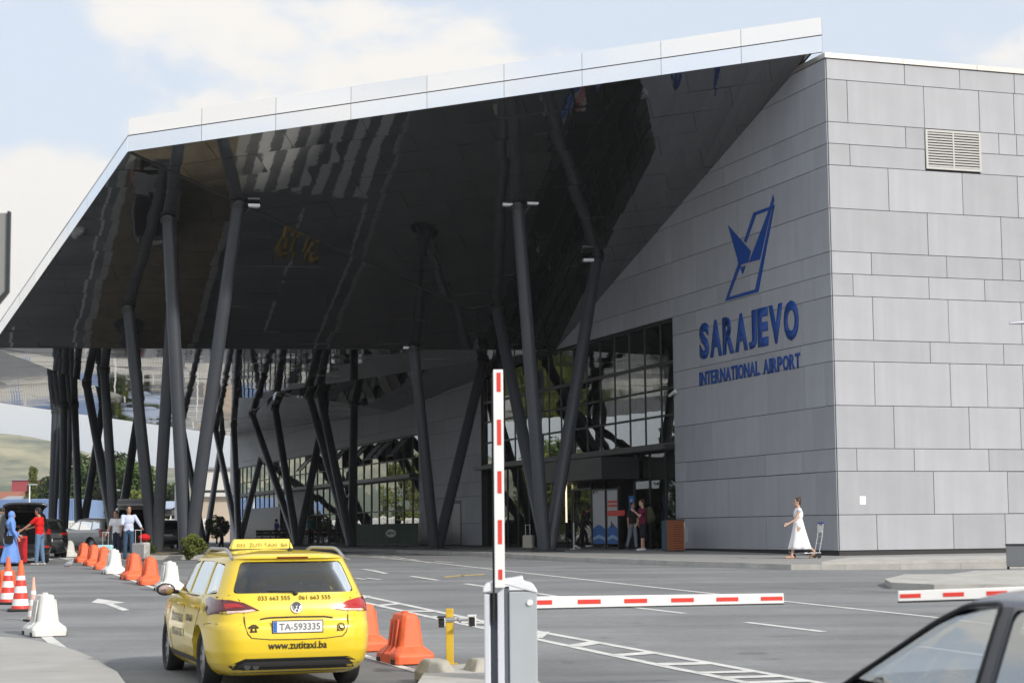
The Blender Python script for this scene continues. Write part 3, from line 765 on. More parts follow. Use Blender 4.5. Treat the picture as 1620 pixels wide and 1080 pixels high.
# ------------------------------------------------------------------ wall lettering and emblem
sgn = thing('airport_sign', 'blue emblem and raised lettering SARAJEVO INTERNATIONAL AIRPORT on the shaded wall', 'sign', B(*(wall(1266, 610)[0], 0.03, wall(1266, 610)[1])))
def wall_word(word, xl, yl0, yl1, xr, yr0, yr1, off):
    t0, z0a = wall(xl, yl0, .035); _, z1a = wall(xl, yl1, .035); t1, z0b = wall(xr, yr0, .035); _, z1b = wall(xr, yr1, .035)
    z0 = (z0a + z0b) / 2; z1 = (z1a + z1b) / 2
    cu = bpy.data.curves.new('w', 'FONT'); cu.size = 1
    adv = []; tot = 0
    W = {'I': .30, 'J': .50, 'E': .62, 'S': .66, 'A': .80, 'R': .74, 'V': .80, 'O': .84, 'N': .80, 'T': .66, 'L': .58, 'P': .68, ' ': .42}
    tot = sum(W[c] for c in word) + .07 * (len(word) - 1); s = 0.0; L = abs(t0 - t1)
    for c in word:
        if c != ' ':
            a = t0 - L * s / tot; w = L * W[c] / tot
            text_obj('letter', c, -UU, (0, 0, 1), B(a, .036, z0), z1 - z0, w, M_blue, .02, offset=off, parent=sgn)
        s += W[c] + .07
wall_word('SARAJEVO', 1107.5, 568, 511, 1264.5, 537.5, 473, 0.046)
wall_word('INTERNATIONAL AIRPORT', 1107, 610.5, 589.5, 1266.5, 581.8, 557, 0.03)
def emblem(pts, name='emblem_piece', hole=None):
    P = [B(*(wall(1060 + x / 3.0, 280 + y / 3.0, .035)[0], .036, wall(1060 + x / 3.0, 280 + y / 3.0, .035)[1])) for x, y in pts]
    mb = MB(); mb.prism(P, -VV * .02); return mb.build(name, M_blue, sgn)
emblem([(398, 170), (497, 133), (495, 148), (406, 182)])
emblem([(398, 170), (409, 181), (362, 312), (353, 303)])
emblem([(497, 133), (420, 545), (406, 533), (487, 146)])
emblem([(420, 545), (263, 588), (280, 570), (406, 533)])
emblem([(263, 588), (325, 412), (337, 420), (280, 570)])
emblem([(491, 86), (495, 110), (488, 136), (474, 141)])
emblem([(277, 230), (384, 352), (371, 406), (327, 418), (321, 385)])
emblem([(474, 148), (482, 146), (428, 391), (375, 405), (397, 350)])
emblem([(334, 430), (359, 422), (347, 460)])

# ------------------------------------------------------------------ canopy
can = thing('entrance_canopy', 'large folded canopy with mirror-dark soffit and polished fascia over the forecourt', 'canopy', B(10, 0))
t_, z_ = wall(1283, 85); P1 = B(t_, 0, z_)
t_, z_ = wall(880, 553); LL = B(t_, 0, z_)
P2 = at(203, 240, 58.0); QQ = at(-14, 549.5, 74.0)
t_, z_ = wall(364, 688); E1 = B(t_, 0, z_)
E2 = at(-60, 628, 97.0)
t_, z_ = wall(622, 651); MM = B(t_, 0, z_); NN = B(t_, 6.5, 8.42)
E3 = at(-160, 596, 86.0)      # outer edge swells outwards, off the picture
def clip_poly(poly, n, d):
    out = []
    for i in range(len(poly)):
        a, b = poly[i], poly[(i + 1) % len(poly)]; da = a.dot(n) - d; db = b.dot(n) - d
        if da >= 0: out.append(a)
        if (da >= 0) != (db >= 0): out.append(a + (b - a) * (da / (da - db)))
    return out
PANES = []
def facet(tri, e, wid, length, tilt, stagger=True, gap=0.014):
    n = (tri[1] - tri[0]).cross(tri[2] - tri[0]).normalized()
    if n.z < 0: n = -n
    e = (e - n * e.dot(n)).normalized(); f = n.cross(e)
    ss = [p.dot(e) for p in tri]; ts = [p.dot(f) for p in tri]
    t = min(ts); k = 0
    while t < max(ts):
        s = min(ss) - (length * .5 if (k % 2 and stagger) else 0)
        while s < max(ss):
            poly = list(tri)
            for nn, dd in ((e, s + gap / 2), (-e, -(s + length - gap / 2)), (f, t + gap / 2), (-f, -(t + wid - gap / 2))):
                poly = clip_poly(poly, nn, dd)
                if len(poly) < 3: break
            if len(poly) >= 3:
                q = []
                for p in poly:
                    if not q or (p - q[-1]).length > .01: q.append(p)
                if len(q) > 2 and (q[0] - q[-1]).length < .01: q.pop()
                ar = Vector((0, 0, 0))
                for i in range(len(q)): ar += q[i].cross(q[(i + 1) % len(q)])
                if len(q) >= 3 and ar.length / 2 > 0.02:
                    c = sum(q, Vector()) / len(q)
                    R = Matrix.Rotation(rnd.gauss(0, tilt), 3, e) @ Matrix.Rotation(rnd.gauss(0, tilt), 3, f)
                    q2 = [R @ (p - c) for p in q]
                    mb = MB(); mb.prism(q2, n * .025); o = mb.build('soffit_panel', M_soffit); o.location = c; adopt(o, can)
            s += length
        t += wid; k += 1
    # backing sheet above
    mb = MB(); mb.prism([p + n * .09 for p in tri], n * .02); mb.build('soffit_backing', M_backing, can)
fe = (P1 - P2).normalized()
facet([P1, P2, LL], fe, 1.29, 2.57, 0.0055)
facet([P2, QQ, LL], (LL - QQ).normalized(), 1.29, 3.9, 0.0036)
for _t in ([LL, QQ, NN], [NN, QQ, E1], [LL, NN, MM], [MM, NN, E1]): facet(_t, (LL - QQ).normalized(), 2.2, 7.0, 0.0022)
facet([QQ, E2, E1], (LL - QQ).normalized(), 2.2, 7.0, 0.0016)
facet([QQ, E3, E2], (LL - QQ).normalized(), 2.6, 8.0, 0.0016)
# crease trims
def trim(a, b, r=0.03, m=None, name='crease_trim'):
    mb = MB(); mb.tube(a, b, r, r, 6); mb.build(name, m or M_backing, can)
trim(P2, LL, .045); trim(LL, QQ, .02); trim(P1, LL, .035); trim(LL, MM, .035); trim(MM, E1, .035)
# fascia: two courses of polished panels; the upper one leans back slightly
def fascia(a, b, n, h0=0.50, h1=0.50, lean=None, z=Vector((0, 0, 1))):
    d = (b - a) / n; out = Vector((d.y, -d.x, 0)).normalized()
    if out.dot(CAM - a) < 0: out = -out
    lean = lean if lean is not None else 0.03
    for i in range(n):
        p = a + d * i; q = a + d * (i + 1); g = d.normalized() * .006
        for (za, zb, ea, eb, nm) in ((0.0, h0 - .018, .0, .0, 'fascia_panel'), (h0 + .018, h0 + h1, -.01, -lean, 'fascia_panel')):
            mb = MB(); vs = []
            t1 = rnd.gauss(0, .0015)
            for (P, zz, e) in ((p + g, za, ea), (q - g, za, ea), (q - g, zb, eb + t1), (p + g, zb, eb + t1)):
                vs.append(P + z * zz + out * (e + .02))
            mb.prism(vs, -out * .02); mb.build(nm, M_mirror, can)
    mb = MB(); mb.prism([a - out * .03, b - out * .03, b + z * (h0 + h1 - .02) - out * .03, a + z * (h0 + h1 - .02) - out * .03], -out * .05); mb.build('fascia_backing', M_backing, can)
    # drip line between soffit and fascia
    mb = MB(); mb.tube(a + z * h0 + out * .012, b + z * h0 + out * .012, .012, .012, 5); mb.build('fascia_joint', M_backing, can)
a0 = P2; b0 = P1 + (P1 - P2).normalized() * 0.35
fascia(a0, b0, 9, .52, .56)
fascia(QQ, P2, 8, .50, .10)
fascia(E3, QQ, 10, .50, .45)
fascia(E2, E3, 10, .5, .4); fascia(E1, E2, 8, .30, .05)
# roof deck closes the canopy from above
rfd = MB()
def up_(p, h=.95): return p + Vector((0, 0, h))
for tri in ((P1, P2, LL), (P2, QQ, LL), (LL, QQ, NN), (NN, QQ, E1), (LL, NN, MM), (MM, NN, E1), (QQ, E2, E1), (QQ, E3, E2)):
    rfd.add([up_(p, .58) for p in tri], [(0, 1, 2)])
rfd.build('roof_deck', MATS['roof_membrane'], can)

# ------------------------------------------------------------------ column clusters
FACETS = [(P1, P2, LL), (P2, QQ, LL), (LL, QQ, NN), (NN, QQ, E1), (LL, NN, MM), (MM, NN, E1), (QQ, E2, E1), (QQ, E3, E2)]
def soff_hit(x, y):
    d = pray(x, y); best = None
    for tri in FACETS:
        n = (tri[1] - tri[0]).cross(tri[2] - tri[0]); k = (tri[0] - CAM).dot(n) / d.dot(n)
        if k <= 0: continue
        P = CAM + d * k
        s = [(tri[(i + 1) % 3] - tri[i]).cross(P - tri[i]).dot(n) for i in range(3)]
        ok = all(q >= -1e-6 for q in s) or all(q <= 1e-6 for q in s)
        if ok and (best is None or k < best[0]): best = (k, P)
    if best is None:
        n = (E1 - LL).cross(QQ - LL); k = (LL - CAM).dot(n) / d.dot(n); return CAM + d * k
    return best[1]
def on_row(x, w):
    """point of the row w metres out from the wall that lies on image column x"""
    k = (pray(x, 860).x) / pray(x, 860).y; O = B(0, w)
    t = (O.x - k * O.y) / (k * UU.y - UU.x); return B(t, w)
def cluster(bx, w, tops, label, rad0=.22, lamps=()):
    b = on_row(bx, w); zt = gz(b.y) + (.13 if w < 7 else .15); b.z = zt
    th = thing('column_cluster', label, 'column', b, 0, 'leaning steel columns carrying the canopy')
    f = MB(); f.lathe([(.62, 0), (.62, .03), (.34, .05)], b, 20); f.build('base_plate', M_dkmetal, th)
    out = []
    for k, (x, y) in enumerate(tops):
        T = soff_hit(x, y); d = T - b
        off = Vector((d.x, d.y, 0)); off = off.normalized() * .12 if off.length > .1 else Vector()
        mb = MB(); mb.tube(b + off * (1 if len(tops) > 1 else 0), T + d.normalized() * .12, rad0, rad0 * .93, 22); mb.build('leg', M_column, th, smooth=True, sharp=60)
        c = MB(); c.tube(T - d.normalized() * .16, T + Vector((0, 0, .02)), rad0 * 1.12, rad0 * 1.12, 22); c.build('collar', M_dkmetal, th, smooth=True, sharp=60)
        out.append((T, d.normalized()))
    for (x, y, k) in lamps:
        T, dn = out[k]; 
        # flood lamp on a bracket, at the height read from the picture
        s = (T.z - (CAMZ + pray(x, y).z / pray(x, y).y * T.y)) / dn.z
        P = T - dn * max(.5, s)
        Q = at(x, y, P.y)
        fl = MB(); fl.tube(P, Q, .035, .035, 8, True, M_dkmetal)
        fl.box(Q + Vector((0, -.05, 0)), (.40, .30, .09), 0.2, M_alu); fl.box(Q + Vector((0, -.05, -.052)), (.34, .24, .02), 0.2, M_whitep)
        fl.build('flood_lamp', None, th)
    return th
cluster(866, 4.6, [(786, 487), (819, 325), (945, 405)], 'three leaning dark columns meeting at one foot before the entrance glass', .235, lamps=[(803, 324, 1), (842, 322, 1), (930, 412, 2)])
cluster(690, 4.6, [(655, 550), (765, 571)], 'pair of dark columns spreading from one foot left of the tall boom', .235, lamps=[(645, 550, 0), (771, 498, 1)])
cluster(557, 4.6, [(489, 625), (506, 621), (560, 640)], 'three dark columns from one foot at the end of the green cafe fence', .225)
cluster(471, 4.6, [(399, 655), (435, 644), (513, 652)], 'dark column cluster right behind the roof sign of the taxi', .225)
cluster(378, 4.6, [(341, 679), (370, 672), (423, 683)], 'dark columns at the far corner of the building beside the topiary', .225)
cluster(325, 4.6, [(352, 685), (288, 672)], 'farthest inner dark columns between the building end and the near outer pair', .225)
cluster(297, 16.3, [(266, 345), (377, 322)], 'nearest outer pair of columns spreading above the taxi roof, beside the green bush', .235, lamps=[(402, 326, 1)])
cluster(247, 16.3, [(203, 487), (273, 470)], 'outer column pair whose foot stands left of the parked grey car', .235, lamps=[(182, 500, 0)] if False else ())
cluster(185, 16.3, [(137, 606), (165, 585), (222, 630)], 'three outer columns rising behind the two men with suitcases', .225)
cluster(126, 16.3, [(118, 640), (163, 640)], 'outer column pair behind the first orange road barriers', .225)
cluster(99, 16.3, [(101, 640), (112, 646)], 'outer columns just right of the dark parked estate car', .225)
cluster(80, 16.3, [(87, 650), (95, 650)], 'farthest outer column pair at the left, behind the open tailgate car', .22)
# ------------------------------------------------------------------ vehicles
M_tire = M_black
M_rim = mat('alloy_rim', (0.50, 0.50, 0.52), 0.32, metal=0.85)
M_cabin = mat('cabin_trim', (0.03, 0.03, 0.033), 0.8)
M_seat = mat('seat_cloth', (0.05, 0.05, 0.055), 0.9)
M_tail = mat('tail_lamp_red', (0.42, 0.012, 0.012), 0.12, coat=0.8)
M_taild = mat('tail_lamp_dark', (0.10, 0.008, 0.010), 0.10, coat=0.9)
M_tailw = mat('tail_lamp_clear', (0.75, 0.55, 0.52), 0.15, coat=0.8)
M_carglass = glass_mat('car_glass', (0.22, 0.25, 0.27), refl=1.7, ior=1.55)
M_carglass_l = glass_mat('car_glass_light', (0.60, 0.64, 0.65), refl=1.0, ior=1.5)
M_carglass_s = glass_mat('car_glass_clear', (0.74, 0.77, 0.78), refl=.42, ior=1.45)
M_chrome = mat('chrome', (0.75, 0.75, 0.77), 0.12, metal=1.0)
M_gap = mat('panel_gap_black', (0.012, 0.012, 0.012), 0.6)

class Body:
    def __init__(s, levels, xc, nr=7.0, nf=4.5, bow=0.0):
        L = np.array(levels, float); s.xc = xc; s.nr = nr; s.nf = nf
        z = np.unique(np.concatenate([np.linspace(L[0, 0], L[-1, 0], 44), L[:, 0]]))
        ker = 0.022
        def sm(col):
            out = []
            for q in z:
                ww = np.array([.25, .5, .25]); out.append(float(np.dot(ww, np.interp([q - ker, q, q + ker], L[:, 0], L[:, col]))))
            return np.array(out)
        s.z = z; s.xr = sm(1); s.xf = sm(2); s.hw = sm(3); s.cache = {}
        s.hw[-1] = L[-1, 3]; s.hw[0] = L[0, 3]
    def prm(s, z): return (float(np.interp(z, s.z, s.xr)), float(np.interp(z, s.z, s.xf)), float(np.interp(z, s.z, s.hw)))
    def ring(s, z, N=80, inset=0.0):
        xr, xf, hw = s.prm(z); pts = []
        xr += inset; xf -= inset; hw = max(.02, hw - inset)
        for i in range(N):
            t = 2 * math.pi * (i + .5) / N; c, q = math.cos(t), math.sin(t)
            if c < 0: a = s.xc - xr; n = s.nr
            else: a = xf - s.xc; n = s.nf
            x = s.xc + math.copysign(abs(c) ** (2 / n) * a, c); y = math.copysign(abs(q) ** (2 / n) * hw, q)
            pts.append(Vector((x, y, z)))
        return pts
    def solid(s, name, m, z0=None, z1=None, inset=0.0, N=80):
        mb = MB(); zs = [q for q in s.z if (z0 is None or q > z0 + .004) and (z1 is None or q < z1 - .004)]
        if z0 is not None: zs = [z0] + zs
        if z1 is not None: zs = zs + [z1]
        for q in zs: mb.v += s.ring(q, N, inset)
        n = len(zs)
        for k in range(n - 1):
            for i in range(N): mb.f.append([k * N + i, k * N + (i + 1) % N, (k + 1) * N + (i + 1) % N, (k + 1) * N + i]); mb.m.append(0)
        # caps as fans to the centre line
        for k, rev in ((0, True), (n - 1, False)):
            c = len(mb.v); mb.v.append(sum((mb.v[k * N + i] for i in range(N)), Vector()) / N + Vector((0, 0, .006 if not rev else 0)))
            for i in range(N):
                f = [c, k * N + i, k * N + (i + 1) % N]; mb.f.append(f[::-1] if rev else f); mb.m.append(0)
        return mb.build(name, m)
    def side(s, x, z, sg=1, off=0.0):
        xr, xf, hw = s.prm(z)
        a = (s.xc - xr) if x < s.xc else (xf - s.xc); n = s.nr if x < s.xc else s.nf
        r = min(.999, abs(x - s.xc) / a); y = hw * (1 - r ** n) ** (1 / n)
        return Vector((x, sg * (y + off), z))
    def rear(s, y, z, off=0.0):
        xr, xf, hw = s.prm(z); r = min(.9995, abs(y) / hw)
        return Vector((s.xc - (s.xc - xr) * (1 - r ** s.nr) ** (1 / s.nr) - off, y, z))
    def front(s, y, z, off=0.0):
        xr, xf, hw = s.prm(z); r = min(.9995, abs(y) / hw)
        return Vector((s.xc + (xf - s.xc) * (1 - r ** s.nf) ** (1 / s.nf) + off, y, z))
    def wrap(s, q, z, off=0.0, sg=1):
        """q metres round the outline from the rear centre"""
        key = round(z, 3)
        if key not in s.cache:
            xr, xf, hw = s.prm(z); P = []
            for i in range(241):
                t = math.pi - (math.pi / 2) * (i / 240) ** .6; c, k = math.cos(t), math.sin(t)
                P.append((s.xc - abs(c) ** (2 / s.nr) * (s.xc - xr), abs(k) ** (2 / s.nr) * hw))
            P = np.array(P); d = np.concatenate([[0], np.cumsum(np.hypot(*np.diff(P, axis=0).T))]); s.cache[key] = (P, d)
        P, d = s.cache[key]; x = float(np.interp(q, d, P[:, 0])); y = float(np.interp(q, d, P[:, 1]))
        x2 = float(np.interp(q + .01, d, P[:, 0])); y2 = float(np.interp(q + .01, d, P[:, 1])); t = Vector((x2 - x, y2 - y, 0)).normalized(); n = Vector((-t.y, t.x, 0))
        p = Vector((x, y, z)) + n * off
        return Vector((p.x, p.y * sg, p.z))
def poly_span(poly, z):
    xs = []
    for i in range(len(poly)):
        (a, za), (b, zb) = poly[i], poly[(i + 1) % len(poly)]
        if (za - z) * (zb - z) <= 0 and za != zb: xs.append(a + (b - a) * (z - za) / (zb - za))
    return (min(xs), max(xs)) if xs else None
def round_poly(poly, r=0.05, k=4):
    out = []; n = len(poly)
    for i in range(n):
        p = Vector((*poly[i], 0)); a = Vector((*poly[i - 1], 0)); b = Vector((*poly[(i + 1) % n], 0))
        ra = min(r, (a - p).length * .45); rb = min(r, (b - p).length * .45)
        p0 = p + (a - p).normalized() * ra; p1 = p + (b - p).normalized() * rb
        for j in range(k + 1):
            t = j / k; q = p0 * (1 - t) ** 2 + p * 2 * t * (1 - t) + p1 * t * t; out.append((q.x, q.y))
    return out
def patch(fn, poly, name, m, parent, nx=10, nz=8, thick=0.0, smooth=True):
    """a skin that follows the body; poly lives in (coordinate, z)"""
    zs = [p[1] for p in poly]; z0, z1 = min(zs), max(zs); mb = MB(); rows = []
    for j in range(nz + 1):
        z = z0 + (z1 - z0) * (j / nz); z = min(max(z, z0 + 1e-4), z1 - 1e-4)
        a, b = poly_span(poly, z); rows.append([fn(a + (b - a) * i / nx, z) for i in range(nx + 1)])
    for r in rows: mb.v += r
    for j in range(nz):
        for i in range(nx): k = j * (nx + 1) + i; mb.f.append([k, k + 1, k + nx + 2, k + nx + 1]); mb.m.append(0)
    o = mb.build(name, m, parent, smooth=smooth, sharp=60)
    if thick:
        sol = o.modifiers.new('solid', 'SOLIDIFY'); sol.thickness = thick; sol.offset = 0
    return o
def boolean(o, cutter, name=None):
    md = o.modifiers.new('cut', 'BOOLEAN'); md.operation = 'DIFFERENCE'; md.object = cutter; md.solver = 'EXACT'
def rect_tube(poly3, vec, m): mb = MB(); mb.prism(poly3, vec); return mb.build('cutter', m)
def wheel(parent, x, y, r=.315, w=.205, rim=.215, spokes=10):
    sg = 1 if y > 0 else -1
    h = bpy.data.objects.new('wheel', None)
    mb = MB(); pr = [(rim + .012, -w / 2 + .02), (r - .03, -w / 2), (r - .006, -w / 2 + .02), (r, -w / 2 + .05), (r, w / 2 - .05), (r - .006, w / 2 - .02), (r - .03, w / 2), (rim + .012, w / 2 - .01), (rim - .005, w / 2 - .03), (rim - .005, -w / 2 + .03)]
    N = 32; vs = []
    for rr, a in pr:
        for i in range(N): t = 2 * math.pi * i / N; vs.append((x + rr * math.cos(t), y + a * sg, r + rr * math.sin(t)))
    fs = []; n = len(pr)
    for k in range(n):
        for i in range(N): q = (k * N + i, k * N + (i + 1) % N, ((k + 1) % n) * N + (i + 1) % N, ((k + 1) % n) * N + i); fs.append(q if sg < 0 else q[::-1])
    mb.add(vs, fs); wh = mb.build('wheel', M_tire, parent, smooth=True, sharp=40)
    rm = MB(); rr = rim
    yo = y + sg * (w / 2 - .035)
    for k in range(spokes):
        t = 2 * math.pi * k / spokes; d = Vector((math.cos(t), 0, math.sin(t))); e = Vector((-math.sin(t), 0, math.cos(t)))
        c = Vector((x, yo, r)); vs = [c + d * .045 + e * .022, c + d * (rr - .01) + e * .028, c + d * (rr - .01) - e * .028, c + d * .045 - e * .022]
        rm.prism(vs, Vector((0, -sg * .03, 0)))
    for a, b in ((rr - .016, rr + .004), (0.0, .062)):
        vs = []; fs = []
        for i in range(28):
            t = 2 * math.pi * i / 28
            for q in (a, b):
                for dy in (0, -sg * .03): vs.append((x + q * math.cos(t), yo + dy + sg * .004, r + q * math.sin(t)))
        for i in range(28):
            j = (i + 1) % 28
            for (p, q) in ((0, 2), (2, 3), (3, 1), (1, 0)): fs.append((i * 4 + p, i * 4 + q, j * 4 + q, j * 4 + p))
        rm.add(vs, fs)
    rmo = rm.build('rim', M_rim, wh)
    bm = bmesh.new(); bm.from_mesh(rmo.data); bmesh.ops.recalc_face_normals(bm, faces=bm.faces[:]); bm.to_mesh(rmo.data); bm.free()
    dk = MB(); dk.tube((x, yo - sg * .04, r), (x, yo - sg * .06, r), rr - .004, rr - .004, 24); dk.build('brake_disc', M_dkmetal, wh)
    bpy.data.objects.remove(h)
    return wh
def make_car(name, label, cat, levels, xc, paint, wb, wins, rearwin, glass=M_carglass, nr=7.0, nf=4.5, frontwin=None, rimr=.215, wr=.315, see=True, tail_open=None, extra_cut=None, track=.76, roofz=None, cavf=None, grp=None, arch=.37):
    car = thing(name, label, cat, (0, 0, 0), 0, grp)
    bd = Body(levels, xc, nr, nf)
    o = bd.solid('body', paint)
    cuts = []
    top = levels[-1][0]
    # cabin hollow
    cav = Body([[l[0], max(l[1] + .07, -9), min(l[2] - .07, cavf if cavf else l[2] - .07), max(.05, l[3] - (.06 if l[0] > .95 else .11))] for l in levels], xc, nr, nf)
    cv = cav.solid('cutter', M_cabin, z0=.52, z1=top - .045, N=48); cuts.append(cv)
    for poly in wins:
        P = [Vector((a, -1.6, b)) for a, b in round_poly(poly, .045, 3)]
        cuts.append(rect_tube(P, Vector((0, 3.2, 0)), M_gap))
    if rearwin:
        P = [Vector((-1.8, a, b)) for a, b in round_poly(rearwin, .05, 3)]
        cuts.append(rect_tube(P, Vector((1.8, 0, 0)) , M_gap))
    if frontwin:
        P = [Vector((xc + .25, a, b)) for a, b in round_poly(frontwin, .05, 3)]
        cuts.append(rect_tube(P, Vector((3.0, 0, 0)), M_gap))
    if tail_open: cuts.append(rect_tube([Vector((-1.8, a, b)) for a, b in round_poly(tail_open, .08, 3)], Vector((1.75, 0, 0)), M_cabin))
    for x in (0, wb):
        mb = MB(); mb.tube((x, -1.4, wr), (x, -.50, wr), arch, arch, 36); mb.tube((x, .50, wr), (x, 1.4, wr), arch, arch, 36); cuts.append(mb.build('cutter', M_gap))
    for c in cuts: boolean(o, c)
    applied(o)
    for c in cuts: bpy.data.objects.remove(c)
    me = o.data; 
    for i, x in enumerate(list(me.materials)):
        pass
    me.shade_smooth(); me.set_sharp_from_angle(angle=rad(32))
    adopt(o, car)
    for poly in wins:
        for sg in (1, -1):
            g = round_poly([(a, b) for a, b in poly], .045, 3)
            patch(lambda a, b, sg=sg: bd.side(a, b, sg, -.010), g, 'side_window', glass, car, 8, 8)
    if rearwin and not tail_open: patch(lambda a, b: bd.rear(a, b, -.010), round_poly(rearwin, .05, 3), 'rear_window', M_carglass if glass is M_carglass_l else glass, car, 14, 8)
    if frontwin: patch(lambda a, b: bd.front(a, b, -.012), round_poly(frontwin, .05, 3), 'windscreen', glass, car, 14, 8)
    for x in (0, wb):
        for y in (track, -track): wheel(car, x, y, wr, .205, rimr)
    un = MB(); un.box(((wb) / 2, 0, .30), (wb + 1.0, 1.0, .16)); un.build('underbody', M_blackp, car)
    # seats
    for x, ys in ((1.15, (.37, -.37)), (.22, (.42, 0, -.42))):
        for y in ys:
            st = MB(); R = Matrix.Rotation(rad(-14), 3, 'Y'); wd = .46 if x > 1 else .40
            st.box((x, y, .80), (.12, wd, .56), R=R); st.box((x + .26, y, .52), (.5, wd, .14)); st.box((x - .10, y, 1.16), (.09, .25, .15), R=R)
            st.build('seat', M_seat, car, bevel=.03)
    return car, bd, o
def arc_line(bd_fn, pts, name, m, parent, r=.004):
    mb = MB(); mb.path([bd_fn(*p) for p in pts], r, 5); return mb.build(name, m, parent)

# ---- yellow estate taxi
M_taxi = mat('taxi_yellow', (0.82, 0.59, 0.028), 0.27, coat=0.7, var=0.03, vscale=1.0, spec=0.5)
LV = [(.17, -.70, 3.20, .76), (.22, -.86, 3.38, .82), (.30, -.94, 3.46, .865), (.42, -.99, 3.50, .888), (.55, -1.005, 3.51, .897), (.66, -.995, 3.50, .900), (.715, -.975, 3.47, .898),
      (.735, -.945, 3.45, .896), (.80, -.942, 3.40, .892), (.87, -.930, 3.26, .884), (.92, -.912, 2.95, .872), (.965, -.893, 2.50, .858), (1.00, -.875, 2.18, .838), (1.05, -.855, 2.08, .818),
      (1.15, -.805, 1.90, .778), (1.25, -.750, 1.72, .738), (1.34, -.695, 1.53, .698), (1.385, -.668, 1.40, .675), (1.40, -.735, 1.36, .655), (1.42, -.735, 1.28, .630), (1.445, -.66, 1.08, .575), (1.462, -.50, .90, .48), (1.475, -.25, .70, .33), (1.482, .0, .5, .16)]
win_t = [[(1.00, 1.005), (1.86, 1.01), (1.40, 1.345), (1.03, 1.365)], [(.02, 1.005), (.95, 1.005), (.965, 1.365), (.12, 1.365)], [(-.56, 1.03), (-.05, 1.005), (.05, 1.36), (-.40, 1.34)]]
rw_t = [(-.66, 1.035), (.66, 1.035), (.545, 1.365), (-.545, 1.365)]
fw_t = [(-.70, 1.03), (.70, 1.03), (.56, 1.37), (-.56, 1.37)]
taxi, tb, tbody = make_car('yellow_taxi', 'yellow estate taxi seen from behind with phone numbers and a roof sign', 'taxi', LV, 1.15, M_taxi, 2.63, win_t, rw_t, frontwin=fw_t)
def tpatch(poly, name, m, off=.004, nx=12, nz=6, par=taxi, fn=None, r=.02):
    return patch(fn or (lambda a, b: tb.rear(a, b, off)), round_poly(poly, r, 3), name, m, par, nx, nz)
# tail lamps wrap round the corner
for sg, mm in ((1, M_taild), (-1, M_tail)):
    fn = lambda a, b, sg=sg: tb.wrap(a, b, .010, sg)
    lamp = patch(fn, round_poly([(.375, .850), (1.18, .80), (1.30, .985), (1.16, 1.0), (.60, .965)], .03, 3), 'tail_lamp', mm, taxi, 22, 7)
    fn2 = lambda a, b, sg=sg: tb.wrap(a, b, .013, sg)
    patch(fn2, round_poly([(.42, .850), (.74, .828), (.74, .862), (.46, .872)], .01, 2), 'reverse_light', M_tailw, lamp, 8, 3)
    patch(fn2, round_poly([(.52, .885), (.76, .878), (.78, .935), (.62, .935)], .01, 2), 'lamp_segment', M_tail, lamp, 8, 3)
    arc_line(fn2, [(.80, .825), (.80, .982)], 'lamp_seam', M_gap, lamp, .004)
# bumper diffuser, exhausts, brake light
patch(lambda a, b: tb.rear(a, b, .006), round_poly([(-.58, .36), (.58, .36), (.74, .255), (.74, .20), (-.74, .20), (-.74, .255)], .03, 3), 'rear_diffuser', M_blackp, taxi, 16, 4)
patch(lambda a, b: tb.rear(a, b, .012), round_poly([(-.56, .325), (.56, .325), (.64, .27), (-.64, .27)], .02, 3), 'diffuser_lip', mat('dark_grey_plastic', (0.045, 0.045, 0.045), 0.5), taxi, 16, 3)
for y in (.52, .43):
    mb = MB(); mb.tube((-.93, y, .275), (-.75, y, .275), .034, .034, 14); mb.build('exhaust_pipe', M_dkmetal, taxi)
patch(lambda a, b: tb.rear(a, b, .006), [(-.17, 1.395), (.17, 1.395), (.17, 1.415), (-.17, 1.415)], 'brake_light', mat('brake_light_red', (0.18, 0.01, 0.008), 0.2), taxi, 6, 2)
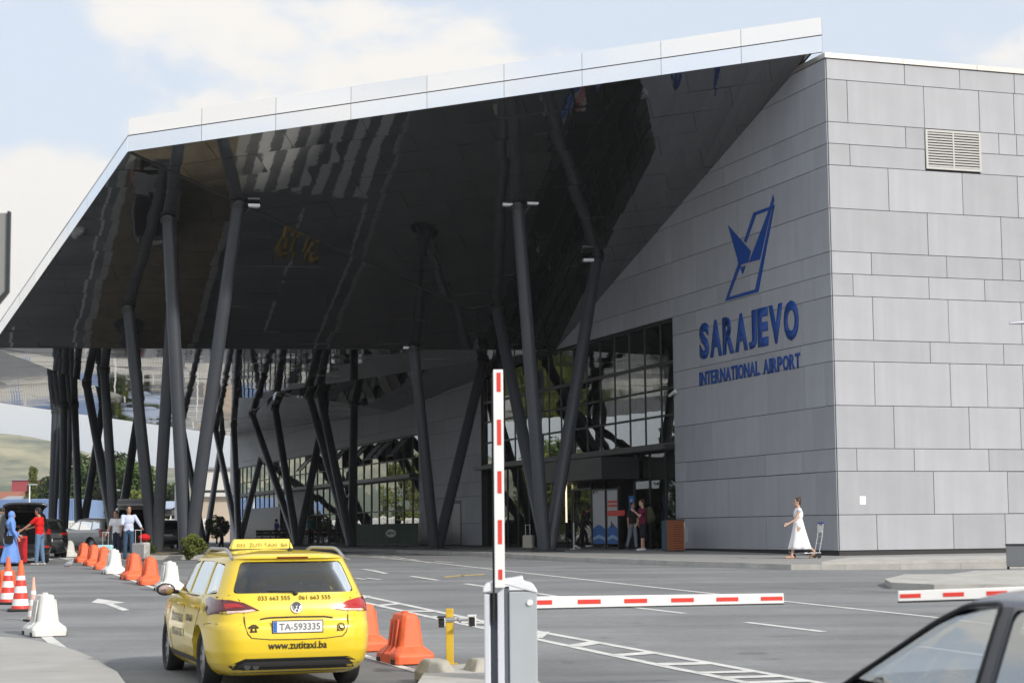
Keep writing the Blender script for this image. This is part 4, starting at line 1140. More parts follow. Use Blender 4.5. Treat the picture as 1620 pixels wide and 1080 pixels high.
# tailgate seams and the plate recess ledge
seam = lambda a, b: tb.rear(a, b, .001)
arc_line(seam, [(-.56, .80), (-.555, .70), (-.53, .62), (-.49, .575), (-.3, .556), (0, .55), (.3, .556), (.49, .575), (.53, .62), (.555, .70), (.56, .80)], 'tailgate_seam', M_gap, taxi, .0055)
arc_line(seam, [(-.56, .82), (-.60, .97), (-.70, 1.02)], 'tailgate_seam', M_gap, taxi, .004); arc_line(seam, [(.56, .82), (.60, .97), (.70, 1.02)], 'tailgate_seam', M_gap, taxi, .004)
arc_line(lambda a, b: tb.rear(a, b, .006), [(-.39, .768), (-.30, .782), (0, .786), (.30, .782), (.39, .768)], 'tailgate_handle', M_gap, taxi, .008)
ws = lambda a, b: tb.wrap(a, b, .001)
for sg in (1, -1):
    arc_line(lambda a, b, sg=sg: tb.wrap(a, b, .001, sg), [(.60, .715), (.9, .72), (1.1, .72), (1.35, .70)], 'bumper_seam', M_gap, taxi, .004)
    s_ = lambda a, b, sg=sg: tb.side(a, b, sg, .001)
    arc_line(s_, [(.985, 1.0), (1.0, .85), (1.0, .55), (.985, .30)], 'door_seam', M_gap, taxi, .0045)
    arc_line(s_, [(-.02, 1.0), (-.03, .85), (.16, .66), (.36, .50), (.40, .31)], 'door_seam', M_gap, taxi, .0045)
    arc_line(s_, [(1.95, .98), (2.02, .8), (2.02, .45), (1.98, .31)], 'door_seam', M_gap, taxi, .0045)
    # sill strip, handles, belt line
    patch(lambda a, b, sg=sg: tb.side(a, b, sg, .006), [(.36, .25), (2.25, .25), (2.27, .31), (.36, .31)], 'sill_strip', mat('dark_grey_plastic', (0.045, 0.045, 0.045), 0.5), taxi, 12, 2)
    for x in (.12, 1.10):
        hd = MB(); a = tb.side(x, .875, sg, .03); b = tb.side(x + .20, .88, sg, .03); hd.capsule(a, b, .014, .014, 8); hd.tube(tb.side(x + .02, .876, sg, -.01), a, .01, .01, 6); hd.tube(tb.side(x + .18, .879, sg, -.01), b, .01, .01, 6); hd.build('door_handle', M_taxi, taxi, smooth=True)
    arc_line(lambda a, b, sg=sg: tb.side(a, b, sg, .002), [(-.62, .995), (.4, .985), (1.9, .985)], 'window_trim', M_gap, taxi, .009)
    # faded lettering on the doors
    # roof rail
    rl = MB(); pts = []
    for k in range(17):
        t = k / 16; x = -.52 + 1.95 * t; z = 1.395 + .105 * (math.sin(math.pi * min(1, t * 4) / 2) if t < .25 else (math.sin(math.pi * min(1, (1 - t) * 4) / 2) if t > .75 else 1.0)); pts.append(Vector((x, sg * (.615 - .03 * t), z)))
    rl.path(pts, .017, 10); rl.build('roof_rail', mat('satin_rail', (0.42, 0.42, 0.43), 0.35, metal=0.7), taxi, smooth=True, sharp=50)
    # mirror
    mr = MB(); mr.ellipsoid((1.72, sg * 1.00, 1.02), (.07, .115, .075), 14); mr.tube((1.72, sg * .84, .985), (1.72, sg * .93, 1.0), .022, .03, 8); mo = mr.build('door_mirror', M_blackp, taxi, smooth=True)
    mg = MB(); mg.ellipsoid((1.657, sg * 1.00, 1.02), (.012, .092, .058), 14); mg.build('mirror_glass', mat('mirror_glass', (0.6, 0.45, 0.40), 0.03, metal=1.0), mo, smooth=True)
# rear wiper
mb = MB(); mb.path([tb.rear(0.0, 1.035, .02), tb.rear(.03, 1.05, .03), tb.rear(.30, 1.055, .02)], .008, 6); mb.ellipsoid(tb.rear(0, 1.03, .012), (.02, .03, .025), 10); mb.build('rear_wiper', M_blackp, taxi)
# plate
pl = MB(); pz, ph, pw = .685, .115, .53
def on_rear(y, z, off=.006): return tb.rear(y, z, off)
xp = tb.rear(0, pz, 0).x - .012
pl.box((xp, 0, pz), (.012, pw + .02, ph + .02), m=M_blackp); pl.box((xp - .0085, 0, pz), (.005, pw, ph), m=M_whitep); pl.box((xp - .0115, pw / 2 - .022, pz), (.003, .04, ph - .006), m=mat('plate_blue', (0.03, 0.13, 0.5), 0.5))
plate = pl.build('number_plate', None, taxi)
RY = Vector((0, -1, 0)); UZ = Vector((0, 0, 1))     # seen from behind, right is -y
text_obj('lettering', 'TA-593335', RY, UZ, (xp - .0125, pw / 2 - .065, pz - .036), .072, .44, mat('plate_ink', (0.17, 0.17, 0.18), 0.6), .002, offset=.012, parent=plate)
M_txt = mat('vinyl_black', (0.02, 0.018, 0.012), 0.5)
def rear_text(s, y0, z0, w, h, off=0.0, m=M_txt):
    a = tb.rear(y0 - w / 2, z0, .004); b = tb.rear(y0 - w / 2, z0 + h, .004); up = (b - a).normalized()
    l = tb.rear(y0, z0, .004); r = tb.rear(y0 - w, z0, .004); rt = (r - l).normalized()
    return text_obj('lettering', s, rt, up, l + Vector((-.003, 0, 0)), h, w, m, .0035, offset=off, parent=taxi)
rear_text('033 663 555', .405, .962, .345, .050, .004, mat('vinyl_faded', (0.16, 0.12, 0.02), 0.6)); rear_text('061 663 555', -.035, .962, .345, .050, .004, MATS['vinyl_faded'])
rear_text('www.zutitaxi.ba', .315, .455, .63, .078, .012)
# phone pictograms
def ring_flat(mb, c, r0, r1, ax, up, n=20, a0=0, a1=2 * math.pi, th=.003):
    nr = ax.cross(up)
    for i in range(n):
        t0 = a0 + (a1 - a0) * i / n; t1 = a0 + (a1 - a0) * (i + 1) / n
        P = [c + (ax * math.cos(t) + up * math.sin(t)) * r for t, r in ((t0, r0), (t0, r1), (t1, r1), (t1, r0))]
        mb.prism(P, nr * th)
ph1 = MB(); c = tb.rear(.47, .67, .006)
ring_flat(ph1, c + Vector((0, 0, -.002)), .034, .050, RY, UZ, 10, rad(25), rad(155)); ph1.box(c + Vector((0, .043, .015)), (.004, .022, .02)); ph1.box(c + Vector((0, -.043, .015)), (.004, .022, .02))
ph1.prism([c + RY * -.022 + UZ * .022, c + RY * .022 + UZ * .022, c + RY * .040 - UZ * .038, c - RY * .040 - UZ * .038], Vector((-.003, 0, 0))); ph1.build('telephone_symbol', M_txt, taxi)
ph1b = MB(); ring_flat(ph1b, c + Vector((-.004, 0, -.008)), .0, .013, RY, UZ, 12); ph1b.build('symbol_dial', M_taxi, taxi)
ph2 = MB(); c = tb.rear(-.47, .67, .006); ring_flat(ph2, c, .034, .045, RY, UZ, 22); ph2.path([c + Vector((-.002, .018, .016)), c + Vector((-.002, .014, -.006)), c + Vector((-.002, -.004, -.020)), c + Vector((-.002, -.02, -.016))], .009, 6)
ph2.prism([c + RY * -.040 - UZ * .02, c - RY * .018 - UZ * .038, c - RY * .050 - UZ * .048], Vector((-.003, 0, 0))); ph2.build('telephone_symbol', M_txt, taxi)
# round chrome badge with V over W
bdg = MB(); c = tb.rear(0, .885, .012); upv = (tb.rear(0, .93, 0) - tb.rear(0, .84, 0)).normalized(); nrm = Vector((-1, 0, 0))
bdg.tube(c + nrm * -.008, c + nrm * .002, .058, .056, 28, True, mat('badge_dark', (0.10, 0.11, 0.13), 0.35)); 
bdg_o = bdg.build('tailgate_badge', None, taxi); bdg = MB(); ring_flat(bdg, c + nrm * .0025, .050, .060, RY, upv, 28)
def stroke(p, q, w=.0075):
    d = (q - p).normalized(); s = d.cross(nrm).normalized() * w / 2; k = len(bdg.m); bdg.prism([p - s, q - s, q + s, p + s], nrm * .004)
def bp_(a, b): return c + nrm * .003 + RY * a + upv * b
stroke(bp_(-.026, .043), bp_(0, .004)); stroke(bp_(.026, .043), bp_(0, .004))
stroke(bp_(-.044, .018), bp_(-.020, -.042)); stroke(bp_(-.020, -.042), bp_(0, -.004)); stroke(bp_(0, -.004), bp_(.020, -.042)); stroke(bp_(.020, -.042), bp_(.044, .018))
bdg.build('badge_letters', M_chrome, bdg_o)
# roof sign and aerial
rs = thing('taxi_roof_sign', 'long yellow lit roof sign lettered ZUTI TAXI clipped on the taxi roof', 'sign') if False else None
sb = MB(); w0, w1, zb_, zt_ = .365, .325, 1.487, 1.600
vs = []
for (z, hw_, d0, d1) in ((zb_, w0, .10, -.10), (zt_, w1, .045, -.045)):
    for (a, b) in ((-hw_, d1), (hw_, d1), (hw_, d0), (-hw_, d0)): vs.append((1.02 + b, a, z))
sb.add(vs, [(0, 3, 2, 1), (4, 5, 6, 7), (0, 1, 5, 4), (1, 2, 6, 5), (2, 3, 7, 6), (3, 0, 4, 7)])
rsn = sb.build('roof_sign', mat('sign_yellow', (0.86, 0.68, 0.10), 0.35), taxi, bevel=.012)
mb = MB(); mb.box((1.02, 0, 1.482), (.24, .70, .014)); mb.build('sign_foot', M_blackp, rsn)
up_s = (Vector((.055, 0, .113))).normalized()
text_obj('lettering', '033  ŽUTI TAXI  BA', RY, up_s, Vector((.9155, .30, 1.512)) + Vector((-.003, 0, 0)), .058, .60, MATS['vinyl_faded'], .003, parent=rsn)
mb = MB(); mb.lathe([(.03, 0), (.026, .02), (.006, .035), (.003, .12), (.0025, .30)], (-.30, -.06, 1.474), 10); mb.build('aerial', M_blackp, taxi)
# side lettering blocks on the doors (dark rubbed vinyl)
def side_text(s, x0, z0, w, h, m=M_txt, off=0.0):
    l = tb.side(x0, z0, 1, .005); r = tb.side(x0 - w, z0, 1, .005) if False else None
    a = tb.side(x0, z0, 1, .006); b = tb.side(x0 - w, z0, 1, .006); u_ = (tb.side(x0 - w / 2, z0 + h, 1, .006) - tb.side(x0 - w / 2, z0, 1, .006)).normalized(); rt = (b - a).normalized()
    return text_obj('lettering', s, rt, u_, a, h, w, m, .002, offset=off, parent=taxi)
M_sv = mat('side_vinyl', (0.36, 0.36, 0.33), 0.5)
side_text('ŽUTI TAXI', 1.88, .66, .80, .12, M_sv, .02); side_text('033 663 555', 1.84, .50, .70, .09, M_sv, .01); side_text('033 663', .80, .70, .42, .07, M_txt); side_text('TAXI', -.28, .84, .20, .05, M_txt)
place(taxi, Vector((-2.62, 20.55, gz(20.55))), HEAD)

# ---- dark saloon close on the right
M_dkcar = mat('graphite_paint', (0.085, 0.09, 0.105), 0.22, metal=0.6, coat=0.6)
LS = [(.17, -.80, 3.3, .76), (.25, -.98, 3.5, .84), (.40, -1.08, 3.6, .89), (.62, -1.10, 3.62, .91), (.74, -1.06, 3.55, .905), (.82, -1.02, 3.40, .89), (.88, -.98, 3.0, .875), (.93, -.90, 2.55, .86), (.97, -.60, 2.15, .84), (1.02, -.42, 1.98, .81),
      (1.12, -.22, 1.74, .76), (1.22, -.02, 1.50, .71), (1.31, .20, 1.26, .665), (1.36, .32, 1.12, .635), (1.385, .38, 1.04, .605), (1.405, .42, .98, .56), (1.42, .48, .92, .48), (1.432, .55, .86, .32), (1.438, .62, .80, .14)]
win_s = [[(.78, .975), (1.88, .985), (1.30, 1.27), (1.08, 1.345), (.84, 1.36)], [(-.10, .975), (.68, .975), (.74, 1.355), (.30, 1.32)]]
LSx = [(z, xr - .10, xf + (.12 if z > 1.0 else 0), hw) for z, xr, xf, hw in LS]
car2, cb, cbody = make_car('dark_saloon', 'dark grey saloon cut off by the lower right edge with clear side windows', 'car', LSx, .85, M_dkcar, 2.75, win_s, [(-.56, 1.03), (.56, 1.03), (.48, 1.30), (-.48, 1.30)], glass=M_carglass_s, frontwin=[(-.68, 1.02), (.68, 1.02), (.54, 1.33), (-.54, 1.33)], wr=.325, rimr=.23, cavf=2.6)
for sg in (1, -1):
    mr = MB(); mr.ellipsoid((1.62, sg * .99, .86), (.08, .12, .075), 14); mr.tube((1.62, sg * .82, .86), (1.62, sg * .92, .86), .02, .03, 8); mr.build('door_mirror', M_dkcar, car2, smooth=True)
    arc_line(lambda a, b, sg=sg: cb.side(a, b, sg, .001), [(.88, .97), (.88, .80), (.90, .35)], 'door_seam', M_gap, car2, .005)
    g = round_poly([(.77, .965), (1.91, .975), (1.31, 1.28), (1.08, 1.355), (.83, 1.37)], .045, 4)
    arc_line(lambda a, b, sg=sg: cb.side(a, b, sg, .000), [tuple(p) for p in g] + [tuple(g[0])], 'window_seal', M_gap, car2, .011)
    patch(lambda a, b, sg=sg: cb.side(a, b, sg, .002), [(.69, .98), (.77, .98), (.83, 1.36), (.75, 1.36)], 'pillar_trim', mat('pillar_film', (0.05, 0.05, 0.055), 0.3), car2, 3, 8)
# steering wheel
mb = MB(); c = Vector((1.62, .38, .88)); 
R = Matrix.Rotation(rad(-65), 3, 'Y')
ps = [c + R @ Vector((math.cos(t) * .18, math.sin(t) * .18, 0)) for t in np.linspace(0, 2 * math.pi, 21)]; mb.path(ps, .014, 6); mb.path([ps[5], ps[15]], .014, 6); mb.build('steering_wheel', M_blackp, car2)
CAR2_POS = Vector((2.76, 6.6, gz(6.6)))
place(car2, CAR2_POS, HEAD)

# ---- dark SUV with raised tailgate, far left
LU = [(.24, -.70, 3.2, .80), (.32, -.90, 3.45, .88), (.50, -.96, 3.55, .93), (.75, -.96, 3.55, .94), (.95, -.92, 3.40, .93), (1.03, -.89, 3.0, .91), (1.10, -.86, 2.3, .89), (1.2, -.82, 2.05, .855), (1.35, -.76, 1.8, .80), (1.50, -.70, 1.5, .745), (1.58, -.68, 1.35, .70), (1.63, -.60, 1.2, .62), (1.66, -.4, 1.0, .48), (1.675, 0, .8, .2)]
win_u = [[(1.0, 1.09), (1.85, 1.1), (1.42, 1.50), (1.03, 1.52)], [(.02, 1.09), (.94, 1.09), (.96, 1.52), (.10, 1.51)], [(-.58, 1.12), (-.06, 1.09), (.03, 1.50), (-.45, 1.47)]]
M_bcar = mat('black_paint', (0.012, 0.013, 0.016), 0.2, coat=0.7)
suv, sb_, _ = make_car('black_suv', 'black SUV with its tailgate raised, being loaded by the man in red', 'car', LU, 1.1, M_bcar, 2.7, win_u, None, frontwin=[(-.74, 1.12), (.74, 1.12), (.60, 1.50), (-.60, 1.50)], wr=.35, rimr=.24, arch=.40, glass=M_carglass_l, tail_open=[(-.62, .62), (.62, .62), (.60, 1.06), (.52, 1.56), (-.52, 1.56), (-.60, 1.06)])
mb = MB(); 
# raised tailgate: a curved shell hinged at the roof, sides down-turned
rowsP = []
for k in range(7):
    t = k / 6; x = -.55 - 1.02 * t; z = 1.64 + .30 * math.sin(t * 1.25) ; hw_ = .56 + .14 * t
    rowsP.append([Vector((x, hw_ * math.cos(a) , z - .10 * (abs(math.cos(a)) ** 6) + .0)) for a in np.linspace(0, math.pi, 13)])
for r in rowsP: mb.v += r
for j in range(6):
    for i in range(12): q = j * 13 + i; mb.f.append([q, q + 13, q + 14, q + 1]); mb.m.append(0)
tg = mb.build('tailgate', M_bcar, suv, smooth=True); s_ = tg.modifiers.new('s', 'SOLIDIFY'); s_.thickness = .07
mb = MB(); mb.tube((-.65, .55, 1.45), (-1.2, .60, 1.78), .012, .012, 6); mb.tube((-.65, -.55, 1.45), (-1.2, -.60, 1.78), .012, .012, 6); mb.build('gas_strut', M_blackp, suv)
for sg in (1, -1):
    patch(lambda a, b, sg=sg: sb_.wrap(a, b, .008, sg), [(.70, .92), (1.05, .92), (1.10, 1.10), (.80, 1.12)], 'tail_lamp', M_tail, suv, 8, 4)
    patch(lambda a, b, sg=sg: sb_.wrap(a, b, .008, sg), [(.45, .50), (.85, .50), (.85, .56), (.45, .56)], 'reflector', M_tail, suv, 8, 2)
patch(lambda a, b: sb_.rear(a, b, .008), [(-.66, .27), (.66, .27), (.66, .44), (-.66, .44)], 'rear_diffuser', mat('dark_grey_plastic', (0.045, 0.045, 0.045), 0.5), suv, 10, 3)
p = G(32, 893); place(suv, Vector((-15.9, 59.5, gz(59.5))) , HEAD)
# ---- dark estate in front of it
est, eb_, _ = make_car('dark_estate', 'dark low car with red tail lamps parked ahead of the loaded SUV', 'car', LV, 1.15, M_bcar, 2.63, win_t, rw_t, wr=.315)
for sg in (1, -1): patch(lambda a, b, sg=sg: eb_.wrap(a, b, .010, sg), round_poly([(.50, .86), (1.18, .82), (1.28, .985), (.60, .965)], .03, 3), 'tail_lamp', M_tail, est, 14, 5)
mb = MB(); mb.box((-1.015, 0, .66), (.012, .52, .11)); mb.build('number_plate', M_whitep, est)
place(est, Vector((-17.75, 69.5, gz(69.5))), HEAD)
# ---- grey SUV between the columns
M_gcar = mat('grey_car_paint', (0.075, 0.08, 0.085), 0.3, metal=.4, coat=.5)
gs, gb_, _ = make_car('grey_suv', 'grey SUV parked beyond the columns between bush and hedge', 'car', LU, 1.1, M_gcar, 2.7, win_u, [(-.66, 1.13), (.66, 1.13), (.55, 1.50), (-.55, 1.50)], wr=.35, rimr=.24, arch=.40)
for sg in (1, -1):
    patch(lambda a, b, sg=sg: gb_.wrap(a, b, .008, sg), [(.48, .93), (1.10, .90), (1.15, 1.06), (.55, 1.02)], 'tail_lamp', M_tail, gs, 8, 4)
patch(lambda a, b: gb_.rear(a, b, .008), [(-.70, .27), (.70, .27), (.70, .44), (-.70, .44)], 'rear_diffuser', M_blackp, gs, 10, 3)
mb = MB(); mb.box((-.985, 0, .78), (.012, .52, .11)); mb.build('number_plate', M_whitep, gs)
arc_line(lambda a, b: gb_.rear(a, b, .008), [(-.75, .60), (.75, .60)], 'bumper_trim', M_alu, gs, .012)
place(gs, Vector((-20.2, 107.0, gz(107))), HEAD)
# ---- silver pickup-like car seen three quarter
M_silver = mat('silver_paint', (0.50, 0.50, 0.50), 0.3, metal=.5, coat=.4)
sv, vb_, _ = make_car('silver_suv', 'silver SUV parked between the columns left of the two standing men', 'car', LU, 1.1, M_silver, 2.7, win_u, [(-.66, 1.13), (.66, 1.13), (.55, 1.50), (-.55, 1.50)], wr=.35, rimr=.24, arch=.40)
for sg in (1, -1): patch(lambda a, b, sg=sg: vb_.wrap(a, b, .008, sg), [(.72, .72), (1.02, .72), (1.04, 1.10), (.80, 1.10)], 'tail_lamp', M_tail, sv, 6, 5)
place(sv, Vector((-20.4, 92.0, gz(92))), HEAD + rad(32))
# ---- black van with raised rear door
LVn = [(.28, -.80, 3.6, .84), (.36, -.98, 3.85, .92), (.60, -1.02, 3.92, .95), (.95, -1.02, 3.8, .95), (1.10, -1.01, 3.4, .94), (1.22, -1.0, 3.0, .93), (1.5, -.98, 2.6, .89), (1.8, -.95, 2.2, .83), (1.9, -.90, 2.0, .78), (1.95, -.8, 1.8, .65), (1.97, -.5, 1.5, .3)]
van, nb_, _ = make_car('black_van', 'black van with open boot and raised grey rear door behind the two men', 'van', LVn, 1.3, M_bcar, 3.0, [[(.1, 1.15), (1.2, 1.15), (1.2, 1.7), (.1, 1.7)]], None, wr=.34, rimr=.23, arch=.40, glass=M_carglass, tail_open=[(-.70, .62), (.70, .62), (.66, 1.86), (-.66, 1.86)])
mb = MB(); mb.box((-1.45, 0, 2.06), (1.1, 1.46, .07), R=Matrix.Rotation(rad(-9), 3, 'Y')); mb.build('tailgate', mat('grey_door_trim', (0.22, 0.22, 0.22), 0.6), van, bevel=.03)
mb = MB(); mb.box((-1.05, 0, 2.02), (.05, 1.42, .46), R=Matrix.Rotation(rad(24), 3, 'Y')); mb.build('door_inner_panel', mat('grey_door_trim', (0.22, 0.22, 0.22), 0.6), van, bevel=.02)
for sg in (1, -1): patch(lambda a, b, sg=sg: nb_.wrap(a, b, .008, sg), [(.80, .85), (1.0, .85), (.98, 1.45), (.80, 1.45)], 'tail_lamp', M_tail, van, 5, 5)
p = on_row(216, 17.5); place(van, Vector((-14.95, 73.0, gz(73))), HEAD - rad(8))
# ------------------------------------------------------------------ people
M_skin = mat('skin_tan', (0.42, 0.23, 0.15), 0.5, var=0.06, vscale=8, spec=0.35)
M_skin2 = mat('skin_light', (0.55, 0.34, 0.25), 0.5, var=0.06, vscale=8, spec=0.35)
M_hairb = mat('brown_hair', (0.045, 0.022, 0.012), 0.6, var=0.3, vscale=30)
M_hairk = mat('black_hair', (0.014, 0.011, 0.010), 0.6, var=0.3, vscale=30)
def cloth(name, c, **k): return mat(name, c, 0.85, var=k.pop('var', .10), vscale=k.pop('vscale', 6), bump=.004, bscale=14, spec=.25, **k)
def fused(mb, name, m, parent, voxel=.012, it=4):
    o = mb.build(name, m)
    r = o.modifiers.new('fuse', 'REMESH'); r.mode = 'VOXEL'; r.voxel_size = voxel; r.use_smooth_shade = True
    s = o.modifiers.new('relax', 'SMOOTH'); s.factor = .5; s.iterations = it
    applied(o); o.data.materials.clear(); o.data.materials.append(m)
    for p_ in o.data.polygons: p_.material_index = 0
    o.data.shade_smooth(); adopt(o, parent); return o
def rotv(fwd, out, sg):
    """unit vector: down, swung forward by fwd and outward by out (degrees)"""
    v = Vector((0, 0, -1)); v = Matrix.Rotation(rad(-fwd), 3, 'Y') @ v; return Matrix.Rotation(rad(out) * sg, 3, 'X') @ v
def person(label, loc, heading, H=1.75, legs=(8, 6, -8, 10), arms=((5, 6, 15), (-5, 6, 15)), lean=0, skin=None, hair=None, hairstyle='short', top=None, sleeves='short', bottom=None, bottoms='trousers', shoes=None, turn=0, group=None, sex='m', fingers=True, hair_r=1.0, headscarf=None, cap=None, dress_len=.55, detail=1.0):
    skin = skin or M_skin; hair = hair or M_hairk; shoes = shoes or M_black
    th = thing('person', label, 'person', (0, 0, 0), 0, group)
    f = sex == 'f'; shw = .165 if f else .19; hpw = .092
    hipz = .91
    R = Matrix.Rotation(rad(lean), 3, 'Y'); pel = Vector((0, 0, hipz + .03))
    def tor(p): return pel + R @ (Vector(p) - pel)
    J = dict(waist=tor((.0, 0, 1.08)), chest=tor((.0, 0, 1.27)), neck=tor((-.01, 0, 1.46)), head=tor((.015, 0, 1.625)))
    hd = Matrix.Rotation(rad(turn), 3, 'Z')
    body = MB(); n = 12
    # torso and pelvis
    body.ellipsoid(J['chest'], (.115, .165 if not f else .14, .19), n, R=R); body.ellipsoid(J['waist'], (.095, .13 if not f else .11, .16), n, R=R); body.ellipsoid(pel, (.11, .155, .13), n, R=R)
    body.capsule(J['neck'] - R @ Vector((0, 0, .05)), J['head'] - Vector((.01, 0, .06)), .055, .052, n)
    hc = J['head']
    body.ellipsoid(hc + Vector((0, 0, .015)), (.096, .076, .112), 16); body.ellipsoid(hc + hd @ Vector((.03, 0, -.055)), (.062, .055, .06), 12)
    body.ellipsoid(hc + hd @ Vector((.10, 0, -.012)), (.016, .011, .022), 8); body.capsule(hc + hd @ Vector((.088, 0, .012)), hc + hd @ Vector((.102, 0, -.012)), .009, .011, 6)
    for s in (1, -1): body.ellipsoid(hc + hd @ Vector((-.005, s * .078, -.005)), (.018, .012, .030), 8)
    body.capsule(hc + hd @ Vector((.083, -.018, -.050)), hc + hd @ Vector((.083, .018, -.050)), .010, .010, 6)
    ends = {}
    for s, (af, ao, ab) in ((1, arms[0]), (-1, arms[1])):
        sh = tor((0, s * shw, 1.405)); d1 = R @ rotv(af, ao, s); el = sh + d1 * .285
        d2 = (R @ rotv(af + ab, ao * (1 - ab / 160), s)); wr = el + d2 * .25
        body.capsule(J['neck'] + Vector((0, s * .04, -.07)), sh, .055, .058, n); body.capsule(sh, el, .050 if not f else .040, .040 if not f else .033, n); body.capsule(el, wr, .040 if not f else .033, .027 if not f else .023, n)
        # hand
        side = d2.cross(Vector((0, 1, 0))).normalized() if abs(d2.y) < .9 else Vector((1, 0, 0))
        pm = wr + d2 * .045; body.capsule(wr, wr + d2 * .07, .030, .034, 10)
        ax = Vector((1, 0, 0)) - d2 * d2.x; ax = ax.normalized() if ax.length > .2 else Vector((0, 0, 1)).cross(d2).normalized()
        nr_ = d2.cross(ax)
        curl = -nr_ * s
        for k, (o_, L) in enumerate(((-.026, .062), (-.009, .072), (.009, .068), (.026, .052))):
            b0 = wr + d2 * .085 + ax * o_; b1 = b0 + (d2 * .9 + curl * .25).normalized() * L * .55; b2 = b1 + (d2 * .55 + curl * .8).normalized() * L * .5
            body.capsule(b0, b1, .0095, .009, 6); body.capsule(b1, b2, .009, .008, 6)
        b0 = wr + d2 * .035 + ax * .028; b1 = b0 + (ax * .7 + d2 * .7).normalized() * .035; body.capsule(b0, b1, .012, .010, 6); body.capsule(b1, b1 + (d2 + curl * .3).normalized() * .028, .010, .009, 6)
        ends[s] = (sh, el, wr, d2)
    feet = {}
    for s, hf, kb in ((1, legs[0], legs[1]), (-1, legs[2], legs[3])):
        hp = Vector((0, s * hpw, hipz)); d1 = rotv(hf, 2, s); kn = hp + d1 * .42; d2 = rotv(hf - kb, 1, s); an = kn + d2 * .40
        body.capsule(hp, kn, .080, .055, n); body.capsule(kn, an, .052, .034, n); body.ellipsoid(kn + d2 * .12 + Vector((-.02, 0, 0)), (.048, .045, .10), 10)
        pitch = rad(-(hf - kb)) * .6 if (hf - kb) < -12 else 0
        fd = Matrix.Rotation(-pitch * .0 + (rad(-(hf - kb)) if (hf - kb) < -15 else 0), 3, 'Y') @ Vector((1, 0, 0))
        toe = an + fd * .15 + Vector((0, 0, -.045)); heel = an + Vector((-.045, 0, -.045)); body.capsule(heel, toe, .034, .030, 8); body.capsule(an, heel, .036, .034, 8)
        feet[s] = (hp, kn, an, heel, toe, fd)
    low = min(min(q[3].z, q[4].z) for q in feet.values()) - .036
    bo = fused(body, 'body', skin, th, .0085 * 1.0, 3)
    # eyes and brows
    ey = MB()
    for s in (1, -1): ey.ellipsoid(hc + hd @ Vector((.087, s * .030, .012)), (.008, .012, .007), 8); ey.capsule(hc + hd @ Vector((.090, s * .018, .030)), hc + hd @ Vector((.084, s * .044, .032)), .005, .004, 5)
    ey.build('eyes', M_hairk, th)
    # hair
    hm = MB()
    if headscarf is None:
        hm.ellipsoid(hc + hd @ Vector((-.018, 0, .035)), (.098, .086, .108), 16); hm.ellipsoid(hc + hd @ Vector((-.05, 0, -.01)), (.058, .078, .085), 12)
        if hairstyle == 'bun': hm.ellipsoid(hc + hd @ Vector((-.075, 0, .115)), (.045, .045, .040), 12); 
        if hairstyle == 'tail': hm.capsule(hc + hd @ Vector((-.09, 0, .05)), hc + hd @ Vector((-.12, 0, -.16)), .035, .02, 8)
        # keep the face clear
        ho = fused(hm, 'hair', hair, th, .010, 3)
        bm = bmesh.new(); bm.from_mesh(ho.data)
        c0 = hc; kill = [v for v in bm.verts if (hd.inverted() @ (v.co - c0)).x > .052 and (v.co.z - c0.z) < .065]
        bmesh.ops.delete(bm, geom=kill, context='VERTS'); bm.to_mesh(ho.data); bm.free()
    else:
        hm.ellipsoid(hc + Vector((-.02, 0, .02)), (.112, .098, .128), 16); hm.capsule(hc + Vector((-.02, 0, -.06)), J['neck'] + Vector((-.01, 0, -.10)), .085, .16, 12)
        fused(hm, 'headscarf', headscarf, th, .013, 4)
    if cap:
        cm = MB(); cm.ellipsoid(hc + Vector((-.005, 0, .055)), (.108, .092, .085), 14); cm.box(hc + Vector((.12, 0, .055)), (.10, .13, .012)); cm.build('cap', cap, th, smooth=True)
    # garments
    if top:
        g = MB(); e = .018
        g.ellipsoid(J['chest'] + R @ Vector((0, 0, .01)), (.125 + e, (.175 if not f else .142) + e, .19), n, R=R); g.ellipsoid(J['waist'], (.112 + e, (.145 if not f else .112) + e, .19), n, R=R)
        g.capsule(pel + Vector((0, .06, .02)), pel + Vector((0, -.06, .02)), .118, .118, n)
        for s in (1, -1):
            sh, el, wr, d2 = ends[s]; g.capsule(J['neck'] + Vector((0, s * .03, -.085)), sh, .066, .070, n)
            if sleeves == 'short': g.capsule(sh, sh + (el - sh) * .62, .070, .062, n)
            elif sleeves == 'long': g.capsule(sh, el, .068, .056, n); g.capsule(el, el + (wr - el) * .92, .056, .040, n)
        fused(g, 'shirt' if bottoms != 'dress' else 'bodice', top, th, .013, 4)
    if bottoms in ('trousers', 'shorts'):
        g = MB(); g.ellipsoid(pel + Vector((0, 0, -.01)), (.128, .170, .135), n)
        for s in (1, -1):
            hp, kn, an, heel, toe, fd = feet[s]; g.capsule(hp, kn if bottoms == 'trousers' else hp + (kn - hp) * .95, .094, .074 if bottoms == 'trousers' else .092, n)
            if bottoms == 'trousers': g.capsule(kn, kn + (an - kn) * .93, .072, .058, n)
        fused(g, bottoms, bottom, th, .013, 4)
    elif bottoms in ('dress', 'gown'):
        # flared skirt with folds
        mb = MB(); N = 44; rows = []; L = dress_len; kk = 12
        for k in range(kk + 1):
            t = k / kk; z = 1.10 - (1.10 - (hipz - L)) * t; rr = (.118 + (.165 if bottoms == 'dress' else .17) * t ** 1.1)
            row = []
            for i in range(N):
                a = 2 * math.pi * i / N; fold = 1 + .09 * t * math.sin(a * 7 + 1.3) + .05 * t * math.sin(a * 11)
                row.append(Vector((rr * 1.12 * fold * math.cos(a) - .02 * t, rr * fold * math.sin(a) * (1.0 if t > .2 else 1.15), z)))
            rows.append(row)
        for r_ in rows: mb.v += r_
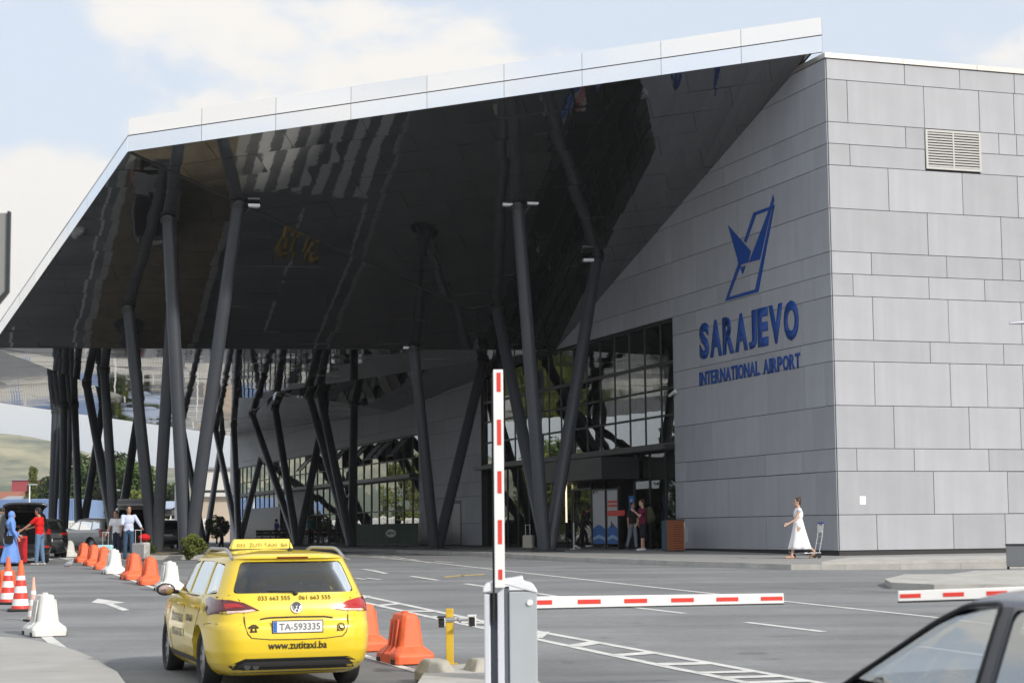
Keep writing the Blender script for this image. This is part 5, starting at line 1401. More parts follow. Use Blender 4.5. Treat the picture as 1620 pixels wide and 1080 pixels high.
        for k in range(kk):
            for i in range(N): mb.f.append([k * N + i, (k + 1) * N + i, (k + 1) * N + (i + 1) % N, k * N + (i + 1) % N]); mb.m.append(0)
        so = mb.build('skirt', bottom, th, smooth=True); sm_ = so.modifiers.new('s', 'SOLIDIFY'); sm_.thickness = .008
    # shoes
    sm = MB()
    for s in (1, -1):
        hp, kn, an, heel, toe, fd = feet[s]; sm.capsule(heel + Vector((0, 0, -.004)), toe + fd * .01 + Vector((0, 0, -.004)), .042, .040, 10); sm.capsule(an + Vector((0, 0, -.03)), heel, .043, .042, 10)
    fused(sm, 'shoes', shoes, th, .012, 2)
    sc = H / 1.75
    th.scale = (sc, sc, sc); th.location = (loc.x, loc.y, loc.z - low * sc + .0); th.rotation_euler = (0, 0, heading)
    th['_low'] = low; del th['_low']
    W = Matrix.Translation(th.location) @ Matrix.Rotation(heading, 4, 'Z') @ Matrix.Scale(sc, 4)
    return th, {k: W @ v for k, v in dict(handL=ends[1][2] + ends[1][3] * .09, handR=ends[-1][2] + ends[-1][3] * .09, hip=pel, chest=J['chest'], head=hc).items()}, W
def part_world(mb, name, m, parent, **k):
    return mb.build(name, m, parent, **k)
TOCAM = math.pi / 2      # heading +y = away from the camera
def pav(P): P = P.copy(); P.z = gz(P.y) + .13; return P
def roadp(P): P = P.copy(); P.z = gz(P.y); return P

# woman in white at the corner of the building, walking right to left of camera axis
M_wdress = cloth('white_cotton', (0.80, 0.80, 0.82), var=.03)
P = pav(on_row(1264, 2.3))
hdw = math.atan2((VV * -.0 - UU).y, (VV * 1.0 - UU * .25).x)
walkdir = (VV * .72 - UU * .55).normalized(); walkdir = -walkdir
w_th, wj, WM = person('woman in a long sleeveless white dress walking past the building corner', P, math.atan2(-0.05, -1.0), H=1.72, legs=(20, 6, -20, 28), arms=((22, 6, 40), (-6, 8, 14)), skin=M_skin2, hair=M_hairb, hairstyle='bun', top=M_wdress, sleeves='none', bottom=M_wdress, bottoms='dress', shoes=mat('tan_sandal', (0.45, 0.28, 0.18), .6), sex='f', dress_len=.60)
bag = MB(); hb = wj['handR']; bag.box(hb + Vector((0, 0, -.14)), (.24, .09, .20)); bag.tube(hb + Vector((-.08, 0, -.05)), hb, .008, .008, 6); bag.tube(hb + Vector((.08, 0, -.05)), hb, .008, .008, 6)
o = bag.build('handbag', cloth('cream_bag', (0.62, 0.60, 0.52)), None, bevel=.02); tag(o, 'small cream handbag carried by the woman in the white dress', 'bag')
# luggage trolley behind her
def trolley(label, loc, rz, s=1.0):
    th = thing('luggage_trolley', label, 'trolley', (0, 0, 0), 0)
    b = MB(); 
    for y in (.26, -.26): b.path([Vector((-.35, y, .16)), Vector((.42, y * .75, .13)), Vector((.50, y * .6, .20))], .014, 8); b.path([Vector((-.30, y, .16)), Vector((-.40, y, .62)), Vector((-.44, y, 1.0))], .014, 8)
    for x, yy in ((-.35, .26), (-.1, .24), (.15, .215), (.42, .19)): b.tube((x, -yy, .155), (x, yy, .155), .012, .012, 6)
    b.tube((-.40, -.26, .62), (-.40, .26, .62), .012, .012, 6); b.tube((-.37, -.26, .42), (-.37, .26, .42), .012, .012, 6)
    b.build('frame', M_alu, th)
    h = MB(); h.capsule((-.46, -.27, 1.02), (-.46, .27, 1.02), .026, .026, 10); h.build('handle', mat('trolley_blue', (0.03, 0.07, 0.35), .4), th)
    h = MB(); h.box((-.40, 0, .85), (.02, .44, .20)); h.build('sign_panel', M_whitep, th)
    for (x, y) in ((-.30, .25), (-.30, -.25), (.40, 0)):
        w_ = MB(); w_.tube((x, y - .02, .065), (x, y + .02, .065), .065, .065, 16); w_.build('wheel', M_black, th)
    place(th, loc, rz); th.scale = (s, s, s); return th
trolley('steel luggage trolley with blue handle just behind the woman in white', pav(on_row(1276, 2.0)), math.pi + .1, .95)

# man in purple T-shirt and black shorts with a backpack before the entrance
P = pav(on_row(1017, 1.5))
M_purple = cloth('plum_tshirt', (0.14, 0.012, 0.045)); M_shk = cloth('black_shorts', (0.012, 0.012, 0.018))
m_th, mj, WM = person('man in plum T-shirt and black shorts with a khaki backpack by the entrance glass', P, math.pi + .25, H=1.76, legs=(6, 2, -4, 3), arms=((38, 6, 95), (5, 8, 20)), top=M_purple, bottom=M_shk, bottoms='shorts', shoes=M_whitep, skin=M_skin2, hair=M_hairb)
mb = MB(); c = WM @ Vector((-.25, 0, 1.22)); Rz = Matrix.Rotation(math.pi + .25, 3, 'Z'); mb.ellipsoid(c, (.16, .19, .30), 14, R=Rz); mb.ellipsoid(c + Rz @ Vector((-.12, 0, -.08)), (.08, .14, .16), 12, R=Rz); o = mb.build('backpack', cloth('khaki_pack', (0.06, 0.065, 0.035)), None, smooth=True); tag(o, 'bulky khaki backpack on the back of the man in plum T-shirt', 'backpack')
# dark figure bending at the door, and people by the glass to the right
P = pav(on_row(921, .9))
M_dk = cloth('dark_jacket', (0.012, 0.012, 0.014))
person('figure in dark clothes leaning forward in the shade left of the poster door', P, .35, H=1.72, legs=(30, 20, -12, 18), arms=((30, 8, 40), (20, 8, 50)), lean=24, top=M_dk, sleeves='long', bottom=M_dk, shoes=M_whitep)
person('person in dark red top standing inside the shaded doorway', pav(B(TW(on_row(928, .1))[0], .18)), math.pi - .3, H=1.74, top=cloth('dark_red_top', (0.16, 0.015, 0.02)), bottom=M_dk, sleeves='long')
person('person in dark blue jacket behind the glass beside the man in plum T-shirt', pav(on_row(1029, -.9)), -1.2, H=1.70, top=cloth('navy_jacket', (0.015, 0.02, 0.06)), bottom=M_dk, sleeves='long')
person('person in pale shirt and grey trousers waiting beside the blue door sign', pav(on_row(1001, .75)), -.8, H=1.68, top=cloth('dark_top', (0.03, 0.025, 0.025)), bottom=cloth('pale_grey_trousers', (0.22, 0.25, 0.30)), sleeves='short')
person('person with red head covering behind the glass near the litter bin', pav(on_row(1046, -.9)), -2.0, H=1.68, top=cloth('grey_pink_top', (0.25, 0.20, 0.20)), bottom=M_dk, headscarf=cloth('red_scarf', (0.30, 0.03, 0.04)), sex='f', sleeves='long')
person('person in light blue shirt nearest the wall edge inside the entrance glass', pav(on_row(1057, -1.0)), -1.8, H=1.72, top=cloth('light_blue_shirt', (0.25, 0.36, 0.45)), bottom=M_dk, sleeves='short')

# red T-shirt man, woman in blue, man in cap at the open car
P = roadp(G(62, 893.5))
M_red = cloth('red_tshirt', (0.62, 0.015, 0.012)); M_jean = cloth('blue_jeans', (0.12, 0.20, 0.32))
r_th, rj, WM = person('man in red T-shirt and blue jeans loading the open car boot', P, math.pi - .18, H=1.78, legs=(4, 2, -4, 3), arms=((52, 10, 8), (40, 6, 40)), top=M_red, bottom=M_jean, shoes=mat('grey_shoe', (.4, .38, .36), .6), lean=4)
P = roadp(G(17, 895))
M_sky = cloth('sky_blue_cotton', (0.16, 0.30, 0.68), var=.08)
b_th, bj, WM = person('woman in flowing sky-blue robe and headscarf with a dark shoulder bag', P, .35, H=1.66, legs=(6, 4, -6, 8), arms=((16, 14, 35), (10, 10, 20)), top=M_sky, sleeves='long', bottom=M_sky, bottoms='gown', sex='f', dress_len=.80, headscarf=M_sky)
mb = MB(); c = WM @ Vector((-.10, -.24, .86)); mb.box(c, (.26, .12, .24), .3); o = mb.build('shoulder_bag', M_dk, None, bevel=.03)
mb2 = MB(); mb2.path([c + Vector((0, 0, .12)), WM @ Vector((-.12, -.05, 1.15)), WM @ Vector((-.03, .12, 1.46))], .012, 6); mb2.build('strap', M_dk, o); tag(o, 'dark shoulder bag on a long strap worn by the woman in blue', 'bag')
P = roadp(G(0, 891)); 
person('man in white T-shirt and dark cap at the left edge of the picture', P, -.25, H=1.76, arms=((42, 8, 40), (30, 6, 50)), top=cloth('white_tshirt', (0.72, 0.72, 0.74), var=.03), bottom=cloth('grey_trousers', (0.30, 0.30, 0.32)), cap=M_blackp)
# two men with suitcases
P = roadp(G(185, 882.5)); M_nav = cloth('navy_trousers', (0.02, 0.03, 0.055))
person('man in white shirt with dark cross straps bending towards a pale blue suitcase', P, -1.9, H=1.72, legs=(6, 4, -4, 4), arms=((14, 12, 25), (14, 18, 20)), lean=9, top=cloth('white_shirt', (0.74, 0.74, 0.78), var=.03), bottom=M_nav)
P = roadp(G(203, 884)); M_pale = cloth('pale_striped_shirt', (0.55, 0.60, 0.76), var=.05)
m2, m2j, WM2 = person('tall man in pale blue long-sleeved shirt and jeans holding a suitcase handle', P, -1.35, H=1.84, legs=(4, 2, -3, 2), arms=((26, 32, 22), (24, 4, 60)), top=M_pale, sleeves='long', bottom=cloth('dark_jeans', (0.045, 0.085, 0.15)), turn=30)
# seated or passing people deep in the arcade
P = pav(on_row(437, 2.0)); person('seated looking figure in blue top in the dark arcade behind the taxi sign', P, .6, H=1.62, top=cloth('mid_blue_top', (0.05, 0.08, 0.25)), bottom=M_dk, arms=((30, 10, 50), (20, 8, 40)))
P = pav(on_row(456, 1.6)); person('person in violet jacket passing in the dark arcade', P, 2.5, H=1.60, top=cloth('violet_jacket', (0.10, 0.07, 0.22)), bottom=M_dk, sleeves='long')
P = pav(on_row(492, 2.5)); person('waiter in teal apron standing beside the cafe tables', P, 1.2, H=1.70, top=cloth('teal_apron', (0.01, 0.09, 0.09)), bottom=M_dk, sleeves='long')
P = roadp(on_row(351, 9.5)); person('person in black standing between the columns near the topiary', P, .4, H=1.72, top=M_dk, sleeves='long', bottom=M_dk)

# suitcases
def suitcase(label, loc, rz, m, H=.72, W=.46, D=.27, handle=.40, lean=0):
    th = thing('suitcase', label, 'suitcase', (0, 0, 0), 0)
    b = MB(); b.box((0, 0, H / 2 + .05), (D, W, H)); b.build('shell', m, th, bevel=.045)
    for y in (-.15, -.05, .05, .15):
        r_ = MB(); r_.box((D / 2 + .004, y, H / 2 + .05), (.012, .03, H * .82)); r_.build('rib', m, th)
    h = MB(); z0 = H + .05
    for y in (.09, -.09): h.tube((-.06, y, z0 - .05), (-.06, y, z0 + handle), .009, .009, 6)
    h.capsule((-.06, -.10, z0 + handle), (-.06, .10, z0 + handle), .014, .014, 6); h.build('pull_handle', M_alu, th)
    for x in (-.09, .09):
        for y in (-.17, .17): w_ = MB(); w_.tube((x - .0, y - .014, .03), (x, y + .014, .03), .03, .03, 10); w_.build('castor', M_black, th)
    place(th, loc, rz); return th
suitcase('pale turquoise suitcase with raised handle beside the man in white shirt', roadp(G(166, 888)), -1.5, mat('turquoise_shell', (0.36, 0.62, 0.66), .35), H=.50, W=.52)
suitcase('grey suitcase with raised handle under the hand of the tall man', roadp(G(218, 887.5)), -1.45, mat('grey_shell', (0.20, 0.20, 0.21), .4), H=.55, W=.36, handle=.42)
suitcase('tall bright red suitcase standing behind the loaded car', roadp(G(28, 892.5)), HEAD, mat('red_shell', (0.50, 0.01, 0.015), .3), H=.84, W=.56, handle=.02)
sc_ = roadp(G(228, 886)); suitcase('patterned grey and white suitcase with a red bag on top', sc_, -1.2, mat('patterned_shell', (0.40, 0.40, 0.38), .5, var=.6, vscale=9), H=.55, W=.36, handle=.06)
mb = MB(); mb.ellipsoid(sc_ + Vector((0, 0, .76)), (.20, .26, .13), 14); o = mb.build('red_bag', cloth('red_bag_cloth', (0.55, 0.015, 0.02)), None, smooth=True); tag(o, 'soft red bag lying on top of the patterned suitcase', 'bag')
# golf bag like upright luggage by the entrance
lp = pav(on_row(836, 3.2)); suitcase('cream carry-on suitcase with black trim tilted by the column foot', lp, 1.2, mat('cream_shell', (0.45, 0.42, 0.35), .5), H=.50, W=.40, handle=.38)

# ------------------------------------------------------------------ street furniture
# water-filled road barriers
def make_barrier(m, label, group, ribs=True):
    th = thing('road_barrier', label, 'road barrier', (0, 0, 0), 0, group)
    def ringp(hx, hy, z, c=.04): return [Vector((x, y, z)) for x, y in ((-hx + c, -hy), (hx - c, -hy), (hx, -hy + c), (hx, hy - c), (hx - c, hy), (-hx + c, hy), (-hx, hy - c), (-hx, -hy + c))]
    prof = [(.42, .255, .0), (.42, .26, .10), (.40, .25, .13), (.29, .155, .215), (.235, .105, .56), (.225, .098, .60), (.18, .07, .615)]
    mb = MB(); 
    for hx, hy, z in prof: mb.v += ringp(hx, hy, z)
    for k in range(len(prof) - 1):
        for i in range(8): mb.f.append([k * 8 + i, k * 8 + (i + 1) % 8, (k + 1) * 8 + (i + 1) % 8, (k + 1) * 8 + i]); mb.m.append(0)
    mb.f.append(list(reversed(range(8)))); mb.m.append(0); mb.f.append(list(range((len(prof) - 1) * 8, len(prof) * 8))); mb.m.append(0)
    mb.build('body', m, th, bevel=.012)
    for s in (1, -1):
        for x in (-.13, 0, .13):
            rb_ = MB(); rb_.prism([Vector((x - .028, s * .168, .20)), Vector((x + .028, s * .168, .20)), Vector((x + .022, s * .124, .54)), Vector((x - .022, s * .124, .54))], Vector((0, s * .016, 0))); rb_.build('side_rib', m, th)
            rb_ = MB(); rb_.prism([Vector((x - .04, s * .258, .11)), Vector((x + .04, s * .258, .11)), Vector((x + .028, s * .168, .205)), Vector((x - .028, s * .168, .205))], Vector((0, s * .014, .006))); rb_.build('foot_rib', m, th)
    cp = MB(); cp.tube((0, 0, .612), (0, 0, .64), .045, .045, 12); cp.build('filler_cap', m, th)
    ft = MB(); 
    for x in (-.3, .3): ft.box((x, 0, .03), (.13, .535, .061))
    ft.build('fork_slot', M_black, th)
    return th
bo_ = make_barrier(M_orange, 'orange plastic road barrier right of the taxi nearest the yellow post', 'orange and white plastic road barriers along the lane')
g_ = bo_['group']; place(bo_, roadp(G(641, 1047)), HEAD + .05)
items = [((574, 1027), M_orange, 'orange plastic road barrier half hidden behind the right side of the taxi', .04),
         ((268, 934), M_whiteplastic, 'white plastic road barrier directly left of the taxi mirror', .05),
         ((237, 924), M_orange, 'orange road barrier next to the white one by the taxi mirror', -.03),
         ((211, 916), M_orange, 'second orange road barrier from the taxi mirror in the row', .06),
         ((180, 907), M_whiteplastic, 'white road barrier standing between the two orange groups', .0),
         ((164, 900), M_orange, 'orange road barrier just behind the middle white one', -.05),
         ((148, 894.5), M_orange, 'orange road barrier in front of the turquoise suitcase, middle of three', .04),
         ((132, 889), M_orange, 'farthest orange road barrier, at the foot of the slim columns', .02),
         ((110, 880.5), M_whiteplastic, 'farthest white road barrier, left of the orange row', .0)]
for (px, m, lab, a) in items:
    dup(bo_, roadp(G(*px)), HEAD + a, lab, g_, swap={M_orange: m} if m is not M_orange else None)
rwb = dup(bo_, roadp(G(88, 878.5)), HEAD, 'white road barrier with a red stripe beside the dark parked cars', g_, swap={M_orange: M_whiteplastic})
rwb2 = dup(bo_, roadp(G(70, 1004)), HEAD + .12, 'grubby white road barrier in the left foreground by the footpath', g_, swap={M_orange: mat('grubby_white_plastic', (0.70, 0.69, 0.65), .5, var=.2, vscale=4)})
mb = MB(); mb.prism([Vector((.03, -.175, .19)), Vector((.17, -.175, .19)), Vector((.13, -.122, .55)), Vector((.03, -.122, .55))], Vector((0, -.012, 0))); mb.prism([Vector((.292, -.05, .22)), Vector((.292, .06, .22)), Vector((.242, .05, .55)), Vector((.242, -.04, .55))], Vector((.012, 0, 0)))
so_ = MB(); 
for v_ in mb.v: pass
o = mb.build('red_stripe', M_redw); o.parent = rwb
# concrete foot sheet under the grubby one
# traffic cones
def make_cone(label, group, H=.74):
    th = thing('traffic_cone', label, 'traffic cone', (0, 0, 0), 0, group)
    b = MB(); b.box((0, 0, .022), (.42, .42, .044)); b.build('base', M_black, th, bevel=.01)
    zs = [.044, .10, .22, .33, .45, .56, .64, H]; ms = [M_redw, M_whitep, M_redw, M_whitep, M_redw, M_whitep, M_orange]
    def r_at(z): return .155 + (.028 - .155) * (z - .044) / (H - .044)
    for (a, c, m_) in zip(zs, zs[1:], ms):
        s = MB(); s.lathe([(r_at(a), a), (r_at(c), c)], (0, 0, 0), 22); s.build('band', m_, th, smooth=True, sharp=50)
    return th
c1 = make_cone('red and white striped traffic cone on a black base, left foreground', 'traffic cones left of the lane', .92); place(c1, roadp(G(32, 966)), .3); c1.scale = (1.05, 1.05, 1.0)
dup(c1, roadp(G(12, 955)), -.2, 'faded red and white traffic cone at the very left edge', 'traffic cones left of the lane', scale=(1, 1, .98))
dup(c1, roadp(G(52, 982)), .6, 'pale worn traffic cone just behind the white foreground barrier', 'traffic cones left of the lane', scale=(.62, .62, .80), swap={M_redw: mat('faded_pink_plastic', (0.62, 0.40, 0.36), .6), M_orange: mat('faded_orange_plastic', (0.70, 0.42, 0.33), .6)})
# open orange-white drum barrier beside the cones
ob = dup(bo_, roadp(G(11, 944)), HEAD + 1.2, 'orange and white worn road barrier behind the cones at the left edge', g_, scale=(.6, .8, .9))

# barrier gate cabinets and booms
cabw = .44
Bp = at(808, 1000, 16.6); bx, by = Bp.x, Bp.y; bz = gz(by) + .13
gate = thing('barrier_gate', 'grey barrier cabinet with white cap and raised red and white boom in the centre', 'barrier gate', (bx, by, bz))
M_cab = mat('cabinet_grey', (0.40, 0.43, 0.455), .42, var=.05, vscale=2); M_cabd = mat('cabinet_dark_grey', (0.10, 0.115, 0.14), .5); M_cap2 = mat('cap_white', (0.74, 0.76, 0.80), .4)  # second, darker grey for the side slot and cabinet edge
def W_(x, y, z): return Vector((bx + x, by + y, bz + z))
ztop = at(825, 935, by).z - bz
def px_x(px): return (at(px, 1000, by).x - bx)
xa, xb, xc_, xd, xe, xf_ = px_x(766), px_x(776), px_x(787), px_x(798), px_x(806), px_x(850)
mb = MB(); mb.box(((W_((xe + xf_) / 2, .19, ztop / 2))), (xf_ - xe, .38, ztop)); cbm = mb.build('cabinet', M_cab, gate, bevel=.008)
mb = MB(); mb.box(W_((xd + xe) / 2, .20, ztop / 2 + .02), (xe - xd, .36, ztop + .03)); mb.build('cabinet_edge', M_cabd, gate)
mb = MB(); mb.box(W_((xc_ + xd) / 2, .06, ztop / 2 + .03), (xd - xc_ - .004, .12, ztop + .05)); mb.build('boom_channel', mat('pale_channel', (0.60, 0.62, 0.68), .35), gate, bevel=.006)
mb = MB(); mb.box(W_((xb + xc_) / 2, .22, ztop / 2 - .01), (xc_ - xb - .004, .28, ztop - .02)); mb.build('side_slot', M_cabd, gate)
mb = MB(); mb.box(W_((xa + xb) / 2, .17, ztop / 2 - .01), (xb - xa, .34, ztop - .02)); mb.build('side_post', mat('pale_channel', (0.60, 0.62, 0.68), .35), gate, bevel=.012)
# cap: higher at the back, sloping to the right
z0 = ztop
def zz(py): return at(820, py, by).z - bz
mb = MB(); pf = [(xd - .02, zz(923)), (xd - .02, zz(918)), (px_x(828), zz(913.5)), (px_x(829), zz(918)), (px_x(846), zz(924)), (xf_ + .006, zz(937)), (xd + .03, zz(921.5) - .03)]
pf = [(xd - .03, zz(922)), (xd - .03, zz(916)), (px_x(810), zz(914)), (px_x(828), zz(911)), (px_x(829), zz(919)), (px_x(843), zz(923)), (xf_ + .004, zz(934)), (xf_ + .006, zz(938)), (px_x(822), zz(930.5))]
mb.prism([W_(a, -.012, b) for a, b in pf], Vector((0, .42, 0))); mb.build('cap', M_cap2, gate, bevel=.012)
mb = MB(); mb.prism([W_(a, -.012, b) for a, b in [(px_x(764.5), zz(936)), (px_x(765), zz(928)), (px_x(769), zz(922)), (px_x(782), zz(919)), (px_x(785), zz(920)), (px_x(785), zz(934))]], Vector((0, .36, 0))); mb.build('cap', M_cap2, gate, bevel=.012)
mb = MB(); c = W_(px_x(838.5), -.002, zz(953)); mb.tube(c, c - Vector((0, .014, 0)), .030, .024, 20); mb.build('lock_cover', M_whitep, gate)
# raised boom
bmx0, bmx1 = px_x(783.5), px_x(799.5); bz1 = at(791, 586, by).z - bz; bz0 = ztop - .25
boom = MB(); boom.box(W_((bmx0 + bmx1) / 2, -.03, (bz0 + .25 + bz1) / 2 + .02), (bmx1 - bmx0, .045, bz1 - bz0 - .28)); bm_o = boom.build('boom', M_whitep, gate, bevel=.006)
bk2 = MB(); bk2.box(W_(bmx0 - .010, .0, (bz0 + bz1) / 2 - .02), (.018, .06, bz1 - bz0)); bk2.build('boom_rubber_edge', M_black, bm_o)
for (a, b) in ((590, 620), (664, 704), (745, 780), (822, 860), (900, 916)):
    za, zb = at(791, a, by).z, at(791, b, by).z; s = MB(); s.box((bx + (bmx0 + bmx1) / 2 + .006, by - .030 - .0235 - .002, (za + zb) / 2), (.036, .003, za - zb)); s.build('red_stripe', M_redw, bm_o)
# the lowered boom of the lane behind
yb = 19.2
P0 = at(846, 952.5, yb); P1_ = at(1240, 945.8, yb + .35)
gb2 = thing('boom_barrier', 'lowered white boom with red stripes reaching right from behind the cabinet', 'barrier boom', roadp(P0))
def boom_bar(parent, A, Bq, ha, hb, stripes, depth=.045):
    d = (Bq - A); n = Vector((-d.y, d.x, 0)).normalized(); up = Vector((0, 0, 1)); mb = MB()
    if n.dot(CAM - A) < 0: n = -n
    mb.prism([A - up * ha / 2, Bq - up * hb / 2, Bq + up * hb / 2, A + up * ha / 2], -n * depth); o = mb.build('boom', M_whitep, parent, bevel=.005)
    mb = MB(); mb.prism([A - up * (ha / 2 + .012), Bq - up * (hb / 2 + .012), Bq - up * hb / 2, A - up * ha / 2], -n * depth); mb.build('boom_rubber_edge', M_black, o)
    for (a, b) in stripes:
        p, q = A + d * a, A + d * b; h = ha + (hb - ha) * a; mb = MB(); mb.prism([p - up * h * .19 + n * .004, q - up * h * .19 + n * .004, q + up * h * .19 + n * .004, p + up * h * .19 + n * .004], -n * .003); mb.build('red_stripe', M_redw, o)
    return o
def fr(x): return (x - 846) / (1240 - 846)
boom_bar(gb2, P0, P1_, .122, .104, [(fr(850), fr(873)), (fr(913), fr(949)), (fr(986), fr(1022)), (fr(1060), fr(1096)), (fr(1132), fr(1167)), (fr(1203), fr(1238))])
mb = MB(); q = roadp(P0); mb.box((q.x - .16, q.y + .12, q.z + .55), (.30, .32, 1.02)); mb.build('cabinet', M_cab, gb2, bevel=.01)
mb = MB(); mb.box((q.x - .16, q.y + .12, q.z + 1.08), (.32, .34, .06)); mb.build('cap', M_cap2, gb2, bevel=.012)
# right-hand boom and cabinet on its island
yr = 14.0
A = at(1421, 942.5, yr); Bq = at(1660, 934.5, yr - .15)
gb3 = thing('boom_barrier', 'lowered boom with two red stripes ending above the dark saloon roof', 'barrier boom', roadp(at(1700, 930, yr)))
Bq = at(1790, 930.5, yr - .2)
def fr2(x): return (x - 1421) / (1790 - 1421)
boom_bar(gb3, A, Bq, .078, .084, [(fr2(1424), fr2(1457)), (fr2(1493), fr2(1526)), (fr2(1562), fr2(1595)), (fr2(1631), fr2(1664)), (fr2(1700), fr2(1733))])
q = roadp(at(1815, 960, yr)); mb = MB(); mb.box((q.x, q.y + .1, q.z + .55), (.34, .34, 1.1)); mb.build('cabinet', M_cab, gb3, bevel=.01)
mb = MB(); mb.box((q.x, q.y + .1, q.z + 1.13), (.36, .36, .06)); mb.build('cap', M_cap2, gb3, bevel=.012)
q = G(1593, 909); kb = thing('kiosk_cabinet', 'plain grey cabinet with dark lid on the raised right-hand island', 'cabinet', (q.x, q.y, gz(q.y) + .13))
x0 = q.x; x1 = at(1680, 900, q.y).x; zt = at(1600, 862, q.y).z; zb = gz(q.y) + .19
kd = Vector((q.x, q.y, 0)).normalized(); kd = Vector((kd.x + .04, kd.y, 0)).normalized(); kr = Vector((kd.y, -kd.x, 0)); KO = Vector((q.x, q.y, zb))
mb = MB(); mb.obox(KO, kr * 2.2, kd * .9, Vector((0, 0, zt - zb))); mb.build('body', mat('mid_grey_steel', (0.16, 0.17, 0.185), .5), kb, bevel=.01)
mb = MB(); mb.obox(KO - kr * .02 - kd * .02 + Vector((0, 0, zt - zb)), kr * 2.24, kd * .94, Vector((0, 0, .03))); mb.build('lid', M_dkmetal, kb)
for dx in (.06, x1 - x0 - .06):
    mb = MB(); mb.tube((x0 + dx, q.y + .08, zb - .06), (x0 + dx, q.y + .08, zb), .035, .025, 8); mb.build('foot', M_black, kb)

# yellow bollard with two cameras
q = G(713, 1064, .02); yb_ = q.y; zb = gz(yb_) + .12
bol = thing('yellow_post', 'yellow square post carrying two white cameras between barrier and cabinet', 'post', (q.x, q.y, zb))
ztp = at(713, 962, yb_).z; M_yel = mat('yellow_paint', (0.62, 0.42, 0.03), .45, var=.18, vscale=5)
mb = MB(); mb.box((q.x - .008, yb_, (zb + ztp) / 2), (.088, .09, ztp - zb)); mb.build('post', M_yel, bol, bevel=.006)
mb = MB(); mb.box((q.x - .008, yb_, zb + .006), (.18, .18, .012)); mb.build('foot_plate', M_yel, bol)
zc_ = at(713, 979, yb_).z
mb = MB(); mb.box((q.x, yb_ - .052, zc_), (.11, .014, .05)); mb.tube((q.x - .09, yb_ - .06, zc_), (q.x + .22, yb_ - .06, zc_), .013, .013, 8); mb.tube((q.x + .09, yb_ - .05, zc_ + .01), (q.x + .12, yb_ - .11, zc_ - .02), .02, .02, 8); mb.build('bracket', M_steel, bol)
for px, py, nm in ((698.5, 984, 0), (747, 982, 1)):
    c = at(px, py, yb_ - .12)
    o = MB(); o.box(c + Vector((0, .06, 0)), (.088, .26, .118)); cbx = o.build('camera', M_whitep, bol, bevel=.018)
    o = MB(); o.box(c + Vector((0 if nm else .004, -.075, -.004)), (.070, .012, .100)); o.build('camera_window', M_blackp, cbx, bevel=.012)
    o = MB(); o.tube(c + Vector((0, -.082, .020)), c + Vector((0, -.09, .020)), .021, .021, 16); o.build('lens', M_dkmetal, cbx)
    o = MB(); o.box(c + Vector((0, .0, .066)), (.10, .34, .008)); o.build('sun_hood', M_whitep if nm else M_dkmetal, cbx)
# concrete blocks at the island tip
def conc_block(label, px, py, sx, sy, sz, rz):
    q = G(px, py); mb = MB(); z = gz(q.y)
    def rg(hx, hy, zz_): return [Vector((q.x, q.y, 0)) + Matrix.Rotation(rz, 3, 'Z') @ Vector((x, y, 0)) + Vector((0, 0, zz_)) for x, y in ((-hx, -hy), (hx, -hy), (hx, hy), (-hx, hy))]
    pr = [(sx, sy, z), (sx, sy, z + sz * .45), (sx * .62, sy * .62, z + sz)]
    for hx, hy, zz_ in pr: mb.v += rg(hx, hy, zz_)
    for k in range(2):
        for i in range(4): mb.f.append([k * 4 + i, k * 4 + (i + 1) % 4, (k + 1) * 4 + (i + 1) % 4, (k + 1) * 4 + i]); mb.m.append(0)
    mb.f += [[3, 2, 1, 0], [8, 9, 10, 11]]; mb.m += [0, 0]
    o = mb.build('concrete_block', mat('weathered_concrete', (0.40, 0.38, 0.33), .9, var=.28, vscale=5, bump=.01, bscale=18), None, bevel=.03); tag(o, label, 'concrete block')
conc_block('sloped concrete block left of the foot of the yellow post', 688, 1079, .17, .27, .26, HEAD - math.pi / 2)
conc_block('sloped concrete block between the yellow post and barrier cabinet', 762, 1078, .16, .25, .26, HEAD - math.pi / 2)
kb_ = MB()
# sign board cut off at the left edge
sgb = thing('edge_sign', 'back of a grey sign panel with dark edge cut off at the left margin', 'sign', (at(-30, 400, 12).x, 12, gz(12)))
c = at(0, 400, 12.0)
x1 = at(11, 400, 12.0).x; z1 = at(8, 337, 12).z; z0_ = at(8, 462, 12).z; 
mb = MB(); mb.prism([Vector((x1, 12, z1)), Vector((x1 - .55, 12, z1)), Vector((x1 - .55, 12, z0_ - .35)), Vector((x1 - .11, 12, z0_ - .12)), Vector((x1, 12, z0_ + .01))], Vector((0, .02, 0))); mb.build('panel', mat('panel_back_grey', (0.24, 0.24, 0.24), .5), sgb)
mb = MB(); mb.prism([Vector((x1 + .001, 11.985, z1 + .01)), Vector((x1 + .016, 11.985, z1 + .01)), Vector((x1 + .016, 11.985, z0_)), Vector((x1 - .11, 11.985, z0_ - .16)), Vector((x1 - .125, 11.985, z0_ - .12)), Vector((x1 + .001, 11.985, z0_ + .012))], Vector((0, .045, 0))); mb.build('edge_frame', M_dkmetal, sgb)
mb = MB(); mb.tube((x1 - .35, 12.05, gz(12)), (x1 - .35, 12.05, z1), .035, .035, 12); mb.build('post', M_steel, sgb)
# street lamp head poking in at the right edge
q = at(1596, 508, 34); lampt = thing('street_lamp', 'slim grey street lamp arm entering from the right margin', 'street lamp', (at(1700, 500, 34).x, 34, gz(34)))
mb = MB(); a = at(1597, 511.5, 34); b = at(1700, 505, 34); mb.tube(a, a + (b - a) * .30, .02, .05, 10); mb.tube(a + (b - a) * .3, b, .05, .05, 10); mb.build('lamp_head', M_alu, lampt)
mb = MB(); mb.tube((b.x, b.y, gz(34)), (b.x, b.y, b.z + .1), .09, .06, 12); mb.build('pole', M_alu, lampt)

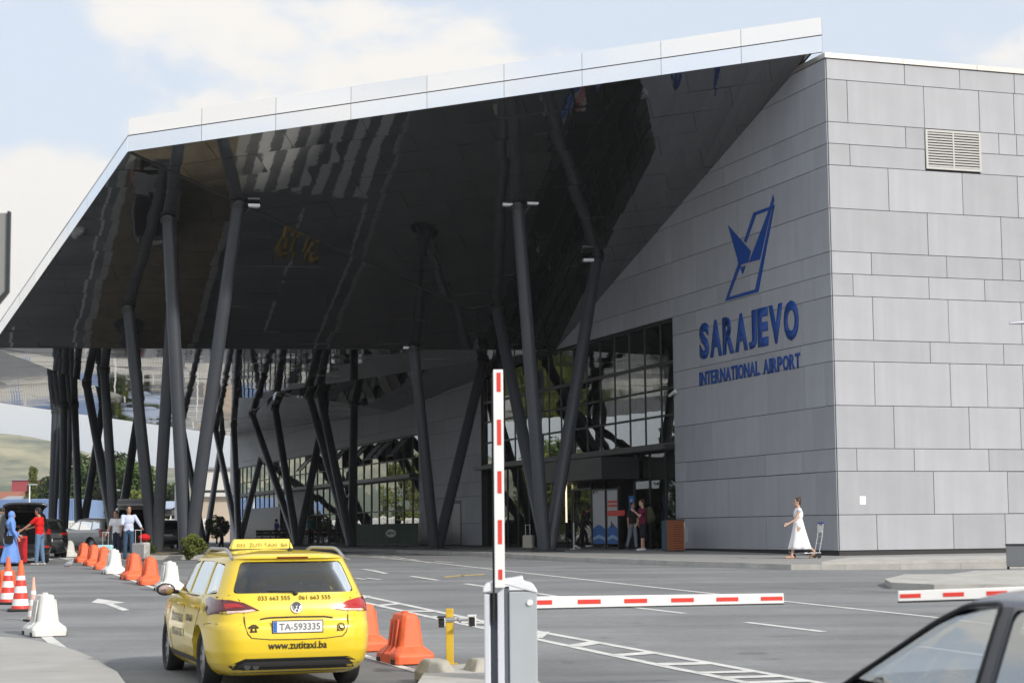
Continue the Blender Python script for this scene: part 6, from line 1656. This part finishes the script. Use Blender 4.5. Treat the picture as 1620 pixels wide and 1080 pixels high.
# litter bin with orange slats
q = pav(on_row(1069, 1.35)); lb = thing('litter_bin', 'litter bin with orange timber slats standing against the grey wall edge', 'litter bin', q)
M_slat = mat('orange_timber', (0.30, 0.085, 0.025), .6, var=.2, vscale=4, stretch=(1, 1, 6))
hb_ = 1.04; wb_ = .40; Rb = Matrix.Rotation(HEAD + math.pi / 2, 3, 'Z')
mb = MB(); mb.box(q + Vector((0, 0, hb_ / 2)), (wb_ - .05, .5, hb_ - .04), R=Rb); mb.build('liner', M_blackp, lb)
for k in range(13):
    z = .05 + k * (hb_ - .08) / 12.5
    for s in (1, -1):
        mb = MB(); mb.box(q + Rb @ Vector((0, s * .262, z + .03)), (wb_, .02, .056), R=Rb); mb.build('slat', M_slat, lb)
        mb = MB(); mb.box(q + Rb @ Vector((s * (wb_ / 2 - .008), 0, z + .03)), (.02, .50, .062), R=Rb); mb.build('slat', M_slat, lb)
mb = MB(); mb.box(q + Vector((0, 0, hb_ + .01)), (wb_ + .03, .56, .04), R=Rb); mb.build('lid', M_dkmetal, lb)
q2 = pav(on_row(1058, 1.2)); mb = MB(); mb.box(q2 + Vector((0, 0, .52)), (.34, .42, 1.02), HEAD + math.pi / 2); o = mb.build('bin_side', mat('teal_bin', (0.03, 0.08, 0.11), .5), None, bevel=.02); tag(o, 'narrow dark teal recycling bin beside the orange slatted bin', 'bin')
mb = MB(); mb.box(q2 + Vector((-.0, -.215, .72)) , (.20, .01, .12), 0); mb.build('bin_label', mat('bin_label_blue', (0.10, 0.30, 0.50), .5), o)
# white queue post, blue pallet wrap by the bin
q = pav(on_row(908, 1.6)); mb = MB(); mb.lathe([(.16, 0), (.16, .015), (.025, .03), (.02, .98), (.03, 1.0)], q, 14); o = mb.build('queue_post', M_whitep); tag(o, 'thin white queue post on a flat foot left of the entrance doors', 'post')
q = pav(on_row(1082, .45)); mb = MB(); mb.tube(q + Vector((0, 0, .02)), q + Vector((.03, 0, .95)), .02, .02, 8, True, M_whitep); mb.box(q + Vector((.02, 0, .55)), (.03, .26, .5), HEAD, M_alu); mb.box(q + Vector((-.15, -.1, .04)), (.35, .3, .06), HEAD, mat('trolley_blue', (0.03, 0.07, 0.35), .4)); o = mb.build('folding_stand', None); tag(o, 'small folding stand with blue foot leaning by the wall right of the bin', 'stand')
# pigeon
q = roadp(G(108, 899)); pg = thing('pigeon', 'grey pigeon walking on the asphalt near the loaded car', 'pigeon', q)
mb = MB(); mb.ellipsoid(q + Vector((0, 0, .13)), (.14, .07, .075), 12, R=Matrix.Rotation(rad(-20), 3, 'Y')); mb.ellipsoid(q + Vector((.11, 0, .22)), (.04, .035, .04), 10); mb.capsule(q + Vector((.08, 0, .15)), q + Vector((.11, 0, .21)), .045, .03, 8); mb.box(q + Vector((-.17, 0, .09)), (.12, .06, .015)); mb.capsule(q + Vector((.14, 0, .22)), q + Vector((.17, 0, .21)), .008, .004, 6)
fused(mb, 'body', mat('pigeon_grey', (0.30, 0.31, 0.34), .7, var=.4, vscale=20), pg, .008, 2)
mb = MB(); mb.tube(q + Vector((0, .02, 0)), q + Vector((.0, .02, .09)), .005, .005, 5); mb.tube(q + Vector((.02, -.02, 0)), q + Vector((.0, -.02, .09)), .005, .005, 5); mb.build('legs', M_redw, pg)

# cafe terrace: green fence cloth, chairs and tables
t0 = TW(on_row(662, 2.4))[0]; t1 = TW(on_row(563, 2.4))[0]; wF = 2.4
gf = thing('cafe_fence', 'dark green cloth cafe fence with a white oval logo', 'fence', B(t0, wF, gz(90) + .13))
zf = gz(90) + .13
mb = MB(); nseg = 24; zt_ = 1.12
for i in range(nseg + 1):
    t = t0 + (t1 - t0) * i / nseg; o_ = .015 * math.sin(i * 1.9); mb.v += [B(t, wF + o_, zf + .12), B(t, wF + o_ * .3, zf + zt_)]
for i in range(nseg): mb.f.append([2 * i, 2 * i + 1, 2 * i + 3, 2 * i + 2]); mb.m.append(0)
go = mb.build('fence_cloth', mat('dark_green_cloth', (0.010, 0.042, 0.018), .7, var=.1), gf); s = go.modifiers.new('s', 'SOLIDIFY'); s.thickness = .012
for i in range(7):
    t = t0 + (t1 - t0) * i / 6; mb = MB(); mb.tube(B(t, wF - .04, zf), B(t, wF - .04, zf + zt_ + .03), .02, .02, 8); mb.build('post', M_dkmetal, gf)
tc_ = TW(on_row(619.5, wF))[0]; cz = at(620, 843, B(tc_, wF).y).z
mb = MB(); e_ = []
for i in range(32): a = 2 * math.pi * i / 32; e_.append(B(tc_ - math.cos(a) * .95, wF + .03, cz + math.sin(a) * .20))
mb.prism(e_, -VV * .008); lo_ = mb.build('logo_oval', mat('logo_white', (0.62, 0.62, 0.60), .6), gf)
text_obj('lettering', 'Segafredo', -UU, (0, 0, 1), B(tc_ + .72, wF + .041, cz - .10), .22, 1.44, mat('logo_ink', (0.04, 0.035, 0.03), .6), .004, offset=.015, parent=lo_, italic=.3)
M_wood = mat('cafe_wood', (0.30, 0.22, 0.15), .6, var=.15)
def make_chair():
    th = thing('cafe_chair', 'chair', 'chair', (0, 0, 0), 0, 'dark cafe chairs in rows under the canopy')
    for x in (-.2, .2):
        for y in (-.2, .2):
            l_ = MB(); l_.tube((x, y, 0), (x * .9, y * .9, .45), .016, .016, 6); l_.build('leg', M_dkmetal, th)
    s_ = MB(); s_.box((0, 0, .46), (.44, .44, .04)); s_.build('seat', M_seat, th)
    b_ = MB(); b_.box((-.21, 0, .72), (.03, .42, .36), R=Matrix.Rotation(rad(-8), 3, 'Y')); b_.build('backrest', M_seat, th)
    return th
def make_table():
    th = thing('cafe_table', 'table', 'table', (0, 0, 0), 0, 'square cafe tables under the canopy')
    s_ = MB(); s_.box((0, 0, .74), (.7, .7, .04)); s_.build('table_top', M_wood, th); s_ = MB(); s_.tube((0, 0, 0), (0, 0, .72), .035, .035, 8); s_.lathe([(.25, 0), (.25, .02)], (0, 0, 0), 14); s_.build('pedestal', M_dkmetal, th); return th
ch0 = make_chair(); ta0 = make_table(); n_ = 0
wheres = ['beside the green cafe fence', 'second from the green cafe fence', 'in the middle of the terrace', 'towards the far columns', 'at the far end of the terrace']
for i in range(5):
    for j in range(2):
        t = 58.0 + i * 2.6; w = 1.6 + j * 1.9; b0 = B(t, w, zf)
        lab = 'wooden topped cafe table %s, %s row' % (wheres[i], 'wall side' if j == 0 else 'road side')
        if i == 0 and j == 0: place(ta0, b0, HEAD); ta0['label'] = lab
        else: dup(ta0, b0, HEAD, lab)
        for k, (dt, rz) in enumerate(((-.75, 0), (.75, math.pi))):
            lab = 'dark cafe chair, %s side of table %s, %s' % ('near' if k == 0 else 'far', wheres[i], 'wall row' if j == 0 else 'road row')
            if n_ == 0: place(ch0, B(t + dt, w, zf), HEAD + rz); ch0['label'] = lab
            else: dup(ch0, B(t + dt, w, zf), HEAD + rz, lab)
            n_ += 1
# red parasol-like adverts and fridge behind the cafe glass
for (x0, x1, y0, y1, m_) in ((588, 594, 806, 822, M_redw), (600, 607, 804, 824, M_redw), (634, 644, 806, 822, M_redw)):
    ta = wall(x1, 815, -1.0)[0]; tb_ = wall(x0, 815, -1.0)[0]; mb = MB(); fbox(mb, ta, tb_, -1.2, -1.1, wall(x0, y1, -1)[1], wall(x0, y0, -1)[1]); mb.build('advert_panel', m_, bld)
# ------------------------------------------------------------------ vegetation and background
def leaf_mat(name, c, v=.45, sc=1.6):
    m = mat(name, c, .65, var=v, vscale=sc, spec=.25, obj_var=.12)
    return m
M_leafd = leaf_mat('dark_leaves', (0.038, 0.062, 0.020)); M_leafm = leaf_mat('green_leaves', (0.060, 0.098, 0.026)); M_leafy = leaf_mat('yellow_green_leaves', (0.125, 0.150, 0.030)); M_leafc = leaf_mat('conifer_needles', (0.020, 0.040, 0.020), .4)
M_bark = mat('bark', (0.10, 0.075, 0.055), .9, var=.3, vscale=6, bump=.01, bscale=20)
def leaves(name, clumps, m, parent, leaf, per, seed, flat=.9):
    r = np.random.RandomState(seed); V = []
    for (c, rr, n) in clumps:
        d = r.normal(size=(n, 3)); d /= np.linalg.norm(d, axis=1)[:, None]; rad_ = rr * (r.uniform(.25, 1, n) ** .5)[:, None]
        P = np.array(c)[None, :] + d * rad_ * np.array([1, 1, flat])
        a = r.normal(size=(n, 3)); a /= np.linalg.norm(a, axis=1)[:, None]; b = np.cross(a, r.normal(size=(n, 3))); b /= np.linalg.norm(b, axis=1)[:, None]
        s = leaf * r.uniform(.6, 1.4, n)[:, None]
        V.append(np.stack([P - a * s, P - b * s * .55, P + a * s, P + b * s * .55], 1).reshape(-1, 3))
    V = np.concatenate(V); n = len(V) // 4
    me = bpy.data.meshes.new(name); me.vertices.add(len(V)); me.vertices.foreach_set('co', V.ravel().astype(np.float32))
    me.loops.add(n * 4); me.loops.foreach_set('vertex_index', np.arange(n * 4, dtype=np.int32)); me.polygons.add(n); me.polygons.foreach_set('loop_start', np.arange(0, n * 4, 4, dtype=np.int32)); me.update(calc_edges=True); me.validate()
    me.materials.append(m); o = bpy.data.objects.new(name, me); COL.objects.link(o); adopt(o, parent); return o
def tree(name, label, P, H, W, m, seed, trunk=.25, leaf=.22, nc=26, per=110, low=.25, group=None, shape='round'):
    th = thing(name, label, 'tree', P, 0, group); r = random.Random(seed)
    tb_ = MB(); tr = H * .022 + .04; top = P + Vector((r.uniform(-.2, .2), 0, H * .8)); tb_.tube(P, P + (top - P) * .4, tr, tr * .7, 9); tb_.tube(P + (top - P) * .4, top, tr * .7, tr * .2, 8)
    cl = []
    for k in range(nc):
        if shape == 'round':
            z = low + (1 - low) * r.random() ** .8; f = math.sin(math.pi * min(1, max(.08, (z - low * .6) / (1.12 - low * .6)))) ** .6
            a = r.uniform(0, 2 * math.pi); q = W / 2 * f * r.uniform(.35, .95); c = P + Vector((q * math.cos(a), q * math.sin(a), H * z)); rr = W * r.uniform(.12, .22)
        elif shape == 'poplar':
            z = low + (1 - low) * (k + .5) / nc; f = min(1, (1.05 - z) * 1.5) * (.75 + .25 * min(1, z * 5)); a = r.uniform(0, 6.28); q = W / 2 * f * r.uniform(.1, .75); c = P + Vector((q * math.cos(a), q * math.sin(a), H * z)); rr = W * .30 * max(.45, f)
        cl.append((tuple(c), rr, per))
        if k % 3 == 0: tb_.tube(P + (top - P) * max(.25, (c.z - P.z) / H * .7), c, tr * .35, tr * .08, 5)
    tb_.build('trunk', M_bark, th); leaves('crown', cl, m, th, leaf, per, seed); return th
def conifer(label, P, H, W, seed, group=None):
    th = thing('conifer_tree', label, 'tree', P, 0, group); r = random.Random(seed); tb_ = MB(); tb_.tube(P, P + Vector((0, 0, H)), H * .018 + .05, .02, 9); cl = []
    L = int(H * 1.3)
    for k in range(L):
        z = .10 + .9 * k / L; R_ = W / 2 * (1 - z) ** .85 + .15
        for j in range(7):
            a = r.uniform(0, 6.28)
            for q in (.35, .7, 1.0): cl.append(((P.x + R_ * q * math.cos(a), P.y + R_ * q * math.sin(a), P.z + H * z - R_ * q * .18), R_ * .20 + .12, 26))
            tb_.tube(P + Vector((0, 0, H * z)), P + Vector((R_ * .9 * math.cos(a), R_ * .9 * math.sin(a), H * z - R_ * .15)), .03, .01, 4)
    tb_.build('trunk', M_bark, th); leaves('crown', cl, M_leafc, th, .17, 26, seed, .5); return th
def shrub(label, P, H, W, m, seed, leaf=.05, per=150, nc=22, group=None):
    th = thing('shrub', label, 'shrub', P, 0, group); r = random.Random(seed); cl = []; st = MB()
    for k in range(nc):
        a = r.uniform(0, 6.28); z = r.uniform(.03, .85); q = W / 2 * r.uniform(.1, .85) * math.sin(math.pi * (z * .7 + .25)); c = P + Vector((q * math.cos(a), q * math.sin(a), H * z)); cl.append((tuple(c), W * .17, per)); st.tube(P, c, .015, .006, 4)
    st.build('stem', M_bark, th); leaves('foliage', cl, m, th, leaf, per, seed); return th
def gat(x, Y): 
    p = at(x, 850, Y); return Vector((p.x, Y, gz(Y)))
def ht(y, x, Y): return at(x, y, Y).z - gz(Y)
# bushes on the island
p = on_row(303, 15.2); p = Vector((p.x, p.y, gz(p.y) + .15)); 
shrub('bright green leafy bush at the foot of the nearest outer column pair', on_row(303, 16.6) + Vector((0, 0, gz(61) + .14)), .72, .95, M_leafy, 5)
p = on_row(243, 16.9); shrub('small tuft of weeds growing at the column foot left of the grey car', Vector((p.x, p.y - .3, gz(p.y) + .15)), .62, .40, M_leafm, 9, nc=12)
shrub('rounded yellow-green bush beyond the columns beside the grey car', gat(256, 118) , ht(818, 256, 118), 1.5, M_leafy, 12, leaf=.07)
shrub('low dark bush behind the white rail at the far left', gat(112, 130), .95, 1.3, M_leafm, 13, leaf=.08)
# topiary ball
P = gat(343, 132); th = thing('topiary_tree', 'round clipped dark green tree at the far corner of the building', 'tree', P)
tb_ = MB(); tb_.tube(P, P + Vector((0, 0, 1.2)), .07, .05, 8); tb_.build('trunk', M_bark, th); r_ = random.Random(4); cl = []
for k in range(34):
    d = Vector((r_.gauss(0, 1), r_.gauss(0, 1), r_.gauss(0, 1))).normalized() * .62; cl.append((tuple(P + Vector((0, 0, 1.35)) + d * 1.0), .30, 130))
leaves('crown', cl, M_leafd, th, .07, 130, 3)
# poplar, group of trees
tree('poplar_tree', 'slim yellow-green poplar in front of the red building', gat(51, 235), ht(741, 51, 235), 3.2, M_leafy, 21, nc=46, per=150, leaf=.17, low=.10, shape='poplar')
gt = 'broadleaf trees behind the parked cars'
for i, (x, Y, yt, W, m, lab) in enumerate([(118, 205, 742, 7.0, M_leafd, 'dark tree behind the slim columns, left end of the tree group'), (141, 212, 726, 8.5, M_leafd, 'tall dense dark green tree right of the slim columns'), (160, 200, 738, 7.0, M_leafm, 'mid green tree left of the three outer columns'),
                                       (186, 215, 731, 8.0, M_leafd, 'dark green tree directly behind the three outer columns'), (206, 200, 738, 6.5, M_leafm, 'green tree between the outer column clusters'), (216, 188, 783, 3.2, M_leafy, 'low yellow-green tree beside the carport roof'),
                                       (268, 240, 770, 4.0, M_leafm, 'small green tree left of the white pylon'), (100, 225, 748, 6.0, M_leafm, 'tree half hidden behind the farthest outer columns'), (88, 230, 765, 5.0, M_leafy, 'pale green tree between the far outer columns')]):
    tree('broadleaf_tree', lab, gat(x, Y), ht(yt, x, Y), W, m, 30 + i, nc=34, per=150, leaf=.24, low=.12, group=gt)
conifer('small dark conifer beside the white pylon', gat(272, 238), ht(765, 272, 238), 2.4, 77)
# trees off to the left that the entrance glass mirrors
gl_ = 'trees left of the forecourt'
for i, (X, Y, H, W) in enumerate([(-45, 118, 13.0, 7.5), (-52, 106, 8.5, 5), (-62, 128, 12, 7), (-38.0, 84, 7, 4.5)]):
    conifer(['tall dark conifer left of the forecourt', 'shorter conifer nearest the left footpath', 'broad conifer farthest to the left', 'young conifer by the kerb on the left'][i], Vector((X, Y, gz(Y))), H, W, 50 + i, gl_)
for i, (X, Y, H, W, m) in enumerate([(-49, 140, 7, 7, M_leafy), (-58, 150, 8, 8, M_leafm), (-72, 165, 9, 9, M_leafy), (-84, 175, 9, 9, M_leafm), (-68, 140, 7, 7, M_leafm), (-50, 92, 6, 6, M_leafy), (-95, 190, 10, 10, M_leafd), (-60, 176, 8, 7, M_leafy), (-104, 150, 10, 10, M_leafm), (-44, 70, 6, 5, M_leafm)]):
    tree('broadleaf_tree', ['yellow-green', 'fresh green', 'broad yellowish', 'rounded green', 'bushy green', 'low yellowish', 'large dark', 'slender yellowish', 'wide green', 'small green'][i] + ' tree standing left of the forecourt outside the picture', Vector((X, Y, gz(Y))), H, W, m, 60 + i, nc=26, per=120, leaf=.26, low=.15, group=gl_)

# far buildings, fences, pylon
M_rblue = mat('corrugated_blue', (0.24, 0.35, 0.58), .5, var=.06, vscale=.5); M_rred = mat('red_cladding', (0.30, 0.045, 0.06), .6, var=.06, vscale=.3); M_offw = mat('render_white', (0.62, 0.61, 0.58), .8, var=.06, vscale=.4); M_sand = mat('sand_render', (0.50, 0.42, 0.34), .85, var=.08, vscale=.4); M_rg = mat('roof_grey', (0.30, 0.31, 0.33), .6)
def house(name, label, x0, x1, yt, Y, D, m, roof=None, rh=0.0, z0=None, cat='building', win=0, ribs=0):
    P = gat((x0 + x1) / 2, Y); th = thing(name, label, cat, P); X0 = at(x0, 850, Y).x; X1 = at(x1, 850, Y).x; H = ht(yt, (x0 + x1) / 2, Y); z = gz(Y)
    mb = MB(); mb.box(((X0 + X1) / 2, Y + D / 2, z + (H - rh) / 2), (X1 - X0, D, H - rh)); mb.build('wall', m, th)
    if roof:
        mb = MB(); 
        if rh > .3: mb.prism([Vector((X0 - .4, Y - .4, z + H - rh + .01)), Vector((X0 - .4, Y + D / 2, z + H)), Vector((X0 - .4, Y + D + .4, z + H - rh + .01))], Vector((X1 - X0 + .8, 0, 0)))
        else: mb.box(((X0 + X1) / 2, Y + D / 2, z + H - rh + .12), (X1 - X0 + .8, D + .8, .24))
        mb.build('roof', roof, th)
    for k in range(win):
        cx = X0 + (X1 - X0) * (k + .5) / win; mb = MB(); mb.box((cx, Y - .02, z + (H - rh) * .55), ((X1 - X0) / win * .45, .08, (H - rh) * .3)); mb.build('window', M_dkmetal, th)
    if ribs:
        mb = MB(); n = ribs
        for k in range(n + 1): mb.box((X0 + (X1 - X0) * k / n, Y - .05, z + (H - rh) / 2), ((X1 - X0) / n * .4, .1, H - rh - .02))
        o = mb.build('corrugation', m, th); o['kind'] = 'stuff'
    return th
house('blue_shed', 'long low pale blue corrugated shed behind the open tailgate car', -40, 118, 789, 185, 14, M_rblue, None, 0, ribs=70)
house('red_building', 'dark red block building far behind the poplar at the left', 17, 96, 757, 430, 30, M_rred, M_rg, .3)
house('white_house', 'small white house with red roof left of the red building', -30, 18, 776, 380, 14, M_offw, mat('tile_red', (0.30, 0.11, 0.07), .8, var=.2), 2.2, win=4)
house('pale_house', 'small pale house with grey roof at the far left behind the blue shed', 0, 34, 783, 300, 12, M_offw, M_rg, .9, win=3)
house('white_hall', 'white flat-roofed hall behind the end of the terminal', 318, 420, 739, 215, 30, M_offw, M_rg, .2)
P = gat(350, 205); th = thing('sand_wall', 'sand coloured low wall in front of the white hall', 'wall', P)
X0, X1 = at(318, 850, 205).x, at(400, 850, 205).x; mb = MB(); mb.box(((X0 + X1) / 2, 205, gz(205) + ht(785, 350, 205) / 2), (X1 - X0, .6, ht(785, 350, 205))); mb.build('wall', M_sand, th)
mb = MB(); mb.box(((X0 + X1) / 2, 204.5, gz(205) + ht(777, 350, 205)), (X1 - X0, 2.0, .25)); mb.build('shade_roof', M_dkmetal, th)
# carport with pale blue roof
P = gat(238, 182); th = thing('carport', 'open carport with pale blue-grey roof between the outer columns', 'carport', P); X0, X1 = at(204, 850, 182).x, at(276, 850, 182).x; z = gz(182)
mb = MB(); h = ht(803, 240, 182); mb.prism([Vector((X0, 180, z + h)), Vector((X0, 188, z + h + .75)), Vector((X0, 188, z + h + .6)), Vector((X0, 180, z + h - .15))], Vector((X1 - X0, 0, 0))); mb.build('roof', mat('pale_blue_roof', (0.36, 0.42, 0.55), .5), th)
mb = MB(); mb.box(((X0 + X1) / 2, 184, z + h - .45), (X1 - X0, 7, .5)); mb.build('fascia_beam', M_dkmetal, th)
for k in range(5):
    mb = MB(); mb.tube((X0 + .2 + (X1 - X0 - .4) * k / 4, 181, z), (X0 + .2 + (X1 - X0 - .4) * k / 4, 181, z + h - .3), .07, .07, 8); mb.build('post', M_whitep, th)
# white lattice fence
P = gat(150, 172); th = thing('white_fence', 'white slatted fence running behind the parked cars', 'fence', P); X0, X1 = at(-900, 850, 172).x, at(330, 850, 172).x; z = gz(172); n = 300; fl_ = MB()
for k in range(n):
    x = X0 + (X1 - X0) * k / n; fl_.box((x, 172, z + 1.15), (.10, .04, 1.95))
o = fl_.build('slat', M_whitep, th); o['kind'] = 'stuff'
for zz_ in (.3, 1.2, 2.1): mb = MB(); mb.box(((X0 + X1) / 2, 172.05, z + zz_), (X1 - X0, .05, .10)); mb.build('rail', M_whitep, th)
for k in range(16):
    mb = MB(); x = X0 + (X1 - X0) * (k + .5) / 16; mb.box((x, 172.4, z + 1.15), ((X1 - X0) / 16 * (.995 if k % 4 else .6), .16, 2.2 - .15 * (k % 3))); mb.build('panel', mat('cream_render', (0.66, 0.63, 0.55), .85, var=.15, vscale=.6), th)
# white pylon
P = gat(281, 148); X0, X1 = at(276.5, 850, 148).x, at(287, 850, 148).x; mb = MB(); H = ht(767, 281, 148); z = gz(148); mb.box(((X0 + X1) / 2, 148, z + H / 2), (X1 - X0, .5, H)); o = mb.build('white_pylon', M_whitep, None, bevel=.03); tag(o, 'tall plain white pylon between the near outer columns', 'pylon')
# white rail in front of the bush, lamp posts, parked cars far behind
P = gat(112, 126); th = thing('guard_rail', 'low white guard rail beyond the farthest white road barrier', 'rail', P); X0, X1 = at(60, 850, 126).x, at(160, 850, 126).x
for zz_ in (.45, .75): mb = MB(); mb.box(((X0 + X1) / 2, 126, gz(126) + zz_), (X1 - X0, .05, .12)); mb.build('rail', M_whitep, th)
for k in range(4): mb = MB(); mb.tube((X0 + (X1 - X0) * k / 3, 126.06, gz(126)), (X0 + (X1 - X0) * k / 3, 126.06, gz(126) + .85), .05, .05, 8); mb.build('post', M_whitep, th)
for i, (x, yt, Y) in enumerate(((45.5, 766, 180), (308, 744, 170), (176, 775, 168))):
    P = gat(x, Y); th = thing('lamp_post', ['thin white lamp post before the red building', 'thin lamp post between the near outer columns', 'thin lamp post before the dark trees'][i], 'lamp post', P); H = ht(yt, x, Y); mb = MB(); mb.tube(P, P + Vector((0, 0, H)), .09, .06, 8); mb.build('pole', M_whitep, th); mb = MB(); mb.box(P + Vector((.3, 0, H)), (.9, .25, .12)); mb.build('lamp_head', M_alu, th)
for i, (x, Y, m, lab) in enumerate([(150, 150, M_whitep, 'white car parked before the fence behind the silver one'), (232, 140, M_silver, 'silver car parked beyond the column feet'), (300, 160, M_whitep, 'white car far behind the near outer columns'), (205, 155, M_gcar, 'grey car parked farther back behind the van')]):
    c = dup(est, Vector((at(x, 850, Y).x, Y, gz(Y))), HEAD + rad((80, 70, 60, 95)[i]), lab, None, swap={M_bcar: m})
# mountains
def ridge(name, Y, pts, m, seed, depth=900, amp=14):
    xs = np.linspace(pts[0][0], pts[-1][0], 150); rr = np.random.RandomState(seed); mb = MB(); rows = 12
    px = [p[0] for p in pts]; py = [p[1] for p in pts]
    for j in range(rows + 1):
        t = j / rows
        for x in xs:
            yy = float(np.interp(x, px, py)); top = at(x, yy, Y).z; X = at(x, yy, Y).x
            f = t ** .8; n_ = mnoise.fractal(Vector((X * .002 + seed, t * 1.6, 0)), 1.0, 2.0, 5)
            mb.v.append(Vector((X, Y - depth * (1 - t), -1 + top * f + amp * n_ * min(1, 2 * t) * (1.2 - t))))
    N = len(xs)
    for j in range(rows):
        for i in range(N - 1): mb.f.append([j * N + i, j * N + i + 1, (j + 1) * N + i + 1, (j + 1) * N + i]); mb.m.append(0)
    o = mb.build(name, m, None, smooth=True, sharp=80); struct(o); return o
M_hill = mat('forest_and_fields', (0.085, 0.105, 0.045), .95, var=1.3, vscale=.009)

_n = M_hill.node_tree.nodes; _l = M_hill.node_tree.links; _b = _n['Principled BSDF']
_t = _n.new('ShaderNodeTexCoord'); _v = _n.new('ShaderNodeTexNoise'); _v.inputs['Scale'].default_value = .006; _v.inputs['Detail'].default_value = 10; _v.inputs['Roughness'].default_value = .7
_m = _n.new('ShaderNodeMapping'); _m.inputs['Scale'].default_value = (1, .4, 3.5); _l.new(_t.outputs['Object'], _m.inputs[0]); _l.new(_m.outputs[0], _v.inputs['Vector'])
_c = _n.new('ShaderNodeValToRGB'); _c.color_ramp.elements[0].position = .42; _c.color_ramp.elements[0].color = (.035, .060, .025, 1); _c.color_ramp.elements[1].position = .60; _c.color_ramp.elements[1].color = (.34, .31, .17, 1)
_l.new(_v.outputs[0], _c.inputs[0]); _l.new(_c.outputs[0], _b.inputs['Base Color'])
ridge('hills', 2600, [(-900, 640), (-300, 665), (0, 684), (40, 688), (80, 696), (130, 712), (180, 726), (260, 738), (380, 742), (700, 750), (1400, 748), (2400, 740)], M_hill, 3)
ridge('hills', 1500, [(-900, 765), (-200, 760), (0, 768), (60, 772), (150, 782), (260, 790), (380, 794), (800, 800), (2200, 800)], mat('near_forest', (0.06, 0.085, 0.035), .95, var=.5, vscale=.01), 9, 500, 8)
# summer haze: one closed box of pale air
hz = MB(); hz.box((0, 2000, 150), (9000, 5200, 306)); ho = hz.build('haze', None); ho['kind'] = 'stuff'; ho.location.z = 0
hm_ = bpy.data.materials.new('haze_air'); hm_.use_nodes = True; n = hm_.node_tree.nodes; n.clear(); oo = n.new('ShaderNodeOutputMaterial'); pv = n.new('ShaderNodeVolumePrincipled'); pv.inputs['Color'].default_value = (0.96, 0.975, 1.0, 1); pv.inputs['Density'].default_value = HAZE_D; pv.inputs['Anisotropy'].default_value = 0.2
hm_.node_tree.links.new(pv.outputs[0], oo.inputs['Volume']); ho.data.materials.append(hm_)
